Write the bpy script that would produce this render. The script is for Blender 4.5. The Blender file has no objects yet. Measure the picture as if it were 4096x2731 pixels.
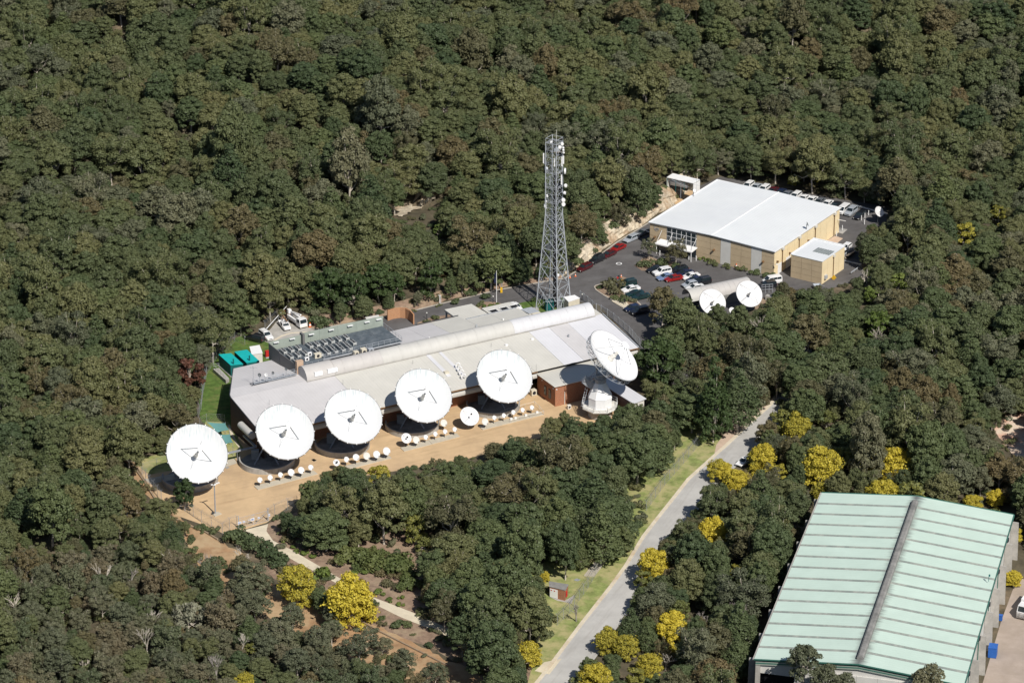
import bpy, math, random
import numpy as np
from mathutils import Vector, Matrix
from math import radians as R, sin, cos, pi
scene = bpy.context.scene
col = scene.collection
rnd = random.Random(7)
npr = np.random.RandomState(7)

# ---------------------------------------------------------------- camera, sky, sun, exposure
CAM_H, PITCH, FOC = 330.0, R(24), 14000.0
cam = bpy.data.cameras.new('camera'); camo = bpy.data.objects.new('camera', cam); col.objects.link(camo)
camo.location = (0, 0, CAM_H); camo.rotation_euler = (pi/2 - PITCH, 0, 0)
cam.sensor_width = 36; cam.lens = FOC/4096*36; cam.clip_start = 5; cam.clip_end = 12000
scene.camera = camo
SUN_EL, SUN_AZ = R(46.8), R(151.4)            # azimuth clockwise from +Y
world = bpy.data.worlds.new('World'); scene.world = world; world.use_nodes = True
wn = world.node_tree; wn.nodes.clear()
sky = wn.nodes.new('ShaderNodeTexSky'); sky.sky_type = 'NISHITA'; sky.sun_disc = False
sky.sun_elevation = SUN_EL; sky.sun_rotation = SUN_AZ; sky.air_density = 1.0; sky.dust_density = 0.6
bg = wn.nodes.new('ShaderNodeBackground'); bg.inputs[1].default_value = 0.066
wo = wn.nodes.new('ShaderNodeOutputWorld')
wn.links.new(sky.outputs[0], bg.inputs[0]); wn.links.new(bg.outputs[0], wo.inputs[0])
sl = bpy.data.lights.new('sun', 'SUN'); sl.energy = 5.0; sl.angle = R(0.5); sl.color = (1.0, 0.95, 0.87)
slo = bpy.data.objects.new('sun', sl); col.objects.link(slo)
SUN = Vector((sin(SUN_AZ)*cos(SUN_EL), cos(SUN_AZ)*cos(SUN_EL), sin(SUN_EL)))
slo.rotation_euler = SUN.to_track_quat('Z', 'Y').to_euler()
slo.location = (100, 300, 500)
scene.view_settings.view_transform = 'Standard'; scene.view_settings.look = 'None'
scene.view_settings.exposure = 0.0; scene.view_settings.gamma = 1.0
scene.cycles.max_bounces = 5; scene.cycles.diffuse_bounces = 2; scene.cycles.transmission_bounces = 3
scene.cycles.transparent_max_bounces = 6

# ---------------------------------------------------------------- survey: picture readings to ground positions
CV = {'N':(0,0,1),'F':(0,0,2352/4096),'R1':(500,1600,2.904),'R2':(1200,1350,2.904),'R3':(1900,1250,2.904),'R4':(800,1150,2.613),
 'R5':(1700,1150,2.613),'R6':(2100,500,1.96),'R7':(2550,650,2.613),'R8':(2300,900,2.94),'S1':(2400,1050,2.613),'S2':(2400,1500,1.2737),
 'S3':(2950,1900,1.8866),'S4':(900,1980,2.088),'S5':(0,1900,1.887),'S6':(2900,1100,1.7425),'S8':(1900,1900,2.614),
 'T1':(2600,640,5.88),'T2':(1650,1100,2.94),'T3':(3250,750,3.92),'T4':(3700,2000,2.144),'T6':(2600,1400,3.137)}
def nat(r, x, y):
    a, b, s = CV[r]; return a + x/s, b + y/s
def at(r, x, y, z=0.0):
    px, py = nat(r, x, y); X = (px-2048)/FOC; Y = -(py-1365.5)/FOC
    d = (X, cos(PITCH)+Y*sin(PITCH), -sin(PITCH)+Y*cos(PITCH)); t = (z-CAM_H)/d[2]
    return Vector((d[0]*t, d[1]*t, z))
def proj(x, y, z):
    zz = z - CAM_H
    dep = y*cos(PITCH) - zz*sin(PITCH); up = y*sin(PITCH) + zz*cos(PITCH)
    return 2048 + FOC*x/dep, 1365.5 - FOC*up/dep
def pts(r, *p, z=0.0): return [at(r, a, b, z) for a, b in p]
U = Vector((0.87238, 0.48883, 0)); V = Vector((-0.48883, 0.87238, 0)); O = Vector((-43.785, 684.018, 0))
def loc(u, v, z=0.0): return O + U*u + V*v + Vector((0, 0, z))
YAW = math.atan2(U.y, U.x)
def inside(p, poly):
    x, y = p; c = False; n = len(poly); j = n-1
    for i in range(n):
        xi, yi = poly[i][0], poly[i][1]; xj, yj = poly[j][0], poly[j][1]
        if (yi > y) != (yj > y) and x < (xj-xi)*(y-yi)/(yj-yi)+xi: c = not c
        j = i
    return c

# ---------------------------------------------------------------- materials
def mat(name, color, rough=0.7, var=0.12, scale=0.5, metal=0.0, bump=0.0, bscale=8.0, spec=0.3, c2=None, fac=0.5, detail=6, world_co=True, tint=None):
    """procedural surface: base colour broken by two noises, optional second colour in patches and fine relief"""
    m = bpy.data.materials.new(name); m.use_nodes = True; nt = m.node_tree; N = nt.nodes; L = nt.links
    b = N['Principled BSDF']; b.inputs['Roughness'].default_value = rough; b.inputs['Metallic'].default_value = metal
    b.inputs['Specular IOR Level'].default_value = spec
    if world_co:
        g = N.new('ShaderNodeNewGeometry'); co = g.outputs['Position']
    else:
        g = N.new('ShaderNodeTexCoord'); co = g.outputs['Object']
    n1 = N.new('ShaderNodeTexNoise'); n1.inputs['Scale'].default_value = scale; n1.inputs['Detail'].default_value = detail; n1.inputs['Roughness'].default_value = 0.65
    L.new(co, n1.inputs['Vector'])
    rp = N.new('ShaderNodeValToRGB'); L.new(n1.outputs['Fac'], rp.inputs['Fac'])
    c = Vector(color)
    e = rp.color_ramp.elements
    e[0].position = 0.3; e[1].position = 0.7
    a = c*(1-var*1.6); d = c*(1+var*1.2)
    e[0].color = (*a, 1); e[1].color = (*d, 1)
    out = rp.outputs['Color']
    if c2:
        n2 = N.new('ShaderNodeTexNoise'); n2.inputs['Scale'].default_value = scale*0.35; n2.inputs['Detail'].default_value = 8; n2.inputs['Roughness'].default_value = 0.7
        L.new(co, n2.inputs['Vector'])
        r2 = N.new('ShaderNodeValToRGB'); r2.color_ramp.elements[0].position = max(0, fac-0.08); r2.color_ramp.elements[1].position = fac+0.08
        L.new(n2.outputs['Fac'], r2.inputs['Fac'])
        mx = N.new('ShaderNodeMix'); mx.data_type = 'RGBA'; L.new(r2.outputs['Color'], mx.inputs[0])
        L.new(out, mx.inputs[6]); mx.inputs[7].default_value = (*c2, 1); out = mx.outputs[2]
    L.new(out, b.inputs['Base Color'])
    if bump:
        n3 = N.new('ShaderNodeTexNoise'); n3.inputs['Scale'].default_value = bscale; n3.inputs['Detail'].default_value = 4
        L.new(co, n3.inputs['Vector']); bp = N.new('ShaderNodeBump'); bp.inputs['Strength'].default_value = 0.8; bp.inputs['Distance'].default_value = bump
        L.new(n3.outputs['Fac'], bp.inputs['Height']); L.new(bp.outputs[0], b.inputs['Normal'])
    return m
def stripes(m, ang, pitch, amt=0.12, width=0.12, seam=None):
    """dark or light seams at a regular pitch along a world direction, multiplied into the base colour (sheet joints)"""
    nt = m.node_tree; N = nt.nodes; L = nt.links; b = N['Principled BSDF']
    src = b.inputs['Base Color'].links[0].from_socket
    g = N.new('ShaderNodeNewGeometry'); dt = N.new('ShaderNodeVectorMath'); dt.operation = 'DOT_PRODUCT'
    L.new(g.outputs['Position'], dt.inputs[0]); dt.inputs[1].default_value = (cos(ang)/pitch, sin(ang)/pitch, 0)
    fr = N.new('ShaderNodeMath'); fr.operation = 'FRACT'; L.new(dt.outputs['Value'], fr.inputs[0])
    lt = N.new('ShaderNodeMath'); lt.operation = 'LESS_THAN'; L.new(fr.outputs[0], lt.inputs[0]); lt.inputs[1].default_value = width
    ml = N.new('ShaderNodeMath'); ml.operation = 'MULTIPLY'; L.new(lt.outputs[0], ml.inputs[0]); ml.inputs[1].default_value = amt
    mx = N.new('ShaderNodeMix'); mx.data_type = 'RGBA'; L.new(ml.outputs[0], mx.inputs[0]); L.new(src, mx.inputs[6])
    mx.inputs[7].default_value = seam or (0.05, 0.05, 0.05, 1); L.new(mx.outputs[2], b.inputs['Base Color'])
    return m
M = {}
M['roof_grey'] = stripes(mat('roof_grey', (0.555,0.54,0.545), 0.55, 0.04, 0.25), YAW, 0.76, 0.10, 0.10)
M['roof_cream'] = stripes(mat('roof_cream', (0.575,0.56,0.515), 0.55, 0.04, 0.25), YAW, 0.76, 0.10, 0.10)
M['roof_new'] = stripes(mat('roof_new', (0.63,0.63,0.66), 0.5, 0.03, 0.25), YAW, 0.76, 0.10, 0.10)
M['vault_cream'] = stripes(mat('vault_cream', (0.50,0.49,0.465), 0.5, 0.04, 0.4), YAW, 1.2, 0.06, 0.05)
M['vault_grey'] = mat('vault_grey', (0.47,0.45,0.435), 0.5, 0.04, 0.4)
M['vault_new'] = stripes(mat('vault_new', (0.57,0.57,0.59), 0.5, 0.03, 0.4), YAW, 1.2, 0.12, 0.05)
M['white_paint'] = mat('white_paint', (0.80,0.80,0.80), 0.45, 0.03, 0.6)
M['dish_white'] = mat('dish_white', (0.68,0.68,0.69), 0.4, 0.02, 1.2)
M['dish_bright'] = mat('dish_bright', (0.78,0.78,0.79), 0.4, 0.02, 1.2)
M['dish_back'] = mat('dish_back', (0.55,0.56,0.58), 0.5, 0.05, 1.2)
M['off_white'] = mat('off_white', (0.66,0.64,0.59), 0.55, 0.06, 0.8)
M['cream_box'] = mat('cream_box', (0.62,0.57,0.46), 0.6, 0.06, 1.0)
M['steel'] = mat('steel', (0.36,0.38,0.41), 0.5, 0.15, 2.0, metal=0.25)
M['steel_light'] = mat('steel_light', (0.47,0.50,0.54), 0.45, 0.1, 2.0, metal=0.2)
M['steel_dark'] = mat('steel_dark', (0.045,0.05,0.06), 0.6, 0.15, 2.0)
M['platform_deck'] = mat('platform_deck', (0.085,0.105,0.125), 0.7, 0.2, 1.2, c2=(0.14,0.16,0.18), fac=0.55)
M['screen_green'] = mat('screen_green', (0.30,0.34,0.30), 0.65, 0.08, 0.6)
M['screen_grey'] = mat('screen_grey', (0.155,0.15,0.15), 0.65, 0.06, 0.5)
M['tan_post'] = mat('tan_post', (0.50,0.36,0.26), 0.7, 0.06, 1)
M['condenser_case'] = mat('condenser_case', (0.46,0.47,0.46), 0.55, 0.1, 2)
M['fan_dark'] = mat('fan_dark', (0.02,0.022,0.03), 0.5, 0.1, 2)
M['ac_case'] = mat('ac_case', (0.30,0.31,0.31), 0.55, 0.12, 2)
def brickmat(name, ca, cb, mortar):
    m = mat(name, ca, 0.85, 0.15, 1.2); nt = m.node_tree; N = nt.nodes; L = nt.links; b = N['Principled BSDF']
    g = N.new('ShaderNodeNewGeometry'); sp = N.new('ShaderNodeSeparateXYZ'); L.new(g.outputs['Position'], sp.inputs[0])
    ad = N.new('ShaderNodeMath'); ad.operation = 'ADD'; L.new(sp.outputs[0], ad.inputs[0]); L.new(sp.outputs[1], ad.inputs[1])
    cb_ = N.new('ShaderNodeCombineXYZ'); L.new(ad.outputs[0], cb_.inputs[0]); L.new(sp.outputs[2], cb_.inputs[1])
    br = N.new('ShaderNodeTexBrick'); L.new(cb_.outputs[0], br.inputs['Vector']); br.inputs['Scale'].default_value = 1.0
    br.inputs['Brick Width'].default_value = 0.30; br.inputs['Row Height'].default_value = 0.11; br.inputs['Mortar Size'].default_value = 0.012
    br.inputs['Color1'].default_value = (*ca,1); br.inputs['Color2'].default_value = (*cb,1); br.inputs['Mortar'].default_value = (*mortar,1)
    L.new(br.outputs['Color'], b.inputs['Base Color']); return m
M['brick'] = brickmat('brick', (0.40,0.15,0.075), (0.28,0.10,0.05), (0.34,0.24,0.17))
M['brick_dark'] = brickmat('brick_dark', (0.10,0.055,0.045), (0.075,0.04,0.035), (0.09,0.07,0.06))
M['brick_orange'] = brickmat('brick_orange', (0.50,0.25,0.12), (0.40,0.19,0.10), (0.42,0.3,0.2))
M['glass_dark'] = mat('glass_dark', (0.02,0.03,0.035), 0.12, 0.3, 0.6, spec=0.6)
M['concrete'] = mat('concrete', (0.42,0.40,0.37), 0.85, 0.12, 0.6, bump=0.02, c2=(0.30,0.29,0.27), fac=0.56)
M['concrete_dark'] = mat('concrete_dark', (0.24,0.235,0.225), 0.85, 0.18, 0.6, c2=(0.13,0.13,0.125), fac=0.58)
M['slab'] = mat('slab', (0.50,0.45,0.36), 0.85, 0.08, 0.6, c2=(0.38,0.35,0.30), fac=0.62)
M['asphalt'] = mat('asphalt', (0.105,0.10,0.10), 0.9, 0.10, 0.25, c2=(0.135,0.13,0.13), fac=0.55, detail=9)
M['road_old'] = mat('road_old', (0.46,0.45,0.43), 0.9, 0.08, 0.2, c2=(0.39,0.38,0.365), fac=0.54, detail=9)
M['kerb'] = mat('kerb', (0.46,0.42,0.36), 0.85, 0.1, 0.8)
M['kerb_pale'] = mat('kerb_pale', (0.62,0.55,0.43), 0.85, 0.1, 0.4, c2=(0.5,0.38,0.25), fac=0.6)
M['gravel'] = mat('gravel', (0.57,0.405,0.238), 0.95, 0.10, 0.16, c2=(0.45,0.32,0.195), fac=0.575, bump=0.03, bscale=9, detail=12)
def tracks(m, ang, pitch, amt):
    """worn wheel tracks and drag marks running one way"""
    nt = m.node_tree; N = nt.nodes; L = nt.links; b = N['Principled BSDF']; src = b.inputs['Base Color'].links[0].from_socket
    g = N.new('ShaderNodeNewGeometry'); mp = N.new('ShaderNodeMapping'); mp.vector_type = 'POINT'; mp.inputs['Rotation'].default_value = (0,0,-ang); L.new(g.outputs['Position'], mp.inputs[0])
    m2 = N.new('ShaderNodeMapping'); m2.inputs['Scale'].default_value = (.05,1/pitch,1); L.new(mp.outputs[0], m2.inputs[0])
    n = N.new('ShaderNodeTexNoise'); n.inputs['Scale'].default_value = 1.0; n.inputs['Detail'].default_value = 7; n.inputs['Roughness'].default_value = .7; L.new(m2.outputs[0], n.inputs['Vector'])
    r = N.new('ShaderNodeValToRGB'); r.color_ramp.elements[0].position = .50; r.color_ramp.elements[1].position = .68; L.new(n.outputs['Fac'], r.inputs[0])
    ml = N.new('ShaderNodeMath'); ml.operation = 'MULTIPLY'; L.new(r.outputs[0], ml.inputs[0]); ml.inputs[1].default_value = amt
    mx = N.new('ShaderNodeMix'); mx.data_type = 'RGBA'; mx.blend_type = 'MULTIPLY'; L.new(ml.outputs[0], mx.inputs[0]); L.new(src, mx.inputs[6]); mx.inputs[7].default_value = (.60,.56,.53,1); L.new(mx.outputs[2], b.inputs['Base Color'])
tracks(M['road_old'], math.atan2(1,.42), 1.8, .35); tracks(M['asphalt'], YAW, 3.0, .4)
tracks(M['gravel'], YAW, 1.8, .42)
M['path'] = mat('path', (0.62,0.55,0.42), 0.9, 0.08, 0.5, c2=(0.50,0.44,0.34), fac=0.6)
M['paver'] = mat('paver', (0.52,0.40,0.31), 0.9, 0.08, 0.6)
M['grass'] = mat('grass', (0.225,0.265,0.085), 0.95, 0.25, 0.6, c2=(0.38,0.345,0.165), fac=0.51, bump=0.05, bscale=5, detail=10)
M['grass_green'] = mat('grass_green', (0.085,0.145,0.03), 0.95, 0.3, 0.8, c2=(0.16,0.17,0.055), fac=0.58, bump=0.08, bscale=4, detail=10)
M['mulch'] = mat('mulch', (0.26,0.18,0.13), 0.95, 0.25, 0.8, c2=(0.33,0.25,0.17), fac=0.55, bump=0.05, bscale=6, detail=12)
M['soil'] = mat('soil', (0.36,0.22,0.12), 0.95, 0.2, 0.35, c2=(0.44,0.32,0.19), fac=0.52, bump=0.06, bscale=4, detail=12)
M['red_soil'] = mat('red_soil', (0.60,0.34,0.24), 0.95, 0.2, 0.5, c2=(0.66,0.55,0.44), fac=0.5, detail=12)
M['forest_floor'] = mat('forest_floor', (0.10,0.085,0.055), 1.0, 0.3, 0.25, c2=(0.22,0.165,0.11), fac=0.60, detail=12)
M['rock'] = mat('rock', (0.55,0.48,0.37), 0.95, 0.3, 0.7, c2=(0.36,0.26,0.17), fac=0.52, bump=0.3, bscale=2.2, detail=12)
M['rock_grey'] = mat('rock_grey', (0.36,0.30,0.24), 0.95, 0.3, 0.8, c2=(0.48,0.42,0.34), fac=0.55, bump=0.25, bscale=2.5, detail=12)
M['teal'] = mat('teal', (0.012,0.40,0.40), 0.55, 0.06, 1.0)
M['teal_dark'] = mat('teal_dark', (0.01,0.12,0.12), 0.6, 0.06, 1.0)
M['sail'] = mat('sail', (0.13,0.30,0.29), 0.8, 0.05, 0.8)
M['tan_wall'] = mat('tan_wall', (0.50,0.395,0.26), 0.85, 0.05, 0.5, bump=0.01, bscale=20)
M['tan_wall_sunlit'] = mat('tan_wall_sunlit', (0.80,0.66,0.42), 0.8, 0.04, 0.4)  # brighter copy of the tan wall: sunlight on the right-hand sides put into the colour
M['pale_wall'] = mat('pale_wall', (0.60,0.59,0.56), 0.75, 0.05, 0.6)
M['joint'] = mat('joint', (0.55,0.46,0.32), 0.85, 0.05, 1)
M['roof_white'] = stripes(mat('roof_white', (0.73,0.75,0.76), 0.42, 0.025, 0.12, c2=(0.68,0.70,0.72), fac=0.55), R(-32.5), 0.8, 0.09, 0.12)
M['grate'] = mat('grate', (0.30,0.33,0.33), 0.5, 0.1, 1, metal=0.3)
M['rust'] = mat('rust', (0.20,0.11,0.05), 0.8, 0.2, 2)
M['gun'] = mat('gun', (0.12,0.13,0.14), 0.5, 0.1, 2)
M['black'] = mat('black', (0.012,0.012,0.014), 0.6, 0.1, 2)
M['tyre'] = mat('tyre', (0.02,0.02,0.02), 0.85, 0.1, 3)
M['chrome'] = mat('chrome', (0.6,0.6,0.6), 0.25, 0.05, 3, metal=0.8)
M['lamp_glass'] = mat('lamp_glass', (0.75,0.75,0.7), 0.15, 0.05, 3, spec=0.8)
M['lamp_red'] = mat('lamp_red', (0.35,0.01,0.01), 0.3, 0.05, 3)
M['orange'] = mat('orange', (0.75,0.16,0.03), 0.6, 0.05, 3)
M['red'] = mat('red', (0.5,0.03,0.025), 0.5, 0.08, 2)
M['yellow'] = mat('yellow', (0.75,0.45,0.03), 0.5, 0.05, 2)
M['blue'] = mat('blue', (0.03,0.12,0.42), 0.5, 0.08, 2)
M['wood'] = mat('wood', (0.30,0.23,0.16), 0.9, 0.15, 2)
M['bark'] = mat('bark', (0.30,0.26,0.21), 0.9, 0.3, 1.5, world_co=False)
M['bark_white'] = mat('bark_white', (0.52,0.47,0.40), 0.85, 0.2, 1.5, world_co=False)
def carpaint(name, c):
    m = mat(name, c, 0.28, 0.02, 2, spec=0.6); b = m.node_tree.nodes['Principled BSDF']; b.inputs['Coat Weight'].default_value = 0.6; b.inputs['Coat Roughness'].default_value = 0.08
    return m
PAINT = {k: carpaint('paint_'+k, c) for k, c in dict(white=(0.78,0.78,0.78), black=(0.012,0.013,0.018), maroon=(0.075,0.008,0.012), red=(0.26,0.012,0.012),
    silver=(0.36,0.39,0.43), blue_grey=(0.16,0.22,0.36), navy=(0.012,0.02,0.055), dark_green=(0.008,0.03,0.03), grey=(0.13,0.14,0.16)).items()}
# soot stain either side of the ridge of the green shed is added below

# ---------------------------------------------------------------- object helpers
XF = {}
def tag(o, label=None, cat=None, group=None, kind=None):
    if label: o['label'] = label
    if cat: o['category'] = cat
    if group: o['group'] = group
    if kind: o['kind'] = kind
    return o
def thing(name, label, cat, loc_=(0,0,0), rz=0.0, group=None):
    o = bpy.data.objects.new(name, None); col.objects.link(o); o.empty_display_size = 0.3
    o.location = loc_; o.rotation_euler = (0, 0, rz); tag(o, label, cat, group)
    XF[o.name] = (Matrix.Translation(Vector(loc_)) @ Matrix.Rotation(rz, 4, 'Z')).inverted()
    return o
def link(name, me, parent=None, m=None):
    o = bpy.data.objects.new(name, me); col.objects.link(o)
    if parent is not None: o.parent = parent
    if m is not None:
        if len(o.material_slots) == 0: me.materials.append(m)
    return o
class MB:
    def __init__(s): s.v = []; s.f = []
    def add(s, vs, fs):
        n = len(s.v); s.v += [tuple(p) for p in vs]; s.f += [tuple(i+n for i in f) for f in fs]; return s
    def box(s, c, size, ax=None, ay=None, az=None):
        ax = ax or Vector((1,0,0)); ay = ay or Vector((0,1,0)); az = az or Vector((0,0,1)); c = Vector(c)
        x, y, z = [q/2 for q in size]
        vs = [c+ax*(x*i)+ay*(y*j)+az*(z*k) for k in (-1,1) for j in (-1,1) for i in (-1,1)]
        return s.add(vs, [(0,2,3,1),(4,5,7,6),(0,1,5,4),(2,6,7,3),(0,4,6,2),(1,3,7,5)])
    def bar(s, a, b, r=0.05, n=4, r2=None):
        a = Vector(a); b = Vector(b); d = b-a
        if d.length < 1e-6: return s
        d.normalize(); t = Vector((0,0,1)) if abs(d.z) < 0.9 else Vector((1,0,0)); x = d.cross(t).normalized(); y = d.cross(x)
        r2 = r if r2 is None else r2
        vs = [a + (x*cos(2*pi*i/n+pi/n)+y*sin(2*pi*i/n+pi/n))*r for i in range(n)] + [b + (x*cos(2*pi*i/n+pi/n)+y*sin(2*pi*i/n+pi/n))*r2 for i in range(n)]
        fs = [(i,(i+1)%n,n+(i+1)%n,n+i) for i in range(n)] + [tuple(range(n))[::-1], tuple(range(n,2*n))]
        return s.add(vs, fs)
    def prism(s, poly, z0, z1):
        """poly: list of points; z0/z1 numbers or lists"""
        n = len(poly); Z0 = z0 if isinstance(z0, (list,tuple)) else [z0]*n; Z1 = z1 if isinstance(z1, (list,tuple)) else [z1]*n
        vs = [(p[0],p[1],Z0[i]) for i,p in enumerate(poly)] + [(p[0],p[1],Z1[i]) for i,p in enumerate(poly)]
        fs = [(i,(i+1)%n,n+(i+1)%n,n+i) for i in range(n)] + [tuple(range(n))[::-1], tuple(range(n,2*n))]
        return s.add(vs, fs)
    def lathe(s, c, prof, n=24, axis=None, a0=0, a1=2*pi):
        c = Vector(c); az = Vector(axis or (0,0,1)).normalized(); t = Vector((0,0,1)) if abs(az.z) < 0.9 else Vector((0,1,0))
        ax = t.cross(az).normalized(); ay = az.cross(ax); full = abs(a1-a0-2*pi) < 1e-6; m = n if full else n+1
        vs = []; fs = []
        for r, z in prof:
            for i in range(m):
                a = a0+(a1-a0)*i/n; vs.append(c+ax*(r*cos(a))+ay*(r*sin(a))+az*z)
        for k in range(len(prof)-1):
            for i in range(n):
                j = (i+1) % m; fs.append((k*m+i,k*m+j,(k+1)*m+j,(k+1)*m+i))
        return s.add(vs, fs)
    def build(s, name, m, parent=None, world=True, smooth=False, **tg):
        me = bpy.data.meshes.new(name)
        vs = s.v
        if parent is not None and world:
            root = parent
            while root.parent is not None: root = root.parent
            X = XF[root.name]; vs = [X @ Vector(p) for p in vs]
        me.from_pydata([tuple(p) for p in vs], [], s.f); me.materials.append(m)
        if smooth: me.polygons.foreach_set('use_smooth', [True]*len(me.polygons))
        me.update(); o = link(name, me, parent); tag(o, **tg); return o
def children(o): return [c for c in bpy.data.objects if c.parent is o]
def copy_tree(o, parent=None, kids=None):
    c = o.copy(); col.objects.link(c)
    if parent is not None: c.parent = parent
    for ch in KIDS[o.name] if o.name in KIDS else (): copy_tree(ch, c)
    return c
KIDS = {}
def index_kids():
    KIDS.clear()
    for o in bpy.data.objects:
        if o.parent is not None: KIDS.setdefault(o.parent.name, []).append(o)
def dense(poly, step=1.5, jit=0.0, closed=True):
    out = []; n = len(poly)
    for i in range(n if closed else n-1):
        a = Vector(poly[i]); b = Vector(poly[(i+1)%n]); k = max(1, int((b-a).length/step))
        for j in range(k):
            p = a.lerp(b, j/k)
            if jit: p = p + Vector((rnd.uniform(-jit,jit), rnd.uniform(-jit,jit), 0))
            out.append(p)
    if not closed: out.append(Vector(poly[-1]))
    return out
LV = 0.0
def sheet(name, poly, z, m, jit=0.0, step=1.5):
    """a flat laid surface with real (ragged when jittered) outline"""
    p = dense(poly, step, jit) if jit else [Vector(q) for q in poly]
    me = bpy.data.meshes.new(name); import bmesh
    bm = bmesh.new(); vs = [bm.verts.new((q.x, q.y, z)) for q in p]
    es = [bm.edges.new((vs[i], vs[(i+1)%len(vs)])) for i in range(len(vs))]
    bmesh.ops.triangle_fill(bm, edges=es, use_beauty=True); 
    for f in bm.faces:
        f.normal_update()
        if f.normal.z < 0: f.normal_flip()
    bm.to_mesh(me); bm.free(); me.materials.append(m)
    o = link(name, me); o['kind'] = 'structure'; return o
def drape(name, poly, dz, m, step=1.2):
    """a surface that follows the terrain"""
    x0 = min(p[0] for p in poly); x1 = max(p[0] for p in poly); y0 = min(p[1] for p in poly); y1 = max(p[1] for p in poly)
    nx_ = int((x1-x0)/step)+2; ny_ = int((y1-y0)/step)+2; vs = []; fs = []
    for j in range(ny_):
        for i in range(nx_):
            x = x0+i*step+rnd.uniform(-.3,.3)*step; y = y0+j*step+rnd.uniform(-.3,.3)*step; vs.append((x, y, 0))
    X_ = np.array(vs); Z_ = tz(X_[:,0], X_[:,1])+dz; vs = [(a[0],a[1],float(z)) for a, z in zip(vs, Z_)]
    for j in range(ny_-1):
        for i in range(nx_-1):
            a = j*nx_+i; c = ((vs[a][0]+vs[a+nx_+1][0])/2, (vs[a][1]+vs[a+nx_+1][1])/2)
            if inside(c, [(p[0],p[1]) for p in poly]): fs.append((a,a+1,a+nx_+1,a+nx_))
    b = MB(); b.add(vs, fs); o = b.build(name, m); o['kind'] = 'structure'; return o
def ribbon(name, line, w, z0, z1, m, kind='structure', parent=None):
    """a kerb / wall along a polyline"""
    mb = MB(); P_ = [Vector((p[0],p[1],0)) for p in line]
    L_, R_ = [], []
    for i, p in enumerate(P_):
        a = P_[max(0,i-1)]; b = P_[min(len(P_)-1,i+1)]; d = (b-a).normalized(); nrm = Vector((-d.y,d.x,0))
        L_.append(p+nrm*w/2); R_.append(p-nrm*w/2)
    for i in range(len(P_)-1):
        mb.add([(*L_[i].xy,z0),(*R_[i].xy,z0),(*R_[i+1].xy,z0),(*L_[i+1].xy,z0),(*L_[i].xy,z1),(*R_[i].xy,z1),(*R_[i+1].xy,z1),(*L_[i+1].xy,z1)],
               [(4,5,6,7),(0,1,5,4),(2,3,7,6),(1,2,6,5),(3,0,4,7)])
    o = mb.build(name, m, parent)
    if parent is None: o['kind'] = kind
    return o
# ---------------------------------------------------------------- terrain
CUT = [(640,738,0.8),(720,754,0.9),(760,747,1.0),(905,722,1.0),(1000,698,1.1),(1140,664,1.2),(1230,648,1.4),(1290,638,2.2),(1345,604,3.2),(1410,555,3.6),(1500,500,4.0),(1545,468,4.0),(1600,428,3.5)]
CUTP = np.array([[*at('F',a,b).xy, h] for a,b,h in CUT])
FLAT = [(-400,450),(400,450),(400,745),(135,800),(112,852),(76,884),(52,872)] + [tuple(p[:2]) for p in CUTP[::-1]] + [(-90,742),(-400,700)]
def segdist(X, Y, a, b):
    ax, ay = a; bx, by = b; dx, dy = bx-ax, by-ay; t = np.clip(((X-ax)*dx+(Y-ay)*dy)/(dx*dx+dy*dy), 0, 1)
    return np.hypot(X-ax-t*dx, Y-ay-t*dy), t, (dx*(Y-ay)-dy*(X-ax))
def ss(a, b, x):
    t = np.clip((x-a)/(b-a), 0, 1); return t*t*(3-2*t)
def inpoly_np(X, Y, poly):
    c = np.zeros(X.shape, bool); n = len(poly); j = n-1
    for i in range(n):
        xi, yi = poly[i]; xj, yj = poly[j]
        if yi != yj:
            c ^= ((yi > Y) != (yj > Y)) & (X < (xj-xi)*(Y-yi)/(yj-yi)+xi)
        j = i
    return c
def tz(X, Y):
    X = np.asarray(X, float); Y = np.asarray(Y, float)
    dm = np.full(X.shape, 1e9); hh = np.zeros(X.shape); sd = np.zeros(X.shape)
    for i in range(len(CUTP)-1):
        d, t, s = segdist(X, Y, CUTP[i,:2], CUTP[i+1,:2]); q = d < dm
        dm = np.where(q, d, dm); hh = np.where(q, CUTP[i,2]*(1-t)+CUTP[i+1,2]*t, hh); sd = np.where(q, s, sd)
    din = np.full(X.shape, 1e9)
    for i in range(len(FLAT)):
        d, t, s = segdist(X, Y, FLAT[i], FLAT[(i+1)%len(FLAT)]); din = np.minimum(din, d)
    out = np.where(inpoly_np(X, Y, FLAT), 0, din)
    raise_ = np.where(sd > 0, hh*ss(1.6, 3.6, dm)*(out > 0), 0)
    w = ss(6, 90, out)
    n = 2.2*np.sin(X*0.11+np.sin(Y*.05)*2)*np.sin(Y*0.085+X*.03)+3.2*np.sin(X*0.041+Y*0.017+1)+2.6*np.sin(Y*0.058-X*0.023)+1.8*np.sin(X*0.09+Y*0.07)+1.2*np.sin(X*0.16-Y*0.13+2)
    return raise_ + w*(n+3.0) + 0.03*np.clip(out,0,300)*w
xs = np.concatenate([[-5000,-2500,-1200,-600,-350,-260], np.arange(-215,216,2.4), [260,350,600,1200,2500,5000]])
ys = np.concatenate([[-1000,0,300,430,480], np.arange(515,1090,2.4), [1130,1200,1300,1600,2500,5000,9000]])
GX, GY = np.meshgrid(xs, ys); GZ = tz(GX, GY)
nx, ny = len(xs), len(ys)
me = bpy.data.meshes.new('ground'); vv = np.stack([GX.ravel(), GY.ravel(), GZ.ravel()], 1)
idx = np.arange(nx*ny).reshape(ny, nx)
fq = np.stack([idx[:-1,:-1].ravel(), idx[:-1,1:].ravel(), idx[1:,1:].ravel(), idx[1:,:-1].ravel()], 1)
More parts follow.
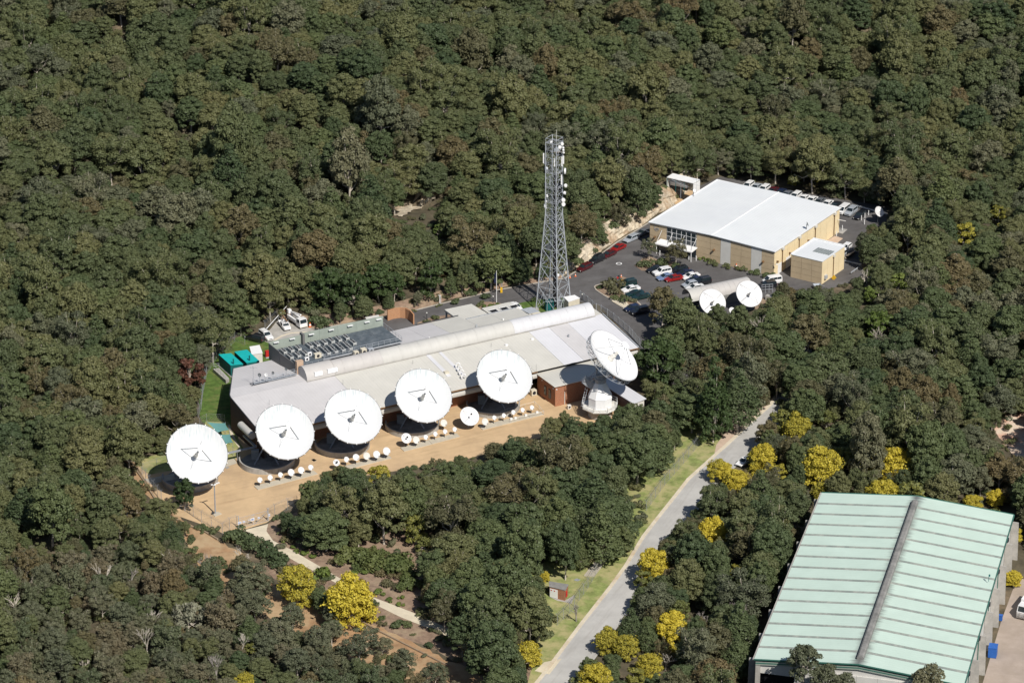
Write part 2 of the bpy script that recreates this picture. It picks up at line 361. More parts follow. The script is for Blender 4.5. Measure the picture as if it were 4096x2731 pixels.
me.vertices.add(len(vv)); me.vertices.foreach_set('co', vv.ravel()); me.loops.add(fq.size); me.loops.foreach_set('vertex_index', fq.ravel())
me.polygons.add(len(fq)); me.polygons.foreach_set('loop_start', np.arange(len(fq))*4); me.polygons.foreach_set('loop_total', np.full(len(fq),4))
me.update(); me.materials.append(M['forest_floor']); go = link('ground', me); go['kind'] = 'structure'

# rock cutting behind the road and car park: rough ledged face
def rockface(name, line, hs, lean, m, label=None, seed=1, step=0.7, rows=9):
    rr = random.Random(seed); P_ = []; H_ = []
    for i in range(len(line)-1):
        a, b = Vector(line[i]), Vector(line[i+1]); k = max(1, int((b-a).length/step))
        for j in range(k): P_.append(a.lerp(b, j/k)); H_.append(hs[i]*(1-j/k)+hs[i+1]*j/k)
    P_.append(Vector(line[-1])); H_.append(hs[-1]); mb = MB(); n = len(P_); vs = []
    for i, p in enumerate(P_):
        a = P_[max(0,i-1)]; b = P_[min(n-1,i+1)]; d = (b-a).normalized(); nr = Vector((-d.y, d.x, 0))
        for k in range(rows+1):
            t = k/rows; ledge = (math.floor(t*4+0.5*sin(i*0.23))/4*0.6+t*0.4)
            off = lean*ledge + rr.uniform(-.22,.22)*(0 if k in (0,) else 1) + 0.35*sin(i*0.31+k)
            z = H_[i]*t + (rr.uniform(-.1,.1) if k else -0.1)
            q = p + nr*(off if k < rows else lean+0.9); vs.append((q.x, q.y, z if k < rows else H_[i]+0.12))
    fs = [(i*(rows+1)+k, (i+1)*(rows+1)+k, (i+1)*(rows+1)+k+1, i*(rows+1)+k+1) for i in range(n-1) for k in range(rows)]
    mb.add(vs, fs); return mb.build(name, m)
cutw = [Vector((p[0],p[1],0)) for p in CUTP]
o = rockface('rock_cutting', cutw[7:], [p[2] for p in CUTP[7:]], 2.6, M['rock']); o['kind'] = 'structure'
o = rockface('mulched_bank', cutw[:8], [p[2] for p in CUTP[:8]], 2.9, M['mulch'], seed=2, rows=5); o['kind'] = 'structure'

# ---------------------------------------------------------------- laid surfaces (each about a centimetre above the one below)
gravel = pts('F', (296,1052),(345,1120),(375,1172),(430,1192),(470,1206),(520,1228),(560,1216),(612,1200),(680,1150),(850,1090),(1050,1060),(1250,1003),(1400,985),(1440,955),(1420,915),(1300,860),(1040,930),(550,1000),(520,1045),(385,1060))
sheet('gravel_yard', gravel, 0.012, M['gravel'])
# asphalt: access road, forecourt, car park, side road and rear lot
asph = pts('F', (640,742),(720,757),(760,750),(905,725),(1000,701),(1140,667),(1230,651),(1290,641),(1347,607),(1412,558),(1502,503),(1547,471),(1600,431))
asph += [at('F',1655,406), at('F',1740,420), at('F',1850,443), at('F',1950,461), at('F',2035,474), at('F',2042,505), at('F',1990,540), at('F',1975,600), at('F',1990,640), at('F',1890,668), at('F',1800,668), at('F',1760,700), at('F',1640,740), at('F',1560,770), at('F',1540,800), at('F',1560,840)]
asph += pts('F', (1610,890),(1640,930),(1600,945),(1560,900),(1480,812),(1375,700),(1300,690),(1240,705),(1130,720),(1010,745),(900,775),(800,800),(650,760))
sheet('asphalt_road', asph, 0.02, M['asphalt'])
apron = pts('R4', (470,545),(620,560),(740,430),(820,330),(900,300),(1080,330),(1150,430),(1240,462),(1500,420),(1900,330),(1900,420),(1200,560),(760,600),(700,640),(600,625),(500,590))
sheet('concrete_apron', apron, 0.034, M['concrete'])
sheet('drainage_strip', pts('R4',(770,545),(850,500),(950,470),(1090,462),(1240,458),(1240,468),(1090,474),(955,482),(860,512),(790,555)), 0.044, M['kerb_pale'])
sheet('green_lawn', pts('F', (470,862),(500,812),(545,775),(575,765),(620,790),(640,830),(560,850),(535,900),(550,985),(500,985),(462,970),(458,900)), 0.046, M['grass_green'], 0.25)
sheet('dry_grass_patch', pts('F', (300,1055),(345,1048),(392,1035),(410,1078),(372,1084),(345,1090)), 0.024, M['grass'], 0.2)
sheet('play_lawn', pts('R1', (930,250),(1200,250),(1370,560),(1280,690),(1150,700),(900,690),(900,400)), 0.055, M['grass'], 0.15)
sheet('side_path', pts('R1', (215,920),(600,850),(1000,740),(1270,680),(1300,735),(1100,800),(700,900),(300,975)), 0.068, M['slab'])
sheet('side_path', pts('R1', (1190,290),(1215,290),(1290,470),(1350,560),(1330,565),(1240,440)), 0.068, M['path'])
# mast lawn
sheet('mast_lawn', pts('T2', (1230,345),(1300,320),(1480,290),(1700,270),(1870,275),(1900,330),(1800,420),(1500,440),(1300,400)), 0.03, M['grass_green'], 0.15)
# garden strip with palms behind the porch
sheet('garden_bed', pts('T2', (60,560),(200,505),(330,480),(540,455),(760,350),(830,315),(1000,320),(1090,350),(1200,360),(1220,420),(700,520),(60,640)), 0.026, M['mulch'], 0.15)
# main road to the right, its verge and pale gutter
RL = [(1205,1605),(1232,1568),(1262,1530),(1333,1435),(1400,1350),(1437,1299),(1478,1231),(1513,1186),(1549,1141),(1581,1100),(1631,1055),(1676,1015),(1722,972),(1770,929),(1800,880),(1822,830),(1850,770)]
ROADL = pts('F', *RL)
ROADR = pts('F', *[(x+90-(1600-y)*.035, y+6) for x, y in RL])
sheet('verge_grass', pts('F', (1210,1575),(1225,1520),(1180,1440),(1200,1330),(1250,1290),(1280,1250),(1400,1200),(1440,1120),(1430,1060),(1500,1000),(1560,930),(1620,915),(1640,980))+[at('F',1690,1040)]+[p for p in ROADL[11::-1]], 0.008, M['grass'])
sheet('main_road', ROADL+ROADR[::-1], 0.02, M['road_old'])
sheet('road_shoulder', pts('F', (1640,1047),(1645,1022),(1668,990),(1680,960),(1700,940),(1735,936),(1768,922),(1771,929),(1722,972),(1676,1015)), 0.03, M['paver'])
ribbon('road_gutter', ROADL, 0.75, 0.0, 0.12, M['kerb_pale'])
sheet('driveway_crossing', pts('F', (1228,1540),(1250,1520),(1290,1512),(1262,1548)), 0.03, M['path'])
# driveway path to the gate
pathl = pts('F', (561,1217),(599,1239),(632,1261),(682,1291),(715,1308),(790,1348),(858,1386),(921,1417),(1012,1453),(1080,1488),(1130,1515)); pathr = pts('F', (616,1203),(612,1219),(627,1241),(671,1263),(724,1294),(785,1330),(844,1366),(946,1405),(1017,1437),(1085,1470),(1140,1500))
sheet('mulch_slope', pts('F', (560,1225),(620,1200),(690,1170),(860,1180),(960,1230),(1020,1330),(1100,1400),(1200,1450),(1230,1560),(1120,1568),(1000,1490),(800,1430),(700,1370),(620,1320)), 0.006, M['mulch'], 0.4)
sheet('bare_soil_bank', pts('F', (380,1150),(430,1200),(500,1240),(560,1275),(620,1330),(640,1350),(750,1400),(850,1430),(960,1480),(1100,1550),(1130,1590),(950,1590),(820,1530),(700,1460),(620,1420),(540,1380),(470,1330),(430,1260)), 0.009, M['soil'], 0.5)
sheet('bare_soil_bank', pts('F', (285,1055),(300,1052),(345,1120),(400,1180),(380,1185),(320,1120)), 0.006, M['soil'], 0.3)
sheet('driveway', pathl+pathr[::-1], 0.022, M['path'])
ribbon('driveway_drain', pts('F',(604,1252),(616,1243)), 0.25, 0.0, 0.05, M['rust'])
ribbon('retaining_kerb', pts('F',(296,1056),(330,1105),(375,1178),(425,1205),(470,1222),(500,1240)), 0.3, 0.0, 0.35, M['wood'])
ribbon('timber_edging', pts('F',(620,1300),(700,1360),(800,1412),(870,1450),(950,1490),(1030,1530)), 0.25, 0.0, 0.3, M['wood'])
# forest clearings
q_ = pts('F',(892,486),(930,462),(985,436),(1012,434),(1000,455),(950,482),(920,500))
for _ in range(5): q_ = [at('F',*c,z=float(tz(p.x,p.y))+.3) for c, p in zip(((892,486),(930,462),(985,436),(1012,434),(1000,455),(950,482),(920,500)), q_)]
drape('sandstone_track', q_, .3, M['rock'])
sheet('red_earth_cutting', pts('F', (2285,985),(2300,965),(2330,945),(2380,920),(2400,1060),(2330,1045),(2305,1020)), 0.01, M['red_soil'], 0.4)
sheet('yard_ground', [at('S3',1600,1700),at('S3',1850,1568),at('S3',1990,1100),at('S3',2090,830),at('S3',2130,780),at('S3',2400,800),at('S3',2500,1700)], 0.01, mat('yard_concrete',(0.40,0.33,0.28),0.9,0.12,0.2,c2=(0.33,0.27,0.22),fac=0.55,detail=12))
sheet('mulch_ground', pts('S1',(1600,470),(1700,540),(1850,380),(1830,350),(1720,360),(1650,420)), 0.03, M['mulch'], 0.1)
# kerbs
ribbon('road_kerb', [p+Vector((0.35,-0.6,0)) for p in cutw[:8]], 0.3, 0.0, 0.13, M['kerb'])
ribbon('road_kerb', [p+Vector((0.6,-0.7,0)) for p in cutw[7:12]], 0.3, 0.0, 0.13, M['kerb'])
# planted island beside the side road
isl = pts('R8',(228,730),(245,715),(300,700),(420,700),(520,740),(560,800),(700,880),(760,930),(820,1000),(720,1010),(590,990),(500,920),(340,830),(250,770))
sheet('planted_island', isl, 0.14, M['mulch']); ribbon('island_kerb', isl+[isl[0]], 0.28, 0.0, 0.16, M['kerb'])
sheet('island_path', pts('R8',(470,880),(600,900),(640,960),(600,1010),(560,975),(430,900)), 0.155, M['path'])
isl2 = pts('R8',(700,480),(790,400),(880,370),(1000,420),(1180,440),(1260,470),(1130,520),(900,540),(780,540))
sheet('planted_island', isl2, 0.06, M['mulch'], 0.1)
sheet('island_corner', pts('R8',(480,620),(560,610),(650,640),(600,690),(500,680)), 0.05, M['mulch'])
# road marks
for a in ((('R8',500,462),('R8',530,440)),):
    mb = MB(); c = at('R8',517,455); mb.lathe((c.x,c.y,0.034), [(0.75,0),(0.75,0.006),(0.5,0.006),(0.5,0)], 20); o = mb.build('painted_circle', M['white_paint']); o['kind']='structure'
# ---------------------------------------------------------------- main brick building with low grey metal roof
mb_ = thing('station_building', 'long low brick building under a pale grey metal roof behind the row of large dishes', 'building', loc(35,12,0))
B = mb_
# walls: front recessed under the eave, left gable, back
def wall_poly(name, uv, z0, z1, m, th=0.25):
    b = MB(); n = len(uv)-1
    for i in range(n):
        a = loc(*uv[i]); c = loc(*uv[i+1]); d = (c-a).normalized(); nr = Vector((-d.y,d.x,0))*th
        za0 = z0; h0 = z1[i] if isinstance(z1,list) else z1; h1 = z1[i+1] if isinstance(z1,list) else z1
        b.add([(a.x,a.y,z0),(c.x,c.y,z0),(c.x,c.y,h1),(a.x,a.y,h0),(a.x+nr.x,a.y+nr.y,z0),(c.x+nr.x,c.y+nr.y,z0),(c.x+nr.x,c.y+nr.y,h1),(a.x+nr.x,a.y+nr.y,h0)],
              [(0,1,2,3),(5,4,7,6),(3,2,6,7),(1,5,6,2),(4,0,3,7)])
    return b.build(name, m, B)
wall_poly('front_wall', [(-11.0,3.7),(57.0,3.7)], -0.2, 5.6, M['brick'])
wall_poly('front_wall', [(71.2,1.0),(82.3,1.0)], -0.2, 5.9, M['brick'])
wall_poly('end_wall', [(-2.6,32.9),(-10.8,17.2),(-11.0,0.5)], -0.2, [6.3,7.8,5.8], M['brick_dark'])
wall_poly('end_wall', [(82.4,0.6),(82.8,15.8),(82.6,20.6)], -0.2, [5.9,7.8,7.7], M['brick'])
wall_poly('rear_wall', [(82.5,20.6),(68.8,20.8),(68.8,31.1),(55.8,31.3),(55.8,34.6),(-2.6,33.0)], -0.2, [7.7,7.3,6.3,6.3,6.0,6.3], M['brick_orange'])
# roof sheets: each strip of sheeting is one piece, colours as laid
def quad_slab(name, c4, m, th=0.12, parent=None, **k):
    b = MB(); vs = [Vector(p) for p in c4]; n = len(vs)
    b.add([tuple(p) for p in vs]+[(p.x,p.y,p.z-th) for p in vs], [tuple(range(n))]+[tuple(range(n,2*n))[::-1]]+[((i+1)%n,i,n+i,n+(i+1)%n) for i in range(n)])
    return b.build(name, m, parent or B, **k)
def zf(v): return 6.0+2.0*(v+0.15)/16.0
strips = [(-11.3,14,'roof_grey'),(14.03,56,'roof_cream'),(56.03,63.4,'roof_cream'),(63.43,68.6,'roof_new'),(68.63,73.6,'roof_grey'),(73.63,82.9,'roof_new')]
for a, c, m in strips:
    vf = 0.0
    # each strip again in sheets about 7 m wide
    k = max(1, round((c-a)/7)); w = (c-a)/k
    for i in range(k):
        u0 = a+i*w; u1 = u0+w-0.012
        if u0 < -11: quad_slab('roof_sheet', [loc(u0,-.15,6),loc(u1,-.15,6),loc(u1,16.2,8),loc(-10.9,16.2,8)], M[m])
        else: quad_slab('roof_sheet', [loc(u0,-.15,6+rnd.uniform(0,.012)),loc(u1,-.15,6),loc(u1,16.2,8+rnd.uniform(0,.012)),loc(u0,16.2,8)], M[m])
quad_slab('flat_roof', [loc(-10.9,16.22,8.02),loc(7.3,16.22,8.02),loc(7.3,20.6,8.0),loc(-9.0,20.6,8.0),loc(-10.5,17.8,8.0)], M['roof_grey'])
quad_slab('rear_roof_sheet', [loc(-9.0,20.62,8.0),loc(7.0,20.62,8.0),loc(7.0,33.2,6.5),loc(-2.5,33.2,6.5)], M['roof_grey'])
quad_slab('ridge_roof', [loc(7.31,16.22,8.02),loc(83.0,16.22,8.0),loc(83.0,20.6,7.98),loc(7.31,20.6,8.0)], M['roof_cream'])
for i, (u0, u1) in enumerate(((7.02,14),(14.02,21),(21.02,28),(28.02,35),(35.02,42),(42.02,48),(48.02,55.6),(55.62,62),(62.02,69))):
    v1 = 35 if 41 < u0 < 55 else (31.5 if u0 > 55 else 24.2 if u0 < 34 else 35)
    if v1 == 24.2: v1 = 34.4
    z1 = 8.0-1.6*(v1-20.6)/12.5
    quad_slab('rear_roof_sheet', [loc(u0,20.62,7.98),loc(u1-.015,20.62,7.98),loc(u1-.015,v1,z1),loc(u0,v1,z1+rnd.uniform(0,.01))], M['roof_grey' if i < 6 else 'roof_cream'])
# eave edge: dark gutter line and rounded fascia
for a, c in ((-11.3,56.6),(71.5,82.9)):
    k = int((c-a)/6); 
    for i in range(k):
        u0 = a+(c-a)*i/k; u1 = a+(c-a)*(i+1)/k-0.02
        b = MB(); n = 8; P1 = []
        for u in (u0,u1):
            for j in range(n+1):
                t = pi*0.5*j/n; P1.append(loc(u, 0.75-0.95*sin(t)*1.0+0.0 if False else 0.9-1.05*cos(pi/2-t) , 4.35+1.05*cos(t)*1.0))
        # quarter round from the gutter down to the wall head
        vs = []
        for u in (u0,u1):
            for j in range(n+1):
                t = (pi*0.62)*j/n; vs.append(loc(u, 0.75-0.85*sin(t), 4.55+0.95*cos(t)))
        b.add(vs, [(j,j+1,n+1+j+1,n+1+j) for j in range(n)]); b.build('rounded_fascia', M['vault_cream'], B, smooth=True)
    b = MB(); b.add([loc(a,-.12,5.86),loc(c,-.12,5.86),loc(c,-.32,5.86),loc(a,-.32,5.86),loc(a,-.12,5.66),loc(c,-.12,5.66),loc(c,-.32,5.66),loc(a,-.32,5.66)],[(0,3,2,1),(4,5,6,7),(2,3,7,6),(0,1,5,4),(0,4,7,3),(1,2,6,5)]); b.build('gutter', M['rust'], B)
    quad_slab('soffit', [loc(a,0.3,4.3),loc(c,0.3,4.3),loc(c,3.9,4.3),loc(a,3.9,4.3)], M['steel_dark'], 0.05)
# left verge trim
for p, q in (((-11.42,-.15,6.06),(-11.02,16.2,8.08)),((-11.02,16.2,8.08),(-10.62,17.8,8.06)),((-10.62,17.8,8.06),(-2.6,33.3,6.6))):
    b = MB(); b.bar(loc(*p), loc(*q), 0.12); b.build('verge_trim', M['steel_dark'], B)
b = MB(); b.bar(loc(83.05,-.1,6.05), loc(83.15,16.2,8.1), 0.14); b.build('verge_trim', M['steel_light'], B)
# flashing at the foot of the vault
b = MB(); b.box((loc(7.2,15.78,8.1)+loc(81,15.78,8.1))/2, (73.8,0.25,0.12), U, V); b.build('ridge_flashing', M['concrete'], B)
# barrel vault along the ridge, ribbed sheet by sheet
def vault(u0, u1, vc, r, h, m, name, n=14, z0=8.02):
    b = MB(); vs = []
    for u in (u0,u1):
        for j in range(n+1):
            t = pi*j/n; vs.append(loc(u, vc-r*cos(t), z0+h*sin(t)))
    b.add(vs, [(j,n+1+j,n+2+j,j+1) for j in range(n)])
    return b.build(name, m, B, smooth=True)
vc = 18.35
vault(7.3,14.3,vc,2.55,2.6,M['vault_grey'],'vault_end_section')
u = 14.32; k = 0
while u < 80.9:
    u1 = min(u+2.4, 81.0); m = 'vault_grey' if u < 24 else ('vault_cream' if u < 58 else 'vault_new')
    vault(u, u1-0.02, vc, 2.38+0.01*(k%2), 2.4+0.01*(k%2), M[m], 'vault_panel'); u = u1; k += 1
for uu, m, r in ((7.33,'vault_grey',2.5),(80.95,'brick',2.3)):
    b = MB(); b.add([loc(uu,vc-r*cos(pi*j/14),8.02+r*sin(pi*j/14)) for j in range(15)], [tuple(range(15))]); b.build('vault_end_wall', M[m], B)
b = MB(); b.lathe(loc(81.1,vc,8.4), [(0.01,0),(1.05,0),(1.05,0.5),(0.01,0.5)], 20, axis=U); b.build('round_louvre', M['cream_box'], B)
for uu, w in ((9.2,1.9),(12.4,2.4)):
    b = MB(); b.box(loc(uu+w/2,vc-2.35,9.3), (w,0.5,0.95), U, V); o = b.build('roof_louvre', M['white_paint'], B)
b = MB()
for j in range(15):
    if j: b.bar(loc(14.3,vc-2.62*cos(pi*(j-1)/14),8.02+2.66*sin(pi*(j-1)/14)), loc(14.3,vc-2.62*cos(pi*j/14),8.02+2.66*sin(pi*j/14)), 0.07)
b.build('vault_band', M['vault_grey'], B)
# porch canopy, low roof with skylights
quad_slab('porch_roof', [loc(56.3,35.0,4.6),loc(64.0,35.0,4.6),loc(63.4,43.0,4.6),loc(56.3,43.2,4.6)], M['roof_cream'], 0.45)
for uv in ((56.6,42.8),(63.0,42.6)):
    b = MB(); b.box(loc(*uv,2.1), (0.35,0.35,4.2), U, V); b.build('porch_column', M['off_white'], B)
quad_slab('porch_link_roof', [loc(56.3,31.5,4.62),loc(64.6,31.5,4.62),loc(64.4,34.98,4.62),loc(56.3,34.98,4.62)], M['roof_cream'], 0.4)
quad_slab('low_roof', [loc(64.65,31.5,4.3),loc(72.3,31.5,4.3),loc(72.0,40.2,4.3),loc(64.5,40.2,4.3)], M['roof_cream'], 0.4)
wall_poly('porch_wall', [(72.2,31.5),(71.9,40.1),(64.5,40.1),(64.4,35.0),(56.0,34.9)], -0.1, 4.0, M['off_white'])
for uu in (65.2,68.0,70.6):
    fr = MB(); 
    for du, dv, su, sv in ((0,-.85,2.0,.1),(0,.85,2.0,.1),(-.95,0,.1,1.7),(.95,0,.1,1.7)): fr.box(loc(uu+.9+du,37.2+dv,4.38), (su,sv,.2), U, V)
    f = fr.build('skylight', M['white_paint'], B); g = MB(); g.box(loc(uu+.9,37.2,4.34), (1.8,1.6,.06), U, V); g.build('pane', M['black'], f)
b = MB(); b.bar(loc(55.7,31.6,6.7), loc(69.1,31.6,6.7), 0.13); b.build('parapet_trim', M['steel'], B)
b = MB(); b.bar(loc(44.5,35.1,6.3), loc(55.6,35.1,6.3), 0.13); b.build('parapet_trim', M['steel_dark'], B)
quad_slab('rear_lean_to_roof', [loc(42,35.2,4.0),loc(56,35.2,4.0),loc(56,36.7,3.9),loc(42,36.7,3.9)], M['off_white'], 0.3)
# roof fittings (parts of the building)
def rz(v): return 6.0+2.0*(v+.15)/16.35 if v < 16.2 else 8.0-1.6*(v-20.6)/12.5
def roofbox(name, r, x, y, size, m, hz=0.0):
    z = 7.0
    for _ in range(6):
        p = at(r,x,y,z+size[2]/2); q = p-O; v = q.dot(V); z = rz(v)
    b = MB(); b.box(loc(q.dot(U), v, z+size[2]/2-0.05), size, U, V); return b.build(name, M[m], B)
for x, y in ((850,597),(1120,535)): roofbox('roof_vent','R5',x,y,(0.65,0.5,0.35),'white_paint')
roofbox('roof_vent','R5',1500,503,(0.3,0.3,0.7),'steel'); roofbox('roof_vent','R5',538,398,(0.25,0.25,0.7),'steel_light'); roofbox('roof_vent','R5',815,330,(0.3,0.3,0.4),'white_paint'); roofbox('roof_vent','R5',42,520,(0.25,0.25,0.3),'white_paint')
roofbox('roof_vent','R2',1700,402,(1.0,0.9,0.55),'cream_box')
# two pale flashing strips running up the roof
for (x0,y0),(x1,y1),w in (((1495,200),(1720,445),0.95),((1632,170),(1895,430),0.75)):
    a = at('R2',x0,y0,7.9)-O; c = at('R2',x1,y1,6.9)-O; ua = (a.dot(U)+c.dot(U))/2; va = min(a.dot(V),15.6); vb = c.dot(V)
    quad_slab('flashing_strip', [loc(ua-w/2,vb,rz(vb)+.07),loc(ua+w/2,vb,rz(vb)+.07),loc(ua+w/2,va,rz(va)+.07),loc(ua-w/2,va,rz(va)+.07)], M['roof_new'], 0.05)
# goose-neck vents, four in a row
for k in range(4):
    px = 1820+k*22; py = 300+k*33
    base = at('R2',px-8,py+60,7.0)-O; u0, v0 = base.dot(U), base.dot(V); z0 = rz(v0); b = MB()
    pr = [(0,0)]+[(0.0,1.0)]+[(0.42-0.42*cos(t),1.0+0.42*sin(t)) for t in [pi*i/6 for i in range(1,7)]]+[(0.84,0.75)]
    for i in range(len(pr)-1): b.bar(loc(u0+pr[i][0]*.9,v0-pr[i][0]*.5,z0+pr[i][1]), loc(u0+pr[i+1][0]*.9,v0-pr[i+1][0]*.5,z0+pr[i+1][1]), 0.15, 8)
    b.build('gooseneck_vent', M['white_paint'], B, smooth=True)
# lightning rods on the eave
for r, x, y in (('R2',501,560),('R2',1312,330),('R2',2222,130),('R4',725,1230),('R5',1162,860)):
    p = at(r,x,y+30,6.5); b = MB(); b.bar((p.x,p.y,6.0),(p.x,p.y,8.6),0.03); b.build('lightning_rod', M['steel_dark'], B)
# ---- plant deck with acoustic screens
D = thing('plant_deck', 'raised dark plant deck with green acoustic screen on the rear of the grey roof', 'plant deck', loc(21,28,7.9))
z0 = 8.35
poly = [(7.2,23.2),(11.0,23.2),(16.0,25.4),(16.2,25.2),(34.8,24.4),(35.4,34.2),(7.2,34.2)]
def deckpart(name, uv, z0, z1, m):
    b = MB(); b.prism([loc(*q) for q in uv], z0, z1); return b.build(name, M[m], D)
for i in range(7):
    u0 = 7.2+i*4.03; u1 = u0+4.0; v0 = 23.0 if u0 < 15 else 24.6
    k = 0; vv_ = v0
    while vv_ < 34.1:
        v1 = min(vv_+2.8, 34.2); deckpart('deck_panel', [(u0,vv_),(u1,vv_),(u1,v1-.03),(u0,v1-.03)], z0-0.1, z0+0.01*((i+k)%3), 'platform_deck'); vv_ = v1; k += 1
deckpart('deck_fascia', [(15.4,24.3),(35.4,24.3),(35.4,24.55),(15.4,24.55)], 8.0, 8.3, 'steel')
def screen(name, a, c, z0_, h, m, lights=()):
    u0,v0 = a; u1,v1 = c; L_ = math.hypot(u1-u0,v1-v0); n = max(1, round(L_/2.4))
    for i in range(n):
        p = (u0+(u1-u0)*i/n, v0+(v1-v0)*i/n); q = (u0+(u1-u0)*(i+1)/n, v0+(v1-v0)*(i+1)/n)
        A = loc(*p); C = loc(*q); d = (C-A).normalized(); b = MB(); cc = (A+C)/2
        hh = h if not callable(h) else h((p[1]+q[1])/2)
        b.box((cc.x,cc.y,(z0_+hh)/2), ((C-A).length-0.02, 0.14, hh-z0_), d, Vector((-d.y,d.x,0))); b.build(name, M[m], D)
screen('rear_screen_panel', (15.2,34.9), (35.8,34.6), 6.2, 10.6, 'screen_green')
screen('rear_screen_panel', (6.9,34.5), (15.1,34.5), 6.2, 10.4, 'screen_green')
screen('side_screen_panel', (6.9,34.4), (6.9,28.8), 6.3, 10.2, 'screen_grey')
screen('side_screen_panel', (6.9,28.7), (7.3,21.4), 6.5, 10.0, 'screen_grey')
b = MB(); b.box(loc(15.15,34.2,9.6), (0.5,1.6,2.6), U, V); b.build('screen_return', M['screen_grey'], D)
b = MB(); b.box(loc(7.9,20.9,9.3), (1.6,0.9,3.4), U, V); b.build('corner_post', M['tan_post'], D)
for uu in (8.6,12.6,17.5,22.5,27.3,31.6,34.6):
    b = MB(); b.box(loc(uu,34.3 if uu > 15 else 34.1,10.1), (1.3,0.4,0.12), U, V); b.build('strip_light', M['white_paint'], D)
def railing(parent, line, h=1.05, m='steel_light', post=1.5, mids=2, r=0.035, name='railing'):
    mb = MB(); 
    for i in range(len(line)-1):
        a = Vector(line[i]); c = Vector(line[i+1]); n = max(1, round((c-a).length/post))
        for j in range(n+1):
            p = a.lerp(c, j/n); mb.bar(p, p+Vector((0,0,h)), r)
        for k in range(mids): mb.bar(a+Vector((0,0,h*(k+1)/mids)), c+Vector((0,0,h*(k+1)/mids)), r)
    return mb.build(name, M[m], parent)
railing(D, [loc(16.0,24.5,z0), loc(35.4,24.5,z0), loc(35.4,33.6,z0)])
railing(D, [loc(15.8,24.5,z0), loc(14.6,22.2,z0), loc(9,22.2,z0)])
# condenser units: one model, copied
cu = thing('condenser_unit', '', 'condenser', loc(0,0,0), YAW, 'condenser units on the plant deck')
b = MB(); b.box((0,0,0.50), (2.2,0.86,0.5)); [b.box((sx*0.95,sy*0.34,0.14),(0.12,0.12,0.28)) for sx in (-1,1) for sy in (-1,1)]; b.build('casing', M['condenser_case'], cu, world=False)
for k in (-0.72,0,0.72):
    b = MB(); b.lathe((k,0,0.76), [(0.0,0.04),(0.345,0.04),(0.345,-0.02)], 12); f = b.build('fan', M['fan_dark'], cu, world=False)
    b = MB(); b.lathe((k,0,0.75), [(0.345,0.0),(0.36,0.05),(0.375,0.0)], 12); b.build('fan_ring', M['condenser_case'], f, world=False)
index_kids()
row1 = [(872,645),(948,628),(1023,612),(1145,585),(1218,570),(1295,552),(1370,535),(1445,518),(1523,500)]
row2 = [(940,700),(1018,682),(1095,665),(1212,637),(1290,620),(1367,603),(1443,588),(1518,570),(1597,553)]
row3 = [(1250,672),(1328,655),(1405,640),(1482,622),(1558,607)]
row4 = [(1010,752),(1130,812)]
first = True
allu = [(p,'rear row',i) for i,p in enumerate(row1)]+[(p,'second row',i) for i,p in enumerate(row2)]+[(p,'third row',i) for i,p in enumerate(row3)]+[(p,'single',i) for i,p in enumerate(row4)]
ordn = ['first','second','third','fourth','fifth','sixth','seventh','eighth','ninth']
for (p, rw, i) in allu:
    o = cu if first else copy_tree(cu); first = False
    w = at('R4', p[0], p[1], z0+0.9); o.location = (w.x, w.y, z0 + (-.1 if rw == 'single' else 0)); o.rotation_euler = (0,0,YAW-pi/2+0.0)
    o['label'] = ('three-fan condenser, %s from the left in the %s on the plant deck' % (ordn[i], rw)) if rw != 'single' else \
        ('three-fan condenser half hidden in front of the side screen of the plant deck' if i == 0 else 'lone three-fan condenser near the vault end at the front of the deck')
def acbox(r, x, y, size, zb, label, m='cream_box', cat='air conditioner', fan=False, grp=None):
    w = at(r, x, y, zb+size[2]/2); t = thing('air_conditioner', label, cat, (w.x,w.y,zb), YAW, grp)
    b = MB(); b.box((0,0,size[2]/2), size); b.build('casing', M[m], t, world=False)
    b = MB(); b.lathe((0,-size[1]/2-0.02,size[2]*0.5), [(0.01,0.0),(min(size[0],size[2])*0.33,0.0),(min(size[0],size[2])*0.33,0.04)], 14, axis=(0,1,0)); b.build('fan_grille', M['fan_dark'], t, world=False)
    return t
acbox('R4',1630,688,(1.1,1.0,1.1),7.9,'cream boxy air conditioner, left of the pair behind the curved roof ridge')
acbox('R4',1707,665,(1.2,1.1,1.4),7.9,'taller cream air conditioner between a cream box and a grey box behind the ridge')
acbox('R4',1782,655,(1.2,1.0,1.0),7.9,'grey metal air conditioner, rightmost of three boxes behind the ridge','steel_light')
acbox('R4',1228,708,(1.6,0.8,1.1),z0,'wide cream air conditioner on the front of the plant deck')
acbox('R4',1145,694,(0.9,0.5,0.8),z0,'small white air conditioner behind the wide cream one on the deck','white_paint')
acbox('R4',1115,745,(1.0,0.5,0.8),z0,'small white air conditioner with round black fan, front left of the deck','white_paint')
acbox('R5',1130,1092,(1.3,1.1,1.3),0.1,'beige twin-fan air conditioner on the gravel against the brick annex','cream_box')
acbox('R5',1505,1245,(0.8,0.6,0.9),0.1,'small white air conditioner on a pad at the foot of the annex wall','off_white')
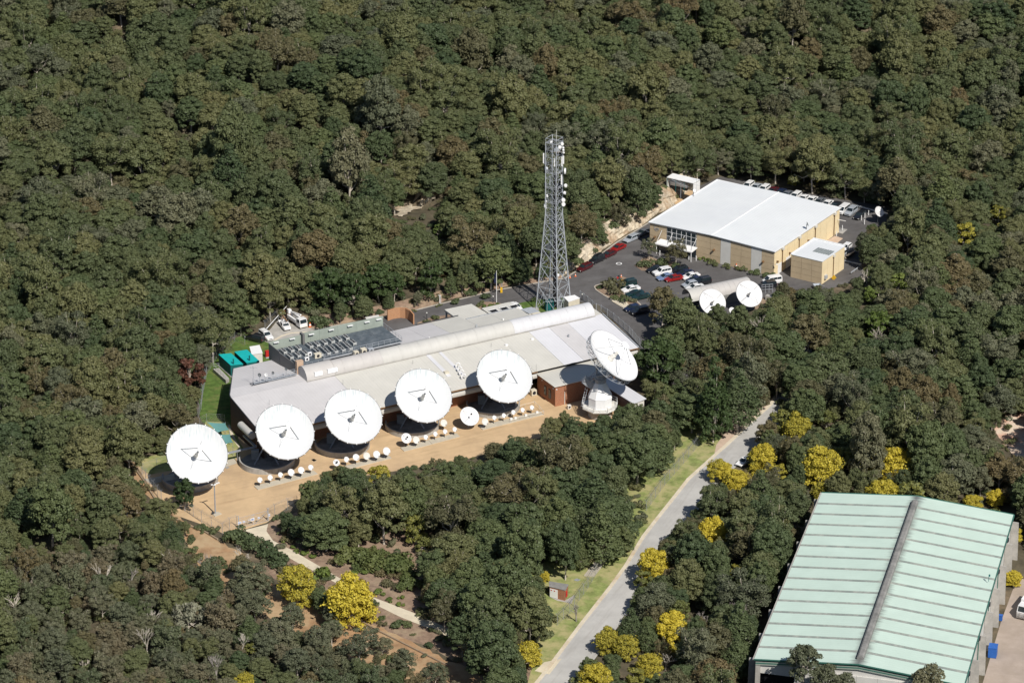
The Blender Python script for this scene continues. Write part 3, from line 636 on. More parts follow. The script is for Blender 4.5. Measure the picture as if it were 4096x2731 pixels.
# antenna walkway on the roof
W = thing('roof_walkway', 'steel walkway with railing and small antennas on the left end of the grey roof', 'walkway', loc(-3,18.5,8.05))
a0 = at('R4',560,1005,8.3); a1 = at('R4',1000,905,8.3)
b = MB(); d = (a1-a0).normalized(); nn = Vector((-d.y,d.x,0)); b.box((a0+a1)/2, ((a1-a0).length,0.9,0.1), d, nn); b.build('grating', M['steel'], W)
railing(W, [a0-nn*.45, a1-nn*.45]); railing(W, [a0+nn*.45, a1+nn*.45])
b = MB(); p = a0-d*0.6; [b.bar(p+nn*.45*s-d*q, p+nn*.45*s+d*(4-q), 0.06) for s in (-1,1) for q in (0,)]; b.bar(p-nn*.7, p+nn*.7, .06); b.build('skid', M['steel_dark'], W)
for x, y, rr_, m in ((622,912,0.42,'gun'),(692,910,0.42,'white_paint'),(763,890,0.33,'gun'),(900,850,0.35,'gun')):
    c = at('R4', x, y, 9.9); t = thing('roof_antenna', {622:'dark grey dish antenna, left end of the roof walkway',692:'white round antenna on the roof walkway beside the dark one',763:'small dark antenna in the middle of the roof walkway',900:'dark antenna behind the walkway near the tan post'}[x], 'antenna', (c.x,c.y,8.35), 0)
    b = MB(); ax = Vector((-0.3,-1,0.15)).normalized(); b.lathe((c.x,c.y,9.9), [(0.02,-.12),(rr_*.8,-.06),(rr_,0.05),(rr_*.8,0.02),(0.02,-.05)], 16, axis=ax); b.build('reflector', M[m], t)
    b = MB(); b.bar((c.x,c.y,8.35),(c.x,c.y,9.9),0.05,6); b.build('mount_pole', M['steel'], t)
t = thing('yagi_mast', 'thin mast with crossbar aerial at the left end of the walkway', 'aerial', a0)
b = MB(); b.bar(a0, a0+Vector((0,0,4.4)), 0.04, 6); b.build('mast', M['steel'], t)
b = MB(); c = a0+Vector((0,0,3.9)); b.bar(c-U*.8+V*.5, c+U*.8-V*.5, 0.03); [b.bar(c+U*k*.5-V*k*.3-V*.35, c+U*k*.5-V*k*.3+V*.35, 0.02) for k in (-1,0,1)]; b.build('crossbar', M['steel'], t)

# ---------------------------------------------------------------- brick annex
A = thing('brick_annex', 'flat-roofed red brick annex between the fifth dish and the tilted dish', 'building', loc(62,-3,0))
def boxwalls(par, uv, h, m, names, z0=-0.1, th=0.22):
    out = []; n = len(uv)
    for i in range(n):
        a = loc(*uv[i]); c = loc(*uv[(i+1)%n]); d = (c-a).normalized(); nr = Vector((-d.y,d.x,0))
        b = MB(); cc = (a+c)/2+nr*th/2; b.box((cc.x,cc.y,(z0+h)/2), ((c-a).length-2*th-.004 if i%2 else (c-a).length, th, h-z0), d, nr); out.append(b.build(names[i] if isinstance(names,list) else names, m, par))
    return out
AV = -7.3
boxwalls(A, [(57.1,AV),(72.4,AV),(72.4,0.7),(57.1,0.7)], 4.9, M['brick'], 'wall')
b = MB(); b.prism([loc(56.8,AV-.3),loc(72.6,AV-.3),loc(72.6,0.6),(loc(56.8,0.6))], 4.92, 5.08); b.build('roof', M['roof_cream'], A)
b = MB(); b.bar(loc(56.75,AV-.35,5.0), loc(72.6,AV-.35,5.0), .09); b.bar(loc(56.75,AV-.35,5.0), loc(56.75,.6,5.0), .09); b.build('gutter', M['off_white'], A)
b = MB(); b.box(loc(64.8,0.55,5.5), (15.6,0.1,0.8), U, V); b.build('upstand', M['black'], A)
for vv_ in (-2.9,-4.9):
    b = MB(); b.box(loc(57.08,vv_,2.2), (0.12,1.0,2.2), U, V); w = b.build('window', M['steel_dark'], A); g = MB(); g.box(loc(57.0,vv_,2.2), (0.05,0.8,2.0), U, V); g.build('pane', M['glass_dark'], w)
b = MB(); b.bar(loc(59.5,AV-.1,0.1), loc(59.5,AV-.1,3.2), 0.09); b.build('downpipe', M['off_white'], A)
for uv in ((57.0,-1.6),(57.0,-6.6),(57.4,AV-.1)):
    b = MB(); b.box(loc(*uv,4.2), (.22,.22,.22), U, V); b.build('wall_light', M['white_paint'], A)
# lower wing right of the tilted dish
c1, c2, c3, c4 = at('R3',1540,850,4.2), at('R3',1640,800,4.2), at('R3',1990,1018,4.2), at('R3',1885,1045,4.2)
Wg = thing('low_wing', 'low skillion-roofed wing with pale ribbed roof right of the tilted dish', 'building', ((c1+c3)/2).to_tuple()[:2]+(0,))
dirw = (c3-c2).normalized(); nw = Vector((dirw.y,-dirw.x,0)); 
b = MB(); q = [c2-dirw*2, c3, c3+nw*3.4, c2-dirw*2+nw*3.4]; b.prism(q, [4.5,4.5,4.1,4.1], [4.65,4.65,4.25,4.25]); b.build('roof', M['roof_new'], Wg)
for i, (p, r_) in enumerate(((q[0],q[1]),(q[1],q[2]),(q[2],q[3]))):
    b = MB(); d = (r_-p).normalized(); nr = Vector((-d.y,d.x,0)); cc = (p+r_)/2-nr*0.35*(1 if False else 0); cc = p.lerp(r_,.5); 
    cen = (q[0]+q[2])/2; inw = (cen-cc); inw.z = 0; inw = nr if nr.dot(inw) > 0 else -nr
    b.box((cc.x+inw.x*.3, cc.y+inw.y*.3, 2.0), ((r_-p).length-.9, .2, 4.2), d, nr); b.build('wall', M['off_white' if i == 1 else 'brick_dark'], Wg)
b = MB(); dm = (q[1]+q[2])/2; d = (q[2]-q[1]).normalized(); b.box((dm.x+dirw.x*-.15,dm.y+dirw.y*-.15,2.6), (1.4,.1,1.2), d, dirw); b.build('window', M['steel_dark'], Wg)
def atY(r, x, y, Y0):
    px, py = nat(r, x, y); X = (px-2048)/FOC; Yy = -(py-1365.5)/FOC
    d = (X, cos(PITCH)+Yy*sin(PITCH), -sin(PITCH)+Yy*cos(PITCH)); t = Y0/d[1]
    return Vector((d[0]*t, Y0, CAM_H+d[2]*t))
# ---------------------------------------------------------------- large steerable dishes
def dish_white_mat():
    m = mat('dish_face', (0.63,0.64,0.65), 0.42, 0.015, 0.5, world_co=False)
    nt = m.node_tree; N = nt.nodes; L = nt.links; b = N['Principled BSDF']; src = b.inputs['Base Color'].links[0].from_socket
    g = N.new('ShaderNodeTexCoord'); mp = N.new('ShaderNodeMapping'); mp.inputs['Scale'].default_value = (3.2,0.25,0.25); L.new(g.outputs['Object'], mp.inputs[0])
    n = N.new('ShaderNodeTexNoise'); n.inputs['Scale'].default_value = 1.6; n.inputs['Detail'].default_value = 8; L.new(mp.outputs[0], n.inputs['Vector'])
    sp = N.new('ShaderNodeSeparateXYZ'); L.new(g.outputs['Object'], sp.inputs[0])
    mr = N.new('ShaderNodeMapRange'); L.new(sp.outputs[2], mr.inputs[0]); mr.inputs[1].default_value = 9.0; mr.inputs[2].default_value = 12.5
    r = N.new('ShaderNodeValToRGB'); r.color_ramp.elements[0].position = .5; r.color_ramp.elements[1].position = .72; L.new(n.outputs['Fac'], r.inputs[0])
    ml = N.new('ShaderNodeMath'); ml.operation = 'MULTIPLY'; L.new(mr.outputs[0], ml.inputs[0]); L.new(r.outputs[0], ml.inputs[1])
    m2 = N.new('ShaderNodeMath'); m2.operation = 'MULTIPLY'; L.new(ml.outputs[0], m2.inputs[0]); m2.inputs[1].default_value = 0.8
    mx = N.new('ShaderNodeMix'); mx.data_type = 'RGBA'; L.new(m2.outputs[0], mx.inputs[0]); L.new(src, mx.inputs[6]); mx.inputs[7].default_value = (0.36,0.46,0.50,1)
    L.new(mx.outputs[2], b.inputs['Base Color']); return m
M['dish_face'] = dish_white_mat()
def basis(n):
    n = Vector(n).normalized(); x = Vector((0,0,1)).cross(n).normalized(); x = -x if x.x < 0 else x
    y = n.cross(x); y = y if y.z > 0 else -y
    return n, x, y
def reflector(t, C, n, Rr, depth, F, dm, strut_w=0.16, feed=True, hub=0.55, panels=0, sub=0.75, strut_m='dish_back', back='dish_back', ribs=16, truss=0.0, seg=64, phase=45, plate=True, bolts=0, reach=.46):
    """parabolic reflector whose rim centre is C (root-local), facing n"""
    n, X, Y = basis(n); vx = C - n*depth
    b = MB(); k = 10; prof = [(Rr*i/k, depth*(i/k)**2) for i in range(k+1)]; prof[0] = (0.001,0)
    def L3(r, a, z): return vx + X*(r*cos(a)) + Y*(r*sin(a)) + n*z
    if panels:
        # petals, each a piece of its own with an open joint
        for p in range(panels):
            q = MB(); a0_ = 2*pi*p/panels+0.0025; a1_ = 2*pi*(p+1)/panels-0.0025; m_ = 6; vs = []
            for r, z in prof:
                for j in range(m_+1): vs.append(L3(max(r,hub*.6), a0_+(a1_-a0_)*j/m_, z if r > hub*.6 else depth*(hub*.6/Rr)**2))
            q.add(vs, [(i*(m_+1)+j,i*(m_+1)+j+1,(i+1)*(m_+1)+j+1,(i+1)*(m_+1)+j) for i in range(k) for j in range(m_)])
            o = q.build('reflector_panel', dm, t, world=False, smooth=True)
    else:
        vs = [L3(r, 2*pi*j/seg, z) for r, z in prof for j in range(seg)]
        b.add(vs, [(i*seg+j,i*seg+(j+1)%seg,(i+1)*seg+(j+1)%seg,(i+1)*seg+j) for i in range(k) for j in range(seg)])
        b.build('reflector', dm, t, world=False, smooth=True)
    # back shell and rim
    b = MB(); th = 0.05*Rr/6+0.04; prof2 = [(Rr*1.008, depth+0.01),(Rr*1.02,depth-th*1.5)]+[(Rr*i/k, depth*(i/k)**2-th) for i in range(k-1,0,-1)]+[(0.001,-th)]
    vs = [L3(r, 2*pi*j/seg, z) for r, z in prof2 for j in range(seg)]
    b.add(vs, [(i*seg+j,i*seg+(j+1)%seg,(i+1)*seg+(j+1)%seg,(i+1)*seg+j) for i in range(len(prof2)-1) for j in range(seg)])
    b.build('back_shell', M[back], t, world=False, smooth=True)
    if truss:
        b = MB(); rt = 0.055; back_z = -truss
        for j in range(ribs):
            a = 2*pi*j/ribs; a2 = 2*pi*(j+1)/ribs; am = (a+a2)/2
            o1, o2 = L3(Rr*.98,a,depth-th), L3(Rr*.98,a2,depth-th); m1, m2 = L3(Rr*.985,a,depth-truss), L3(Rr*.985,a2,depth-truss)
            i1, i2 = L3(Rr*.30,a,-truss*1.1), L3(Rr*.30,a2,-truss*1.1); f1 = L3(Rr*.55,a,depth*.3-th)
            om = L3(Rr*.98,am,depth-th)
            for p, q in ((o1,m1),(m1,i1),(m1,m2),(i1,i2),(m1,f1),(i1,f1),(m1,om),(m2,om),(o1,o2)): b.bar(p,q,rt,4)
        b.build('back_truss', M['steel_light'], t, world=False)
    elif ribs:
        b = MB()
        for j in range(ribs):
            a = 2*pi*j/ribs
            b.add([L3(Rr*.97,a,depth*.94-th),L3(Rr*.6,a,depth*.36-th),L3(.2*Rr,a,-th),L3(.2*Rr,a,-th-.16*Rr),L3(Rr*.6,a,depth*.3-th-.12*Rr)],[(0,1,4),(1,2,3,4)])
        b.lathe(vx, [(Rr*.22,-th),(Rr*.22,-th-.2*Rr),(0.01,-th-.2*Rr)], 16, axis=n); b.build('back_ribs', M[back], t, world=False)
    if bolts:
        for j in range(bolts):
            a = 2*pi*(j+.5)/bolts; b = MB(); b.box(L3(Rr*1.02,a,depth-.02), (.18,.18,.16), X, Y, n); b.build('rim_bracket', M['white_paint'], t, world=False)
    foc = vx + n*F
    if feed:
        b = MB(); b.lathe(vx, [(hub,depth*.01),(hub,.45),(hub*.8,.5),(hub*.7,F*.30),(hub*.52,F*.31),(hub*.46,F*.5),(hub*.3,F*.52),(0.01,F*.52+.02)], 16, axis=n); b.build('feed_cone', M['off_white'], t, world=False, smooth=False)
    for j in range(4):
        a = R(phase)+pi/2*j; foot = L3(Rr*reach, a, depth*reach**2); b = MB()
        w = (strut_w if (j % 2 == 0 or not plate) else strut_w*.45)
        if plate and j in (1, 3):
            d = (foc-foot); side = d.cross(n).normalized(); e = d.normalized()
            up = side.cross(e).normalized()
            b.box((foot+foc)/2, (d.length, 0.05, 0.34), e, side, up)
        else: b.bar(foot, foc, strut_w*(.25 if plate else .4), 4)
        b.build('strut', M['steel_light' if plate else strut_m], t, world=False)
    b = MB(); b.lathe(foc, [(0.01,0.12),(sub*.8,0.02),(sub,0.10),(sub*.95,0.2),(0.01,0.26)], 20, axis=n); b.build('subreflector', M['white_paint'], t, world=False, smooth=False)
    return vx, n, X, Y
def ring_wall(t, r=6.0, h=1.25, a0=R(172), a1=R(368)):
    # curved concrete wall round the mount, in cast segments
    n = 14
    for i in range(n):
        b = MB(); s0 = a0+(a1-a0)*i/n+.003; s1 = a0+(a1-a0)*(i+1)/n-.003; prof = [(r-.3,-.1),(r-.3,h),(r,h),(r,-.1)]; vs = []
        for q, z in prof:
            for a in [s0+(s1-s0)*j/4 for j in range(5)]: vs.append((q*cos(a), q*sin(a), z))
        b.add(vs, [(k*5+j,k*5+j+1,(k+1)*5+j+1,(k+1)*5+j) for k in range(3) for j in range(4)]+[(0,5,10,15),(4,19,14,9)])
        b.build('wall_segment', M['concrete'], t, world=False)
    b = MB(); b.lathe((0,0,0), [(0.01,0.06),(r-.3,0.06)], 40); b.build('base_slab', M['concrete_dark'], t, world=False)
def mount(t, back, h):
    # tripod mount with azimuth ring, elevation frame and equipment cabinet
    bx = Vector(back)
    for sx, sy in ((-2.6,-1.2),(2.6,-1.2),(0,2.8),(-2.2,2.0),(2.2,2.0)):
        b = MB(); b.bar((sx,sy,0.1), (sx*.28,sy*.28,h), 0.16, 6); b.build('mount_leg', M['steel'], t, world=False)
    b = MB(); b.lathe((0,0,h), [(1.0,-.2),(1.0,.2),(.7,.25),(.7,.9),(0.01,.9)], 16); b.build('azimuth_bearing', M['steel'], t, world=False)
    b = MB(); b.bar((-.8,0,h+.5),bx+Vector((-.9,0,0)),.16,6); b.bar((.8,0,h+.5),bx+Vector((.9,0,0)),.16,6); b.bar((0,1.6,h*.6),bx+Vector((0,0,-1.2)),.12,6); b.build('elevation_frame', M['steel'], t, world=False)
    b = MB(); b.box((-2.6,1.6,1.2), (1.6,1.0,2.2)); b.build('equipment_cabinet', M['ac_case'], t, world=False)
big = [(('R1',838,618),('N',751,1912),19.5,42,'large white dish at the far left end of the row, beside green shade sails'),
       (('R1',1860,366),('N',1058,1841),22,46,'large white dish second from the left, in front of the brick end wall'),
       (('R2',622,915),('N',1359,1776),22,46,'large white dish antenna in the middle of the row of five'),
       (('R2',1437,672),('N',1639,1698),22,46,'large white dish antenna standing behind the middle-sized dish on the gravel'),
       (('R3',345,737),('N',1962,1620),22,46,'large white dish antenna at the right end of the row, next to the brick annex')]
first = None
for i, (cp, rp, phi, el, lab) in enumerate(big):
    g = at(*rp, 0.0); g = g - V*1.2; zc = 10.1
    C = at(*cp, zc); 
    phi = R(phi); el = R(el); t = thing('satellite_dish', lab, 'satellite dish', (g.x,g.y,0), 0, 'five large white dishes in a row in front of the brick building')
    n = Vector((sin(phi)*cos(el), -cos(phi)*cos(el), sin(el))); Cl = C - Vector((g.x,g.y,0)); XF[t.name] = Matrix.Identity(4)
    vx, n, X, Y = reflector(t, Cl, n, 6.28 if i else 6.45, 1.75, 5.5, M['dish_face'], hub=0.5, sub=0.58, ribs=20, phase=58, bolts=20, reach=.53)
    t2 = vx - n*1.3
    ring_wall(t); mount(t, t2, 3.4)
    b = MB(); b.bar((0,0,4.2), t2, .45, 8); b.build('yoke', M['steel'], t, world=False)
# tilted dish on its white octagonal house
pb = at('R3',1452,1075,2.6); pb.z = 0
T6 = thing('tilted_dish', 'biggest white dish, tilted right on a white octagonal pedestal house with railed platform', 'satellite dish', pb)
XF[T6.name] = Matrix.Identity(4)
n6 = Vector((0.635,-0.212,0.733)).normalized(); C6 = at('N',2240+487/2.24,1240+405/2.24,14.6) - pb
vx, n, X, Y = reflector(T6, C6, n6, 6.8, 1.5, 5.2, M['dish_bright'], hub=0.75, sub=1.05, ribs=24, truss=1.7, phase=38, plate=False, strut_w=0.22, panels=24, reach=.8)
def octo(b, z0, r0, z1, r1, n=8): b.lathe((0,0,0), [(r0,z0),(r1,z1)], n)
b = MB(); b.lathe((0,0,0), [(2.6,-.1),(2.6,2.4)], 16); b.build('concrete_base', M['concrete'], T6, world=False)
b = MB(); b.lathe((0,0,0), [(2.4,2.35),(4.2,2.35),(4.2,2.6),(2.4,2.6)], 8, a0=R(22.5), a1=R(382.5)-1e-9); b.build('platform', M['off_white'], T6, world=False)
octp = [Vector((4.1*cos(R(22.5+45*i)),4.1*sin(R(22.5+45*i)),2.6)) for i in range(9)]
for i in range(8):
    mb = MB(); a, c = octp[i], octp[i+1]
    for j in range(3): p = a.lerp(c,j/2); mb.bar(p,p+Vector((0,0,1.1)),.045)
    for hh in (.55,1.1): mb.bar(a+Vector((0,0,hh)),c+Vector((0,0,hh)),.045)
    mb.build('railing', M['white_paint'], T6, world=False)
    fb = MB(); fb.box((a+c)/2+Vector((0,0,-.12)), ((c-a).length,.06,.3), (c-a).normalized(), Vector((-(c-a).normalized().y,(c-a).normalized().x,0))); fb.build('platform_fascia', M['white_paint'], T6, world=False)
b = MB(); b.lathe((0,0,0), [(2.75,2.6),(2.75,4.9)], 8, a0=R(22.5), a1=R(382.5)-1e-9); b.build('house_wall', M['white_paint'], T6, world=False)
b = MB(); b.lathe((0,0,0), [(2.82,4.9),(1.15,8.4),(0.01,8.45)], 8, a0=R(22.5), a1=R(382.5)-1e-9); b.build('house_cone', M['white_paint'], T6, world=False)
b = MB(); b.lathe((0,0,8.3), [(1.3,0),(1.3,.9),(1.0,1.0),(1.0,1.7),(0.01,1.7)], 16); b.build('azimuth_bearing', M['steel'], T6, world=False)
piv = vx - n*1.9
b = MB()
for s in (-1,1):
    b.bar((s*1.1,0,9.6), piv+Vector((s*1.4,.2,-.5)), .2, 6); b.bar((-3.4,1.5+s,7.4), piv+Vector((0,s*1.2,-.6)), .1, 6); b.bar((-1,s,9.6), (-3.4,1.5+s,7.4), .12, 6); b.bar((s,s*.5,9.8), vx - n*1.4 + X*3.2*s - Y*2, .1, 6); b.bar((s*.5,0,9.8), vx - n*1.4 + X*3.0*s + Y*2.5, .1, 6)
b.build('elevation_frame', M['steel'], T6, world=False)
b = MB(); b.box((-2.6,.6,7.9), (2.6,1.6,1.5), Vector((.8,0,-.6)), Vector((0,1,0)), Vector((.6,0,.8))); b.build('counterweight', M['steel'], T6, world=False)
b = MB(); [b.bar((-4.2+s*.5,-.5,2.6),(-2.9+s*.5,.8,8.0),.05) for s in (0,1)]; [b.bar((-4.2+1.3*k/9,-.5+1.3*k/9,2.6+5.4*k/9),(-3.7+1.3*k/9,-.5+1.3*k/9,2.6+5.4*k/9),.03) for k in range(10)]; b.build('access_ladder', M['steel_light'], T6, world=False)
# the pair below the curved-roof shelter and its small neighbour
for (cp, zc, Rr, lab) in ((('S1',1178,412),4.6,3.3,'round white dish half behind the trees, left of the pair by the curved shelter'),
                      (('S1',1561,325),4.6,3.3,'round white dish at the right end of the curved shelter, stained near its lower edge')):
    C = at(*cp, zc); g = C + Vector((-.3,1.6,0)); t = thing('shelter_dish', lab, 'satellite dish', (g.x,g.y,0), 0, 'pair of dishes beside the curved shelter')
    XF[t.name] = Matrix.Identity(4); el = R(41); phi = R(24); n_ = Vector((sin(phi)*cos(el), -cos(phi)*cos(el), sin(el)))
    vx, n_, X, Y = reflector(t, C-Vector((g.x,g.y,0)), n_, Rr, .8, 2.5, M['dish_white'], hub=.32, sub=.42, ribs=12, strut_w=.07, plate=False, strut_m='steel_dark', phase=30, seg=40, reach=.93)
    b = MB(); b.bar((0,0,0),(0,0,3.4),.3,8); b.bar((0,0,3.3),vx-n_*.6,.25,6); b.build('pedestal', M['steel'], t, world=False)
# medium and small dishes on the gravel
def small_dish(r, x, y, wpx, zc, phi, el, label, grp=None, face='dish_white', quad=False, name='small_dish', arm=True, post='steel_dark'):
    sc = CV[r][2]; C = at(r, x, y, zc); dist = (C-Vector((0,0,CAM_H))).length; Rr = wpx/sc/FOC*dist/2
    ph, e = R(phi), R(el); n_ = Vector((sin(ph)*cos(e), -cos(ph)*cos(e), sin(e))); g = C - Vector((n_.x,n_.y,0)).normalized()*(Rr*.28+.1)
    t = thing(name, label, 'satellite dish', (g.x,g.y,0.0), 0, grp); XF[t.name] = Matrix.Identity(4)
    Cl = C-Vector((g.x,g.y,0)); n_, X, Y = basis(n_); depth = Rr*.22; vx = Cl-n_*depth
    b = MB(); k = 5; prof = [(0.001,0)]+[(Rr*i/k, depth*(i/k)**2) for i in range(1,k+1)]
    b.lathe(vx, prof, 28, axis=n_); b.build('reflector', M[face], t, world=False, smooth=True)
    b = MB(); prof = [(Rr*1.01,depth)]+[(Rr*i/k, depth*(i/k)**2-.06) for i in range(k,0,-1)]+[(0.001,-.06)]
    b.lathe(vx, prof, 28, axis=n_); b.lathe(vx, [(Rr*.25,-.05),(Rr*.2,-.25),(.01,-.25)], 8, axis=n_); b.build('back_shell', M['dish_back'], t, world=False)
    b = MB(); b.bar((0,0,0),(0,0,max(.3,vx.z-.1)),.07 if Rr < 1.5 else .2,8); b.bar((0,0,max(.25,vx.z-.2)),vx-n_*.2,.06 if Rr < 1.5 else .2,6); b.build('post', M[post], t, world=False)
    if quad:
        foc = vx+n_*Rr*.85; b = MB()
        for j in range(4):
            a = R(35)+pi/2*j; b.bar(vx+X*Rr*.9*cos(a)+Y*Rr*.9*sin(a)+n_*depth*.8, foc, .03)
        b.build('struts', M['steel'], t, world=False); b = MB(); b.lathe(foc, [(.01,.1),(.22,.05),(.22,-.15),(.01,-.15)], 10, axis=n_); b.build('feed', M['steel_dark'], t, world=False)
    elif arm:
        foot = vx - Y*Rr*.85 + X*Rr*.25 + n_*depth*.7; foc = vx + n_*Rr*1.05 - Y*Rr*.55 + X*Rr*.5; b = MB(); b.bar(foot, foc, .035); b.build('feed_arm', M['steel'], t, world=False)
        b = MB(); b.bar(foc, foc+ (vx-foc).normalized()*.22, .07, 6, .1); b.build('feed_horn', M['off_white'], t, world=False)
    return t
g1 = 'small dishes on the front left slab'; g2 = 'small dishes on the slab before the middle large dish'; g3 = 'small dishes on the slab between the third and fourth large dish'; g4 = 'small dishes on the fenced slab by the annex'
OL = ['leftmost','second','third','fourth','fifth','sixth']
for i, (x,y,w,zc,phi,el) in enumerate(((1567,925,66,1.65,38,30),(1686,898,66,1.65,38,30),(1806,866,62,1.65,38,32),(1930,838,84,1.9,36,32),(2046,812,82,1.9,36,32),(2158,780,66,1.7,34,34))):
    small_dish('R1',x,y,w,zc,phi,el,'%s small white dish on the front left concrete strip'%(OL[i]+(' from left,' if i else '')),g1)
for i, (x,y,w,zc,phi,el,q) in enumerate(((423,1450,80,1.9,25,40,1),(540,1413,66,1.7,38,32,0),(652,1388,80,1.9,28,40,0),(775,1373,88,1.8,34,32,0),(890,1354,88,1.9,34,32,0),(1006,1317,94,2.0,34,32,0))):
    small_dish('R2',x,y,w,zc,phi,el,'%s small dish in the row below the middle large dish'%(OL[i]+(' from left,' if i else '')),g2,quad=bool(q),face='dish_white' if i != 3 else 'pale_wall')
for i, (x,y,w,zc,phi,el) in enumerate(((1236,1167,125,2.4,25,42),(1350,1187,86,1.8,34,32),(1461,1155,60,1.6,40,30),(1573,1118,58,1.6,40,30),(1686,1090,58,1.6,40,30),(1797,1064,58,1.6,40,30))):
    small_dish('R2',x,y,w,zc,phi,el,('largest small dish, left end of the slab under the fourth large dish' if i == 0 else '%s dish from left on the slab under the fourth large dish'%OL[i]),g3,quad=(i==0),face='pale_wall' if i == 1 else 'dish_white')
small_dish('R2',1671,990,86,1.9,32,34,'single small pale dish standing on the gravel just right of the fourth large dish',face='pale_wall')
small_dish('R2',1970,912,233,3.1,26,44,'middle-sized white dish on the gravel between the fourth and fifth large dishes',quad=True,name='medium_dish',post='steel')
for i, (x,y,w,zc,phi,el) in enumerate(((117,1265,84,1.8,34,32),(225,1220,56,1.6,40,32),(336,1195,56,1.6,40,32),(446,1157,56,1.6,40,32),(554,1130,56,1.6,40,32),(662,1102,56,1.6,40,32))):
    small_dish('R3',x,y,w,zc,phi,el,'%s small dish on the slab below the fifth large dish'%(OL[i]+(' from left,' if i else '')),g4,face='pale_wall' if i == 0 else 'dish_white')
small_dish('S1',1381,500,70,2.0,25,40,'small white dish low between the pair of shelter dishes')
t_ = small_dish('T3',1050,378,170,3.4,40,36,'lone white dish at the edge of the rear car park by the trees',quad=False,post='steel')
small_dish('R7',1778,643,44,8.0,80,25,'small dark dish on the white roof of the big tan hall',face='gun',arm=False)
small_dish('T1',1045,720,85,8.2,40,30,'small white dish at the back left edge of the white roof',arm=False)
for nm, lab, r, q in (('antenna_slab','long concrete slab under the front left small dishes','R1',((1497,1003),(1545,1045),(2240,862),(2190,822))),
     ('antenna_slab','concrete slab under the row of small dishes below the middle large dish','R2',((385,1530),(425,1568),(1062,1403),(1022,1366))),
     ('antenna_slab','left half of the slab under the fourth large dish','R2',((1165,1283),(1210,1325),(1533,1241),(1488,1197))),
     ('antenna_slab','right half of the slab under the fourth large dish','R2',((1491,1196),(1537,1240),(1857,1152),(1815,1115))),
     ('antenna_slab','concrete slab with a low chain fence beside the fifth large dish','R3',((38,1322),(90,1365),(800,1188),(752,1152))),
     ('pole_pad','square concrete pad under the camera pole','R1',((1010,1325),(1045,1355),(1125,1325),(1075,1298)))):
    b = MB(); b.prism([p.xy for p in pts(r,*q)][::-1], 0.0, 0.16); o = b.build(nm, M['slab']); tag(o, lab, 'concrete slab', 'low concrete slabs on the gravel' if nm == 'antenna_slab' else None)
for i, q in enumerate((((1150,778),(1185,768),(1220,782),(1183,798)),)):
    b = MB(); b.prism([p.xy for p in pts('R1',*q)][::-1], 0.0, 0.06); o = b.build('drain_cover', M['concrete']); tag(o, 'pale square pit cover on the gravel right of the first dish', 'pit cover')
for r, q, lab in (('R1',((2165,692),(2195,683),(2228,700),(2195,714)),'square pit cover on the gravel right of the second dish'),('R2',((130,1417),(160,1408),(192,1424),(160,1440)),'square pit cover near the ring wall of the middle dish')):
    b = MB(); b.prism([p.xy for p in pts(r,*q)][::-1], 0.0, 0.06); o = b.build('pit_cover', M['concrete_dark']); tag(o, lab, 'pit cover')
# fence of posts and bent chain round the annex slab
t = thing('chain_fence', 'low white chain and post fence round the slab by the annex', 'fence', at('R3',550,1180))
fp = [at('R3',x,y,0) for x,y in ((410,1285),(530,1250),(640,1222),(800,1190),(745,1125),(690,1075),(580,1105),(470,1135),(380,1160),(295,1195))]
for p in fp:
    b = MB(); b.bar(p, p+Vector((0,0,1.0)), .04); b.build('post', M['steel_light'], t)
for i in range(len(fp)-1):
    b = MB(); a, c = fp[i]+Vector((0,0,.95)), fp[i+1]+Vector((0,0,.95)); m_ = (a+c)/2-Vector((0,0,.15)); b.bar(a,m_,.035); b.bar(m_,c,.035); b.build('chain', M['off_white'], t)
for i, (x,y) in enumerate(((468,1222),(590,1188),(720,1155),(418,1232))):
    p = at('R3',x,y,.4); o = MB().box((p.x,p.y,.35),(.55,.35,.45),U,V).build('junction_box', M['white_paint']); tag(o, 'small white junction box on the annex slab, %s'%(('under the third dish','between the fourth and fifth dish','at the right end','low by the chain fence')[i]), 'electrical box')
# camera pole
t = thing('camera_pole', 'grey pole with white cameras on top standing on a square pad in the gravel', 'pole', at('R1',1050,1320))
p = at('R1',1050,1320); b = MB(); b.bar(p, p+Vector((0,0,6.9)), .16, 10, .11); b.build('pole', M['steel'], t, smooth=False)
for dx, dy, zz in ((-.5,0,6.7),(.55,.2,6.9),(.1,-.4,6.8),(.9,.3,7.0)):
    b = MB(); b.bar(p+Vector((0,0,zz-.1)), p+Vector((dx,dy,zz)), .05); b.box(p+Vector((dx,dy,zz+.1)), (.4,.2,.18)); b.build('camera', M['white_paint'], t)
b = MB(); b.box(p+Vector((-.5,-.3,.35)), (.5,.3,.4)); b.build('meter_box', M['steel_dark'], t)
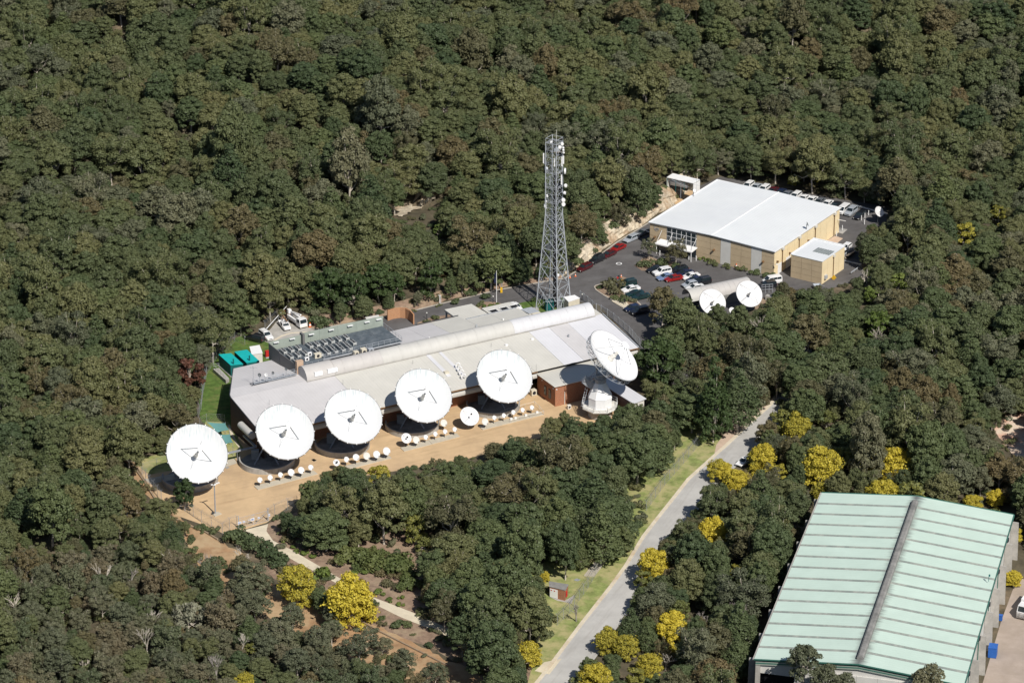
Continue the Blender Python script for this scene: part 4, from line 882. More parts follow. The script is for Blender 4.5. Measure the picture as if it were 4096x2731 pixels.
# shade sails
for i, q in enumerate((((955,255),(1165,265),(1212,345),(1065,378)),((1075,395),(1218,395),(1252,492),(1165,512)))):
    t = thing('shade_sail', 'green shade sail, the %s of two, on posts beside the first dish'%('upper','lower')[i], 'shade sail', at('R1',*q[3]), 0, 'green shade sails left of the brick end wall')
    zs = (3.2,2.6,3.2,2.5); P4 = [at('R1',x,y,z) for (x,y),z in zip(q,zs)]; n = 8; vs = []
    for a in range(n+1):
        for c in range(n+1):
            s, w = a/n, c/n; p = P4[0].lerp(P4[1],s).lerp(P4[3].lerp(P4[2],s), w); cen = (P4[0]+P4[1]+P4[2]+P4[3])/4
            pull = (1-abs(2*s-1)**2)*(abs(2*w-1)**3)*.10+(1-abs(2*w-1)**2)*(abs(2*s-1)**3)*.10; vs.append(p.lerp(cen,pull))
    b = MB(); b.add(vs, [(a*(n+1)+c,(a+1)*(n+1)+c,(a+1)*(n+1)+c+1,a*(n+1)+c+1) for a in range(n) for c in range(n)]); b.build('fabric', M['sail'], t, smooth=True)
    for pp in P4: b = MB(); b.bar((pp.x,pp.y,0),(pp.x,pp.y,pp.z+.2),.05,6); b.build('post', M['steel'], t)
# horizontal tank-like duct, chimney and cable bridge by the end wall
t = thing('wall_duct', 'cream half-round duct fixed to the brick end wall left of the second dish', 'duct', at('R1',1400,340))
a, c = at('R1',1345,285,4.6), at('R1',1480,415,4.6); b = MB(); b.bar(a, c, .8, 16); b.build('duct', M['vault_cream'], t, smooth=False)
p = at('R1',1382,160,6.0); b = MB(); b.bar((p.x,p.y,4.6),(p.x,p.y,7.3),.2,8); b.build('flue', M['steel'], t)
t = thing('cable_bridge', 'blue-grey overhead cable tray from the first dish to the building', 'cable tray', at('R1',1350,580))
a, c, e_ = at('R1',1185,618,2.6), at('R1',1520,540,2.6), at('R1',1380,410,2.8); b = MB(); d = (c-a).normalized(); b.box((a+c)/2, ((c-a).length,.55,.25), d, Vector((-d.y,d.x,0))); b.build('tray', M['steel'], t)
b = MB(); d = (e_-c).normalized(); b.box((e_+c)/2, ((e_-c).length,.55,.25), d, Vector((-d.y,d.x,0))); b.build('tray', M['steel'], t)
for k in (0.35,.9): q = a.lerp(c,k); b = MB(); b.bar((q.x,q.y,0),(q.x,q.y,2.6),.06); b.build('support', M['steel'], t)

# ---------------------------------------------------------------- lattice mast
ML, MR = at('R6',85,1447,0), at('R6',360,1422,0); MC = (ML+MR)/2; hd = (MR-ML).length/2; ex = (MR-ML).normalized(); ey = Vector((-ex.y,ex.x,0))
T = thing('lattice_mast', 'tall grey steel lattice telecom mast covered in antennas behind the curved roof ridge', 'mast', MC)
HB, HT, ht = 24.0, 42.0, 2.05
def mp(z, k):
    f = hd+(ht-hd)*min(1,z/HB) if z < HB else ht
    d = [ -ex, -ey, ex, ey][k % 4]; return MC + d*f + Vector((0,0,z))
for k in range(4):
    b = MB(); b.bar(mp(0,k), mp(HB,k), .15, 6, .12); b.bar(mp(HB,k), mp(HT,k), .12, 6, .10); b.build('leg', M['steel_light'], T)
lv = [0,6.0,11.2,15.6,19.2,22.0,24.0]+[24.0+1.8*i for i in range(1,11)]
for i in range(len(lv)-1):
    for k in range(4):
        b = MB(); a0, a1, c0, c1 = mp(lv[i],k), mp(lv[i],k+1), mp(lv[i+1],k), mp(lv[i+1],k+1); r_ = .06 if i < 6 else .042
        if i < 6:
            b.bar(a0,c1,r_); b.bar(a1,c0,r_); m_ = (a0+a1+c0+c1)/4; b.bar(a0.lerp(c0,.5),a0.lerp(c1,.25),r_*.7); b.bar(a1.lerp(c1,.5),a1.lerp(c0,.25),r_*.7); b.bar(a0.lerp(c0,.5), c0.lerp(a1,.25), r_*.7); b.bar(a1.lerp(c1,.5), c1.lerp(a0,.25), r_*.7)
        else:
            mm = (c0+c1)/2; b.bar(a0,mm,r_); b.bar(a1,mm,r_)
        b.bar(c0,c1,r_*1.1); b.build('bracing', M['steel_light' if k != 3 else 'steel'], T)
b = MB(); b.box(MC+Vector((0.3,.4,17)), (0.75,.5,34), ex, ey); b.build('cable_riser', M['black'], T)
b = MB(); [b.bar(MC+Vector((-.8+.5*s,.4,.2)),MC+Vector((-.8+.5*s,.4,41)),.035) for s in (0,1)]; [b.bar(MC+Vector((-.8,.4,.5+.7*k)),MC+Vector((-.3,.4,.5+.7*k)),.03) for k in range(58)]; b.build('ladder', M['steel_light'], T)
for zz in (41.9,34.5,30.8,27.2):
    b = MB(); [b.bar(mp(zz,k),mp(zz,k+1),.07) for k in range(4)]; [b.bar(mp(zz,0).lerp(mp(zz,1),s),mp(zz,3).lerp(mp(zz,2),s),.04) for s in (.2,.4,.6,.8)]; b.build('rest_platform', M['steel'], T)
b = MB(); [b.bar(mp(HT,k)+Vector((0,0,1.0)),mp(HT,k+1)+Vector((0,0,1.0)),.05) for k in range(4)]; [b.bar(mp(HT,k),mp(HT,k)+Vector((0,0,1.05)),.05) for k in range(4)]; b.build('top_railing', M['steel_light'], T)
def drum(x, y, r, ang, m='white_paint', dY=0.0, d=0.35):
    c = atY('R6', x, y, MC.y+dY); ax = Vector((sin(R(ang)), -cos(R(ang)), 0)); b = MB(); b.lathe(c, [(0.01,d),(r*.92,d*.9),(r,0),(r*.8,-.1),(.01,-.15)], 16, axis=ax); b.build('drum_antenna', M[m], T)
    k = min(range(4), key=lambda q: (mp(c.z,q)-c).length); b = MB(); b.bar(c, mp(c.z,k), .05); b.build('antenna_bracket', M['steel'], T)
def panel(x, y0, y1, m='white_paint', dY=0.0, w=.28):
    c0, c1 = atY('R6', x, y0, MC.y+dY), atY('R6', x, y1, MC.y+dY); b = MB(); b.box((c0+c1)/2, (w,.16,abs(c0.z-c1.z))); b.build('panel_antenna', M[m], T)
    for c in (c0.lerp(c1,.2), c0.lerp(c1,.8)):
        k = min(range(4), key=lambda q: (mp(c.z,q)-c).length); b = MB(); b.bar(c, mp(c.z,k), .04); b.build('antenna_bracket', M['steel'], T)
for a in ((271,172,.45,20),(246,193,.62,-25,'steel_light',-.5),(288,148,.4,30),(296,180,.25,90),(297,198,.25,90),(299,217,.22,60),(170,343,.6,-60,'steel_light'),(310,362,.75,85),(315,475,.45,50),(307,532,.4,60),(298,588,.5,25),(299,621,.5,25),(174,557,.4,-60),(166,600,.35,-70),(160,634,.55,-80),(163,465,.5,-70,'gun'),(186,962,.75,-20,'gun'),(205,133,.3,0),(256,1175,.35,30)):
    drum(*a)
for a in ((146,222,300),(154,262,310,'steel_light'),(290,250,325),(302,243,305),(231,262,328),(286,390,468),(196,398,476,'steel_light'),(166,612,655)):
    panel(*a)
for x, y0, y1 in ((216,130,80),(247,125,40),(183,800,560)):
    c0, c1 = atY('R6',x,y0,MC.y), atY('R6',x,y1,MC.y); 
    if y0 < 200: b = MB(); b.bar(c0, c1, .04); b.build('whip_antenna', M['white_paint'], T)
for k in range(4):
    p = mp(0,k); b = MB(); b.box((p.x,p.y,.2),(1.2,1.2,.4),ex,ey); b.build('footing', M['concrete'], T)
# green equipment cage at the mast foot
t = thing('equipment_cage', 'dark green equipment frame and cabinets at the foot of the lattice mast', 'equipment', MC)
for dx, dy, s in ((-1.2,-.8,(2.0,1.2,2.2)),(1.4,.2,(1.2,1.6,2.0)),(0,1.6,(1.8,.8,1.6))):
    b = MB(); b.box(MC+ex*dx+ey*dy+Vector((0,0,s[2]/2)), s, ex, ey); b.build('cabinet', M['teal_dark'] if s[0] > 1.3 else M['steel'], t)
b = MB(); [b.bar(MC+ex*i+ey*-2.5+Vector((0,0,2.6)),MC+ex*i+ey*2.5+Vector((0,0,2.6)),.06) for i in (-2,-1,0,1,2)]; [b.bar(MC+ex*-2.4+ey*i+Vector((0,0,2.65)),MC+ex*2.4+ey*i+Vector((0,0,2.65)),.06) for i in (-2,0,2)]; [b.bar(MC+ex*i+ey*j,MC+ex*i+ey*j+Vector((0,0,2.6)),.06) for i in (-2,2) for j in (-2,2)]; b.build('cable_gantry', M['steel_light'], t)
def hut(name, label, r, q, h, mw, mr, cat='shed', over=.1, pitch=0):
    P4 = [at(r,x,y,h) for x,y in q]; c = sum(P4, Vector())/len(P4); t = thing(name, label, cat, (c.x,c.y,0))
    if len(P4) == 3: P4.append(P4[0]+P4[2]-P4[1])
    area = sum(P4[i].x*P4[(i+1)%4].y-P4[(i+1)%4].x*P4[i].y for i in range(4)); P4 = P4 if area > 0 else P4[::-1]
    b = MB(); b.prism([p.xy for p in P4], 0, h-.02); b.faces = None; b.build('wall', M[mw], t)
    cc = sum(P4, Vector())/4; b = MB(); b.prism([(p+(p-cc).normalized()*over).xy for p in P4], h, h+.12); b.build('roof', M[mr], t)
    return t, P4
hut('mast_shed','white flat-roofed equipment shed at the right foot of the mast','T2',((1780,262),(1905,240),(1965,275),(1835,318)),2.8,'cream_box','white_paint')
hut('mast_cabinet','grey flat equipment cabin beside the left foot of the mast','T2',((1275,408),(1400,382),(1490,432),(1370,455)),2.6,'off_white','steel_light')
hut('cream_cabin','low cream cabin top in front of the mast legs','T2',((1395,455),(1480,432),(1540,465),(1440,478)),2.4,'cream_box','cream_box')
# ---------------------------------------------------------------- big tan hall (white roof)
HH = 6.5
A_, B_, C_, D_ = [at('N',*p,HH) for p in ((2600,890),(2870,722),(3352,832),(3105,1008))]
hu = ((D_-A_)+(C_-B_)).normalized(); hu.z = 0; hv = Vector((-hu.y,hu.x,0)); HL = ((D_-A_).length+(C_-B_).length)/2; HW = 33.6
HO = A_.copy(); HO.z = 0
def hl(u, v, z=0.0): return HO+hu*u+hv*v+Vector((0,0,z))
Hh = thing('tan_hall', 'large boxy tan hall with a flat white roof and a glazed entrance', 'building', hl(HL/2,HW/2))
def hbox(name, u0,u1,v0,v1,z0,z1,m,par=Hh):
    b = MB(); b.box(hl((u0+u1)/2,(v0+v1)/2,(z0+z1)/2),(u1-u0,v1-v0,z1-z0),hu,hv); return b.build(name, M[m] if isinstance(m,str) else m, par)
hbox('wall_core',0.12,HL-.12,0.12,HW-.12,-.1,HH-.12,'joint')
cols = [0,2.3,4.8,13.2,17.2,20.0,22.8,25.7,28.5,31.4,HL]; zr = [0,1.62,3.24,4.86,HH]
for i in range(len(cols)-1):
    a, c = cols[i], cols[i+1]
    if abs(a-4.8) < .01: continue
    wht = i in (5,8)
    if wht: 
        hbox('wall_panel',a+.03,c-.03,-.04,.10,0.02,HH-.05,'pale_wall'); continue
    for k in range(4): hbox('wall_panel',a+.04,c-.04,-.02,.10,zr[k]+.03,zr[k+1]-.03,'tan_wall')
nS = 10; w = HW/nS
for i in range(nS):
    for k in range(4): hbox('wall_panel',HL-.10,HL+.02,i*w+.04,(i+1)*w-.04,zr[k]+.03,zr[k+1]-.03,'tan_wall_sunlit')
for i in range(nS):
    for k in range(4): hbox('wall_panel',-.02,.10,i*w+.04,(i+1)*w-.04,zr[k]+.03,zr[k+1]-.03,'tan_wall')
# roof: two halves either side of the ridge, rim and gutter
mid = HL*0.5
for a, c in ((-.15,mid-.01),(mid+.01,HL+.15)):
    b = MB(); za, zc = (HH+.05, HH+.5) if a < 1 else (HH+.5, HH+.05)
    n = 4
    for j in range(n):
        v0 = -.25+(HW+.5)*j/n; v1 = -.25+(HW+.5)*(j+1)/n-.015; b = MB()
        vs = [hl(a,v0,za),hl(c,v0,zc),hl(c,v1,zc),hl(a,v1,za)]; b.add(vs+[p-Vector((0,0,.15)) for p in vs],[(0,1,2,3),(7,6,5,4),(1,0,4,5),(2,1,5,6),(3,2,6,7),(0,3,7,4)]); b.build('roof_sheet', M['roof_white'], Hh)
b = MB(); b.bar(hl(mid,-.3,HH+.54),hl(mid,HW+.3,HH+.54),.1); b.build('ridge_cap', M['white_paint'], Hh)
b = MB()
for p, q in ((hl(-.2,-.3,HH+.05),hl(mid,-.3,HH+.5)),(hl(mid,-.3,HH+.5),hl(HL+.2,-.3,HH+.05))): b.bar(p,q,.1)
b.build('front_gutter', M['steel'], Hh)
for uu in (-.22,HL+.22):
    b = MB(); b.bar(hl(uu,-.3,HH+.1),hl(uu,HW+.3,HH+.1),.16); b.build('side_gutter', M['white_paint'], Hh)
b = MB(); b.box(hl(HL/2,HW+.2,HH+.1),(HL+.6,.2,.2),hu,hv); b.build('rear_parapet', M['white_paint'], Hh)
# glazed entrance front
hbox('glazing_recess',4.82,13.18,-.02,.10,0,HH-.08,'steel_dark')
for i in range(6):
    for k in range(3):
        u0 = 4.9+i*1.38; z0_ = 3.0+k*1.13; fr = hbox('window',u0,u0+1.34,-.08,-.03,z0_,z0_+1.1,'white_paint'); hbox('pane',u0+.07,u0+1.27,-.10,-.085,z0_+.06,z0_+1.04,'glass_dark',fr)
for i in range(5): hbox('door_pane',5.6+i*1.5,7.0+i*1.5,-.09,-.03,0.1,2.5,'glass_dark')
cn = MB(); q = [hl(3.2,-3.0,2.75),hl(13.6,-3.0,2.75),hl(13.6,-.15,2.95),hl(3.2,-.15,2.95)]; cn.add(q+[p-Vector((0,0,.28)) for p in q],[(0,1,2,3),(7,6,5,4),(1,0,4,5),(2,1,5,6),(3,2,6,7),(0,3,7,4)]); cn.build('entrance_canopy', M['white_paint'], Hh)
for uu in (3.5,6.6,9.9,13.3):
    b = MB(); b.bar(hl(uu,-2.6,2.9),hl(uu,-.15,5.2),.05); b.build('canopy_tie', M['white_paint'], Hh)
for uu in (3.6,13.4): b = MB(); b.bar(hl(uu,-2.8,0),hl(uu,-2.8,2.6),.1); b.build('canopy_post', M['white_paint'], Hh)
# lamp brackets, rainheads, downpipes, emblem
for uu, zz in ((1.6,3.1),(18.3,3.4),(32.0,3.4)):
    b = MB(); b.box(hl(uu,-.35,zz),(.35,.6,.35),hu,hv); b.build('wall_lamp', M['rust'], Hh)
for vv_ in (3.8,12.3,20.6,30.6):
    b = MB(); b.box(hl(HL+.3,vv_,HH-.35),(.5,.8,.55),hu,hv); b.build('rainhead', M['off_white'], Hh)
    b = MB(); b.bar(hl(HL+.22,vv_,HH-.5),hl(HL+.22,vv_,.2),.09,6); b.build('downpipe', M['rust'], Hh)
for vv_ in (1.2,7.5,17.0): b = MB(); b.box(hl(HL+.3,vv_,3.6),(.5,.3,.4),hu,hv); b.build('wall_lamp', M['rust'], Hh)
for vv_, w_, h_ in ((1.9,1.8,2.6),(6.0,2.2,2.8),(9.5,1.8,2.4)): hbox('door',HL+.0,HL+.06,vv_,vv_+w_,0,h_,'white_paint')
b = MB()
for k in range(3):
    pr = [R(a) for a in range(100+k*15, 290-k*10, 12)] if k == 0 else [R(a) for a in range(60, 150, 12)]
    rr_ = .75-.0*k
    for i in range(len(pr)-1):
        cx, cz, r_ = (2.1, 5.5, .8) if k == 0 else (2.2, 5.0-.25*k+.2, .8)
        b.bar(hl(cx+r_*cos(pr[i]),-.06,cz+r_*sin(pr[i])*(1 if k == 0 else .6)), hl(cx+r_*cos(pr[i+1]),-.06,cz+r_*sin(pr[i+1])*(1 if k == 0 else .6)), .06)
b.build('wall_emblem', M['steel'], Hh)
p = hl(HL,-.2,3.2); b = MB(); b.bar(p,p+Vector((.6,-.8,.5)),.06); b.box(p+Vector((.7,-.9,.5)),(.35,.25,.2)); b.build('security_camera', M['white_paint'], Hh)
p = hl(-.1,1.0,3.4); b = MB(); b.bar(p,p-hu*1.6+Vector((0,0,.2)),.09); b.build('wall_bracket', M['white_paint'], Hh)
p = hl(HL+.1,HW-1,3.8); b = MB(); b.bar(p,p+hu*2.2+Vector((0,0,.1)),.09); b.build('wall_bracket', M['white_paint'], Hh)
# annex block
q4 = [at('N',*p,5.9) for p in ((3165,1018),(3257,956),(3377,988),(3287,1048))]; ao = q4[0].copy(); ao.z = 0
# footprint from the measured corners on the hall's axes
AL = ((q4[3]-q4[0]).dot(hu)+(q4[2]-q4[1]).dot(hu))/2; AW = ((q4[1]-q4[0]).dot(hv)+(q4[2]-q4[3]).dot(hv))/2
def al(u, v, z=0.0): return ao+hu*u+hv*v+Vector((0,0,z))
Hx = thing('tan_annex', 'small square tan annex with white roof at the right corner of the big hall', 'building', al(AL/2,AW/2))
def abox(name,u0,u1,v0,v1,z0,z1,m,par=Hx):
    b = MB(); b.box(al((u0+u1)/2,(v0+v1)/2,(z0+z1)/2),(u1-u0,v1-v0,z1-z0),hu,hv); return b.build(name, M[m], par)
AH = 5.9
abox('wall_core',.12,AL-.12,.12,AW-.12,-.1,AH-.1,'joint')
for k in range(4):
    z0_, z1_ = AH*k/4+.03, AH*(k+1)/4-.03
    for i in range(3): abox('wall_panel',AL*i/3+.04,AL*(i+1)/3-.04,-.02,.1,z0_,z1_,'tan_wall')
    for i in range(4): abox('wall_panel',AL-.1,AL+.02,AW*i/4+.04,AW*(i+1)/4-.04,z0_,z1_,'tan_wall_sunlit')
for a, c in ((-.1,AL/2-.01),(AL/2+.01,AL+.1)): abox('roof_sheet',a,c,-.1,AW+.1,AH,AH+.1,'roof_white')
abox('parapet',-.12,AL+.12,AW-.1,AW+.14,AH+.1,AH+.4,'white_paint'); abox('parapet',-.14,.1,-.1,AW-.1,AH+.1,AH+.3,'white_paint')
for i in range(7): abox('roof_grille',3.6+i*.66,3.6+i*.66+.5,4.2,7.0,AH+.12,AH+.22,'grate')
b = MB(); b.bar(al(AL+.2,5.6,AH-.4),al(AL+.2,5.6,.2),.08,6); b.build('downpipe', M['rust'], Hx); b = MB(); b.box(al(AL+.25,5.6,AH-.3),(.45,.7,.5),hu,hv); b.build('rainhead', M['off_white'], Hx)
b = MB(); b.box(al(AL+.3,1.6,1.5),(.5,.9,.9),hu,hv); b.build('meter_box', M['steel_light'], Hx)
o = MB().box(al(AL+1.1,4.2,.5),(1.1,.12,.9),(hu*.6+Vector((0,0,.8))),hv,Vector((0,0,1))*.6-hu*.8).build('yellow_board', M['yellow']); tag(o,'yellow board leaning on the sunlit side wall of the tan annex','board')
# curved shelter roof between the forecourt and the dish pair
sa, sb = at('S1',985,330,3.0), at('S1',1545,215,3.0); d = (sb-sa).normalized(); nr = Vector((-d.y,d.x,0)); Lh = (sb-sa).length
t = thing('curved_shelter', 'long cream barrel-roofed shelter between the car park and the two dishes', 'shelter', (sa+sb)/2)
k = 10
for i in range(k):
    b = MB(); vs = []; n = 12
    for s in (Lh*i/k-2*(i==0), Lh*(i+1)/k-.02):
        for j in range(n+1): tt = pi*j/n; q = sa+d*s+nr*(-2.4*cos(tt)); vs.append((q.x,q.y,2.3+2.2*sin(tt)))
    b.add(vs,[(j,n+1+j,n+2+j,j+1) for j in range(n)]); b.build('roof_panel', M['vault_grey'] if i else M['vault_cream'], t, smooth=True)
b = MB(); b.add([(sa+d*(Lh-.02)+nr*(-2.4*cos(pi*j/12))+Vector((0,0,2.3-3.0+2.2*sin(pi*j/12)))) for j in range(13)],[tuple(range(13))]); b.build('end_wall', M['cream_box'], t)
for s in (-2.35,2.35): b = MB(); c = (sa+sb)/2+nr*s; b.box((c.x,c.y,1.1),(Lh,.15,2.4),d,nr); b.build('side_wall', M['concrete_dark'], t)
# concrete crib wall and things right of the shelter
cw = pts('S1',(1710,560),(1760,500),(1800,440),(1865,380)); o = ribbon('crib_wall',cw,.5,-.5,1.0,M['rock_grey'],'x'); del o['kind']; tag(o,'stepped grey block retaining wall right of the second shelter dish','wall')
p = at('S1',1780,372,.6); o = MB().box((p.x,p.y,.6),(2.2,1.0,1.2),hu,hv).build('concrete_bin', M['concrete']); tag(o,'square concrete box on the mulch right of the shelter','box')
t = thing('steel_frame_rack','galvanised steel pipe rack behind the right shelter dish','rack',at('S1',1740,330))
for i in range(4):
    a = at('S1',1690+i*38,322-i*3,0); b = MB(); b.bar(a,a+Vector((0,0,2.2)),.05); b.build('post', M['steel_light'], t)
for zz in (1.0,1.6,2.2): b = MB(); b.bar(at('S1',1690,322,0)+Vector((0,0,zz)), at('S1',1804,313,0)+Vector((0,0,zz)), .05); b.build('rail', M['steel_light'], t)
# guard rails and retaining wall at the right lot
for r, l, lab in (('T3',((690,320),(840,360),(980,400),(1160,450)),'steel guard rail along the back of the rear car park'),('T3',((500,1080),(560,1035),(640,980)),'guard rail above the stone wall right of the annex'),('T3',((500,1180),(620,1210),(770,1245)),'pale rail beside the path at the annex corner'),('T3',((770,1245),(700,1300),(600,1370)),'pale rail turning down towards the trees by the annex')):
    P_ = pts(r,*l); t = thing('guard_rail',lab,'guard rail',P_[0])
    for i in range(len(P_)-1):
        b = MB(); a, c = P_[i]+Vector((0,0,.6)), P_[i+1]+Vector((0,0,.6)); dd = (c-a).normalized(); b.box((a+c)/2,((c-a).length,.08,.35),dd,Vector((-dd.y,dd.x,0))); b.build('beam', M['steel_light'], t)
        for q in (P_[i],P_[i].lerp(P_[i+1],.5)): b = MB(); b.bar(q,q+Vector((0,0,.75)),.06); b.build('post', M['concrete'], t)
o = rockface('stone_wall', pts('T3',(640,1010),(570,1065),(500,1120)), [1,1,1], .3, M['rock_grey'], rows=3); tag(o,'rough stone retaining wall right of the tan annex','wall')
# bollards and cones
def bollard(r, x, y, label, h=1.1, m='white_paint', grp='white bollards'):
    p = at(r,x,y,0); b = MB(); b.bar(p,p+Vector((0,0,h)),.1,8); o = b.build('bollard', M[m]); tag(o,label,'bollard',grp); return o
for r,x,y,lab in (('R8',845,250,'white bollard at the left front corner of the tan hall'),('R8',997,358,'white bollard left of the hall entrance canopy'),('R8',1338,408,'white bollard in front of the hall entrance doors'),('R8',1424,420,'white bollard beside the steps at the right of the entrance'),
    ('T3',877,435,'white bollard nearest the guard rail in the rear car park'),('T3',820,478,'white bollard just right of the black rear-park car'),('T3',765,515,'white bollard in front of the black rear-park car'),('T3',813,578,'white bollard by the tree edge of the rear car park'),('T3',467,668,'white bollard on the pale square slab'),('T3',376,762,'white bollard at the rear corner of the hall')):
    bollard(r,x,y,lab,1.3)
def cone(r, x, y, label, s=1.0):
    p = at(r,x,y,0); t = thing('traffic_cone',label,'traffic cone',p,0,'orange traffic cones'); 
    b = MB(); b.lathe(p,[(.2*s,.04),(.04*s,.75*s),(.01,.75*s)],10); b.build('cone', M['orange'], t); b = MB(); b.box((p.x,p.y,.025),(.5*s,.5*s,.05)); b.build('base', M['orange'], t); b = MB(); b.lathe(p,[(.15*s,.3*s),(.11*s,.5*s)],10); b.build('white_band', M['white_paint'], t)
cone('R8',1895,505,'tall orange cone against the front wall of the tan hall',1.6); cone('R8',543,612,'orange cone behind the motorcycles'); cone('R8',5,603,'orange cone by the kerb, right of a second cone'); cone('R6',352,1198,'orange cone at the kerb left of the maroon wagon'); cone('R4',1150,418,'tall orange and white cone beside the bucket truck',1.9)
p = at('T2',1046,205,0); o = MB().box((p.x,p.y,.6),(.5,.5,1.3)).build('orange_cabinet', M['yellow']); tag(o,'orange roadside cabinet across the road from the flagpole','cabinet')
sheet('pale_slab', pts('T3',(400,630),(550,658),(470,730),(385,700)), .034, M['concrete']); sheet('brick_paving', pts('T3',(350,760),(480,800),(380,880),(220,840)), .034, M['paver'])

# ---------------------------------------------------------------- container shelter behind the hall
q = pts('T1',(395,405),(535,312),(1172,460),(1020,548), z=3.4+2.9)
t = thing('open_shed','long white open-fronted shed with skillion roof behind the left corner of the tan hall','shed',((q[0]+q[2])/2).to_tuple()[:2]+(3.3,))
du = (q[3]-q[0]).normalized(); b = MB(); b.add([q[0],q[3],q[2],q[1]]+[p-Vector((0,0,.15)) for p in (q[0],q[3],q[2],q[1])],[(0,1,2,3),(7,6,5,4),(1,0,4,5),(2,1,5,6),(3,2,6,7),(0,3,7,4)]); b.build('roof', M['white_paint'], t)
zg = 3.3
def vwall(name, a, c, z0, z1, m, par):
    b = MB(); dd = (c-a); dd.z = 0; dn = dd.normalized(); b.box(((a.x+c.x)/2,(a.y+c.y)/2,(z0+z1)/2),(dd.length,.15,z1-z0),dn,Vector((-dn.y,dn.x,0))); return b.build(name, M[m], par)
vwall('back_wall', q[1], q[2], zg-.5, zg+2.7, 'off_white', t); vwall('end_wall', q[3]+Vector((0,0.2,0)), q[2]-Vector((0,.2,0)), zg-.5, zg+2.7, 'white_paint', t); vwall('end_wall', q[0], q[1], zg-.5, zg+2.7, 'off_white', t)
for s in (.02,.34,.66): p_ = q[0].lerp(q[3],s); b = MB(); b.bar((p_.x,p_.y,zg-.5),(p_.x,p_.y,zg+2.7),.08); b.build('front_post', M['teal_dark'], t)
for x, y, wd, lab in ((560,520,1.6,'white box air handler, left of three inside the open white shed'),(690,545,2.2,'large white tank-shaped unit in the middle of the open shed'),(830,580,1.6,'white box unit, right of three inside the open shed')):
    p = at('T1',x,y,zg+1.2); tt = thing('shed_unit',lab,'air handler',(p.x,p.y,zg-.3),0); b = MB(); b.box((p.x,p.y,zg+.9),(wd,1.0,.9),du,Vector((-du.y,du.x,0))); b.build('casing', M['white_paint'], tt); b = MB(); b.box((p.x,p.y,zg+.1),(wd*.8,.9,.7),du,Vector((-du.y,du.x,0))); b.build('plinth', M['steel_dark'], tt)
drape('shed_yard', pts('T1',(380,600),(1000,400),(1480,440),(1560,520),(1150,800),(950,880),(800,780),(500,680),z=3.6), .12, M['gravel'])
for i, (x0,y0,x1,y1) in enumerate(((560,700,900,800),(620,670,720,900))):
    pass
t = thing('log_periodic_aerial','thin many-barred aerial standing before the open white shed','aerial',at('T1',720,900,3.4)); p = at('T1',720,900,3.4)
b = MB(); b.bar(p,p+Vector((0,0,4.2)),.06); b.build('mast', M['steel_light'], t)
a, c = p+Vector((-2.2,1.0,4.6)), p+Vector((1.6,-1.0,3.4)); b = MB(); b.bar(a,c,.04)
for i in range(9): q_ = a.lerp(c,i/8); w_ = 1.6-.13*i; b.bar(q_-Vector((w_*.75,w_*.5,0)),q_+Vector((w_*.75,w_*.5,0)),.025)
b.build('elements', M['steel_light'], t)
p = at('T1',1085,770,6.8); t = thing('thin_aerial','thin white pole aerial at the rear left edge of the hall roof','aerial',p); b = MB(); b.bar(p-Vector((0,0,.2)),p+Vector((0,0,3.8)),.04); b.bar(p+Vector((-.9,0,3.6)),p+Vector((.9,0,3.3)),.03); b.bar(p+Vector((-.8,0,2.2)),p+Vector((.9,0,1.9)),.03); b.build('mast', M['steel'], t)
p = at('T1',440,300,3.6); t = thing('white_topped_pole','slim grey pole with a white top behind the open shed','pole',p); b = MB(); b.bar(p-Vector((0,0,1)),p+Vector((0,0,3.2)),.08); b.build('pole', M['wood'], t); b = MB(); b.bar(p+Vector((0,0,3.2)),p+Vector((0,0,4.6)),.12); b.build('top', M['white_paint'], t)
p = at('T1',845,310,4.0); t = thing('white_sign','white sign board with a dark mark behind the open shed','sign',p); b = MB(); b.box(p+Vector((0,0,.6)),(1.1,.06,.8)); s_ = b.build('board', M['white_paint'], t); b = MB(); b.lathe(p+Vector((.28,-.05,.75)),[(.01,0),(.16,0)],10,axis=(0,-1,0)); b.build('mark', M['black'], s_); b = MB(); b.bar(p+Vector((0,.1,-.6)),p+Vector((0,.1,.8)),.05); b.build('post', M['steel'], t)

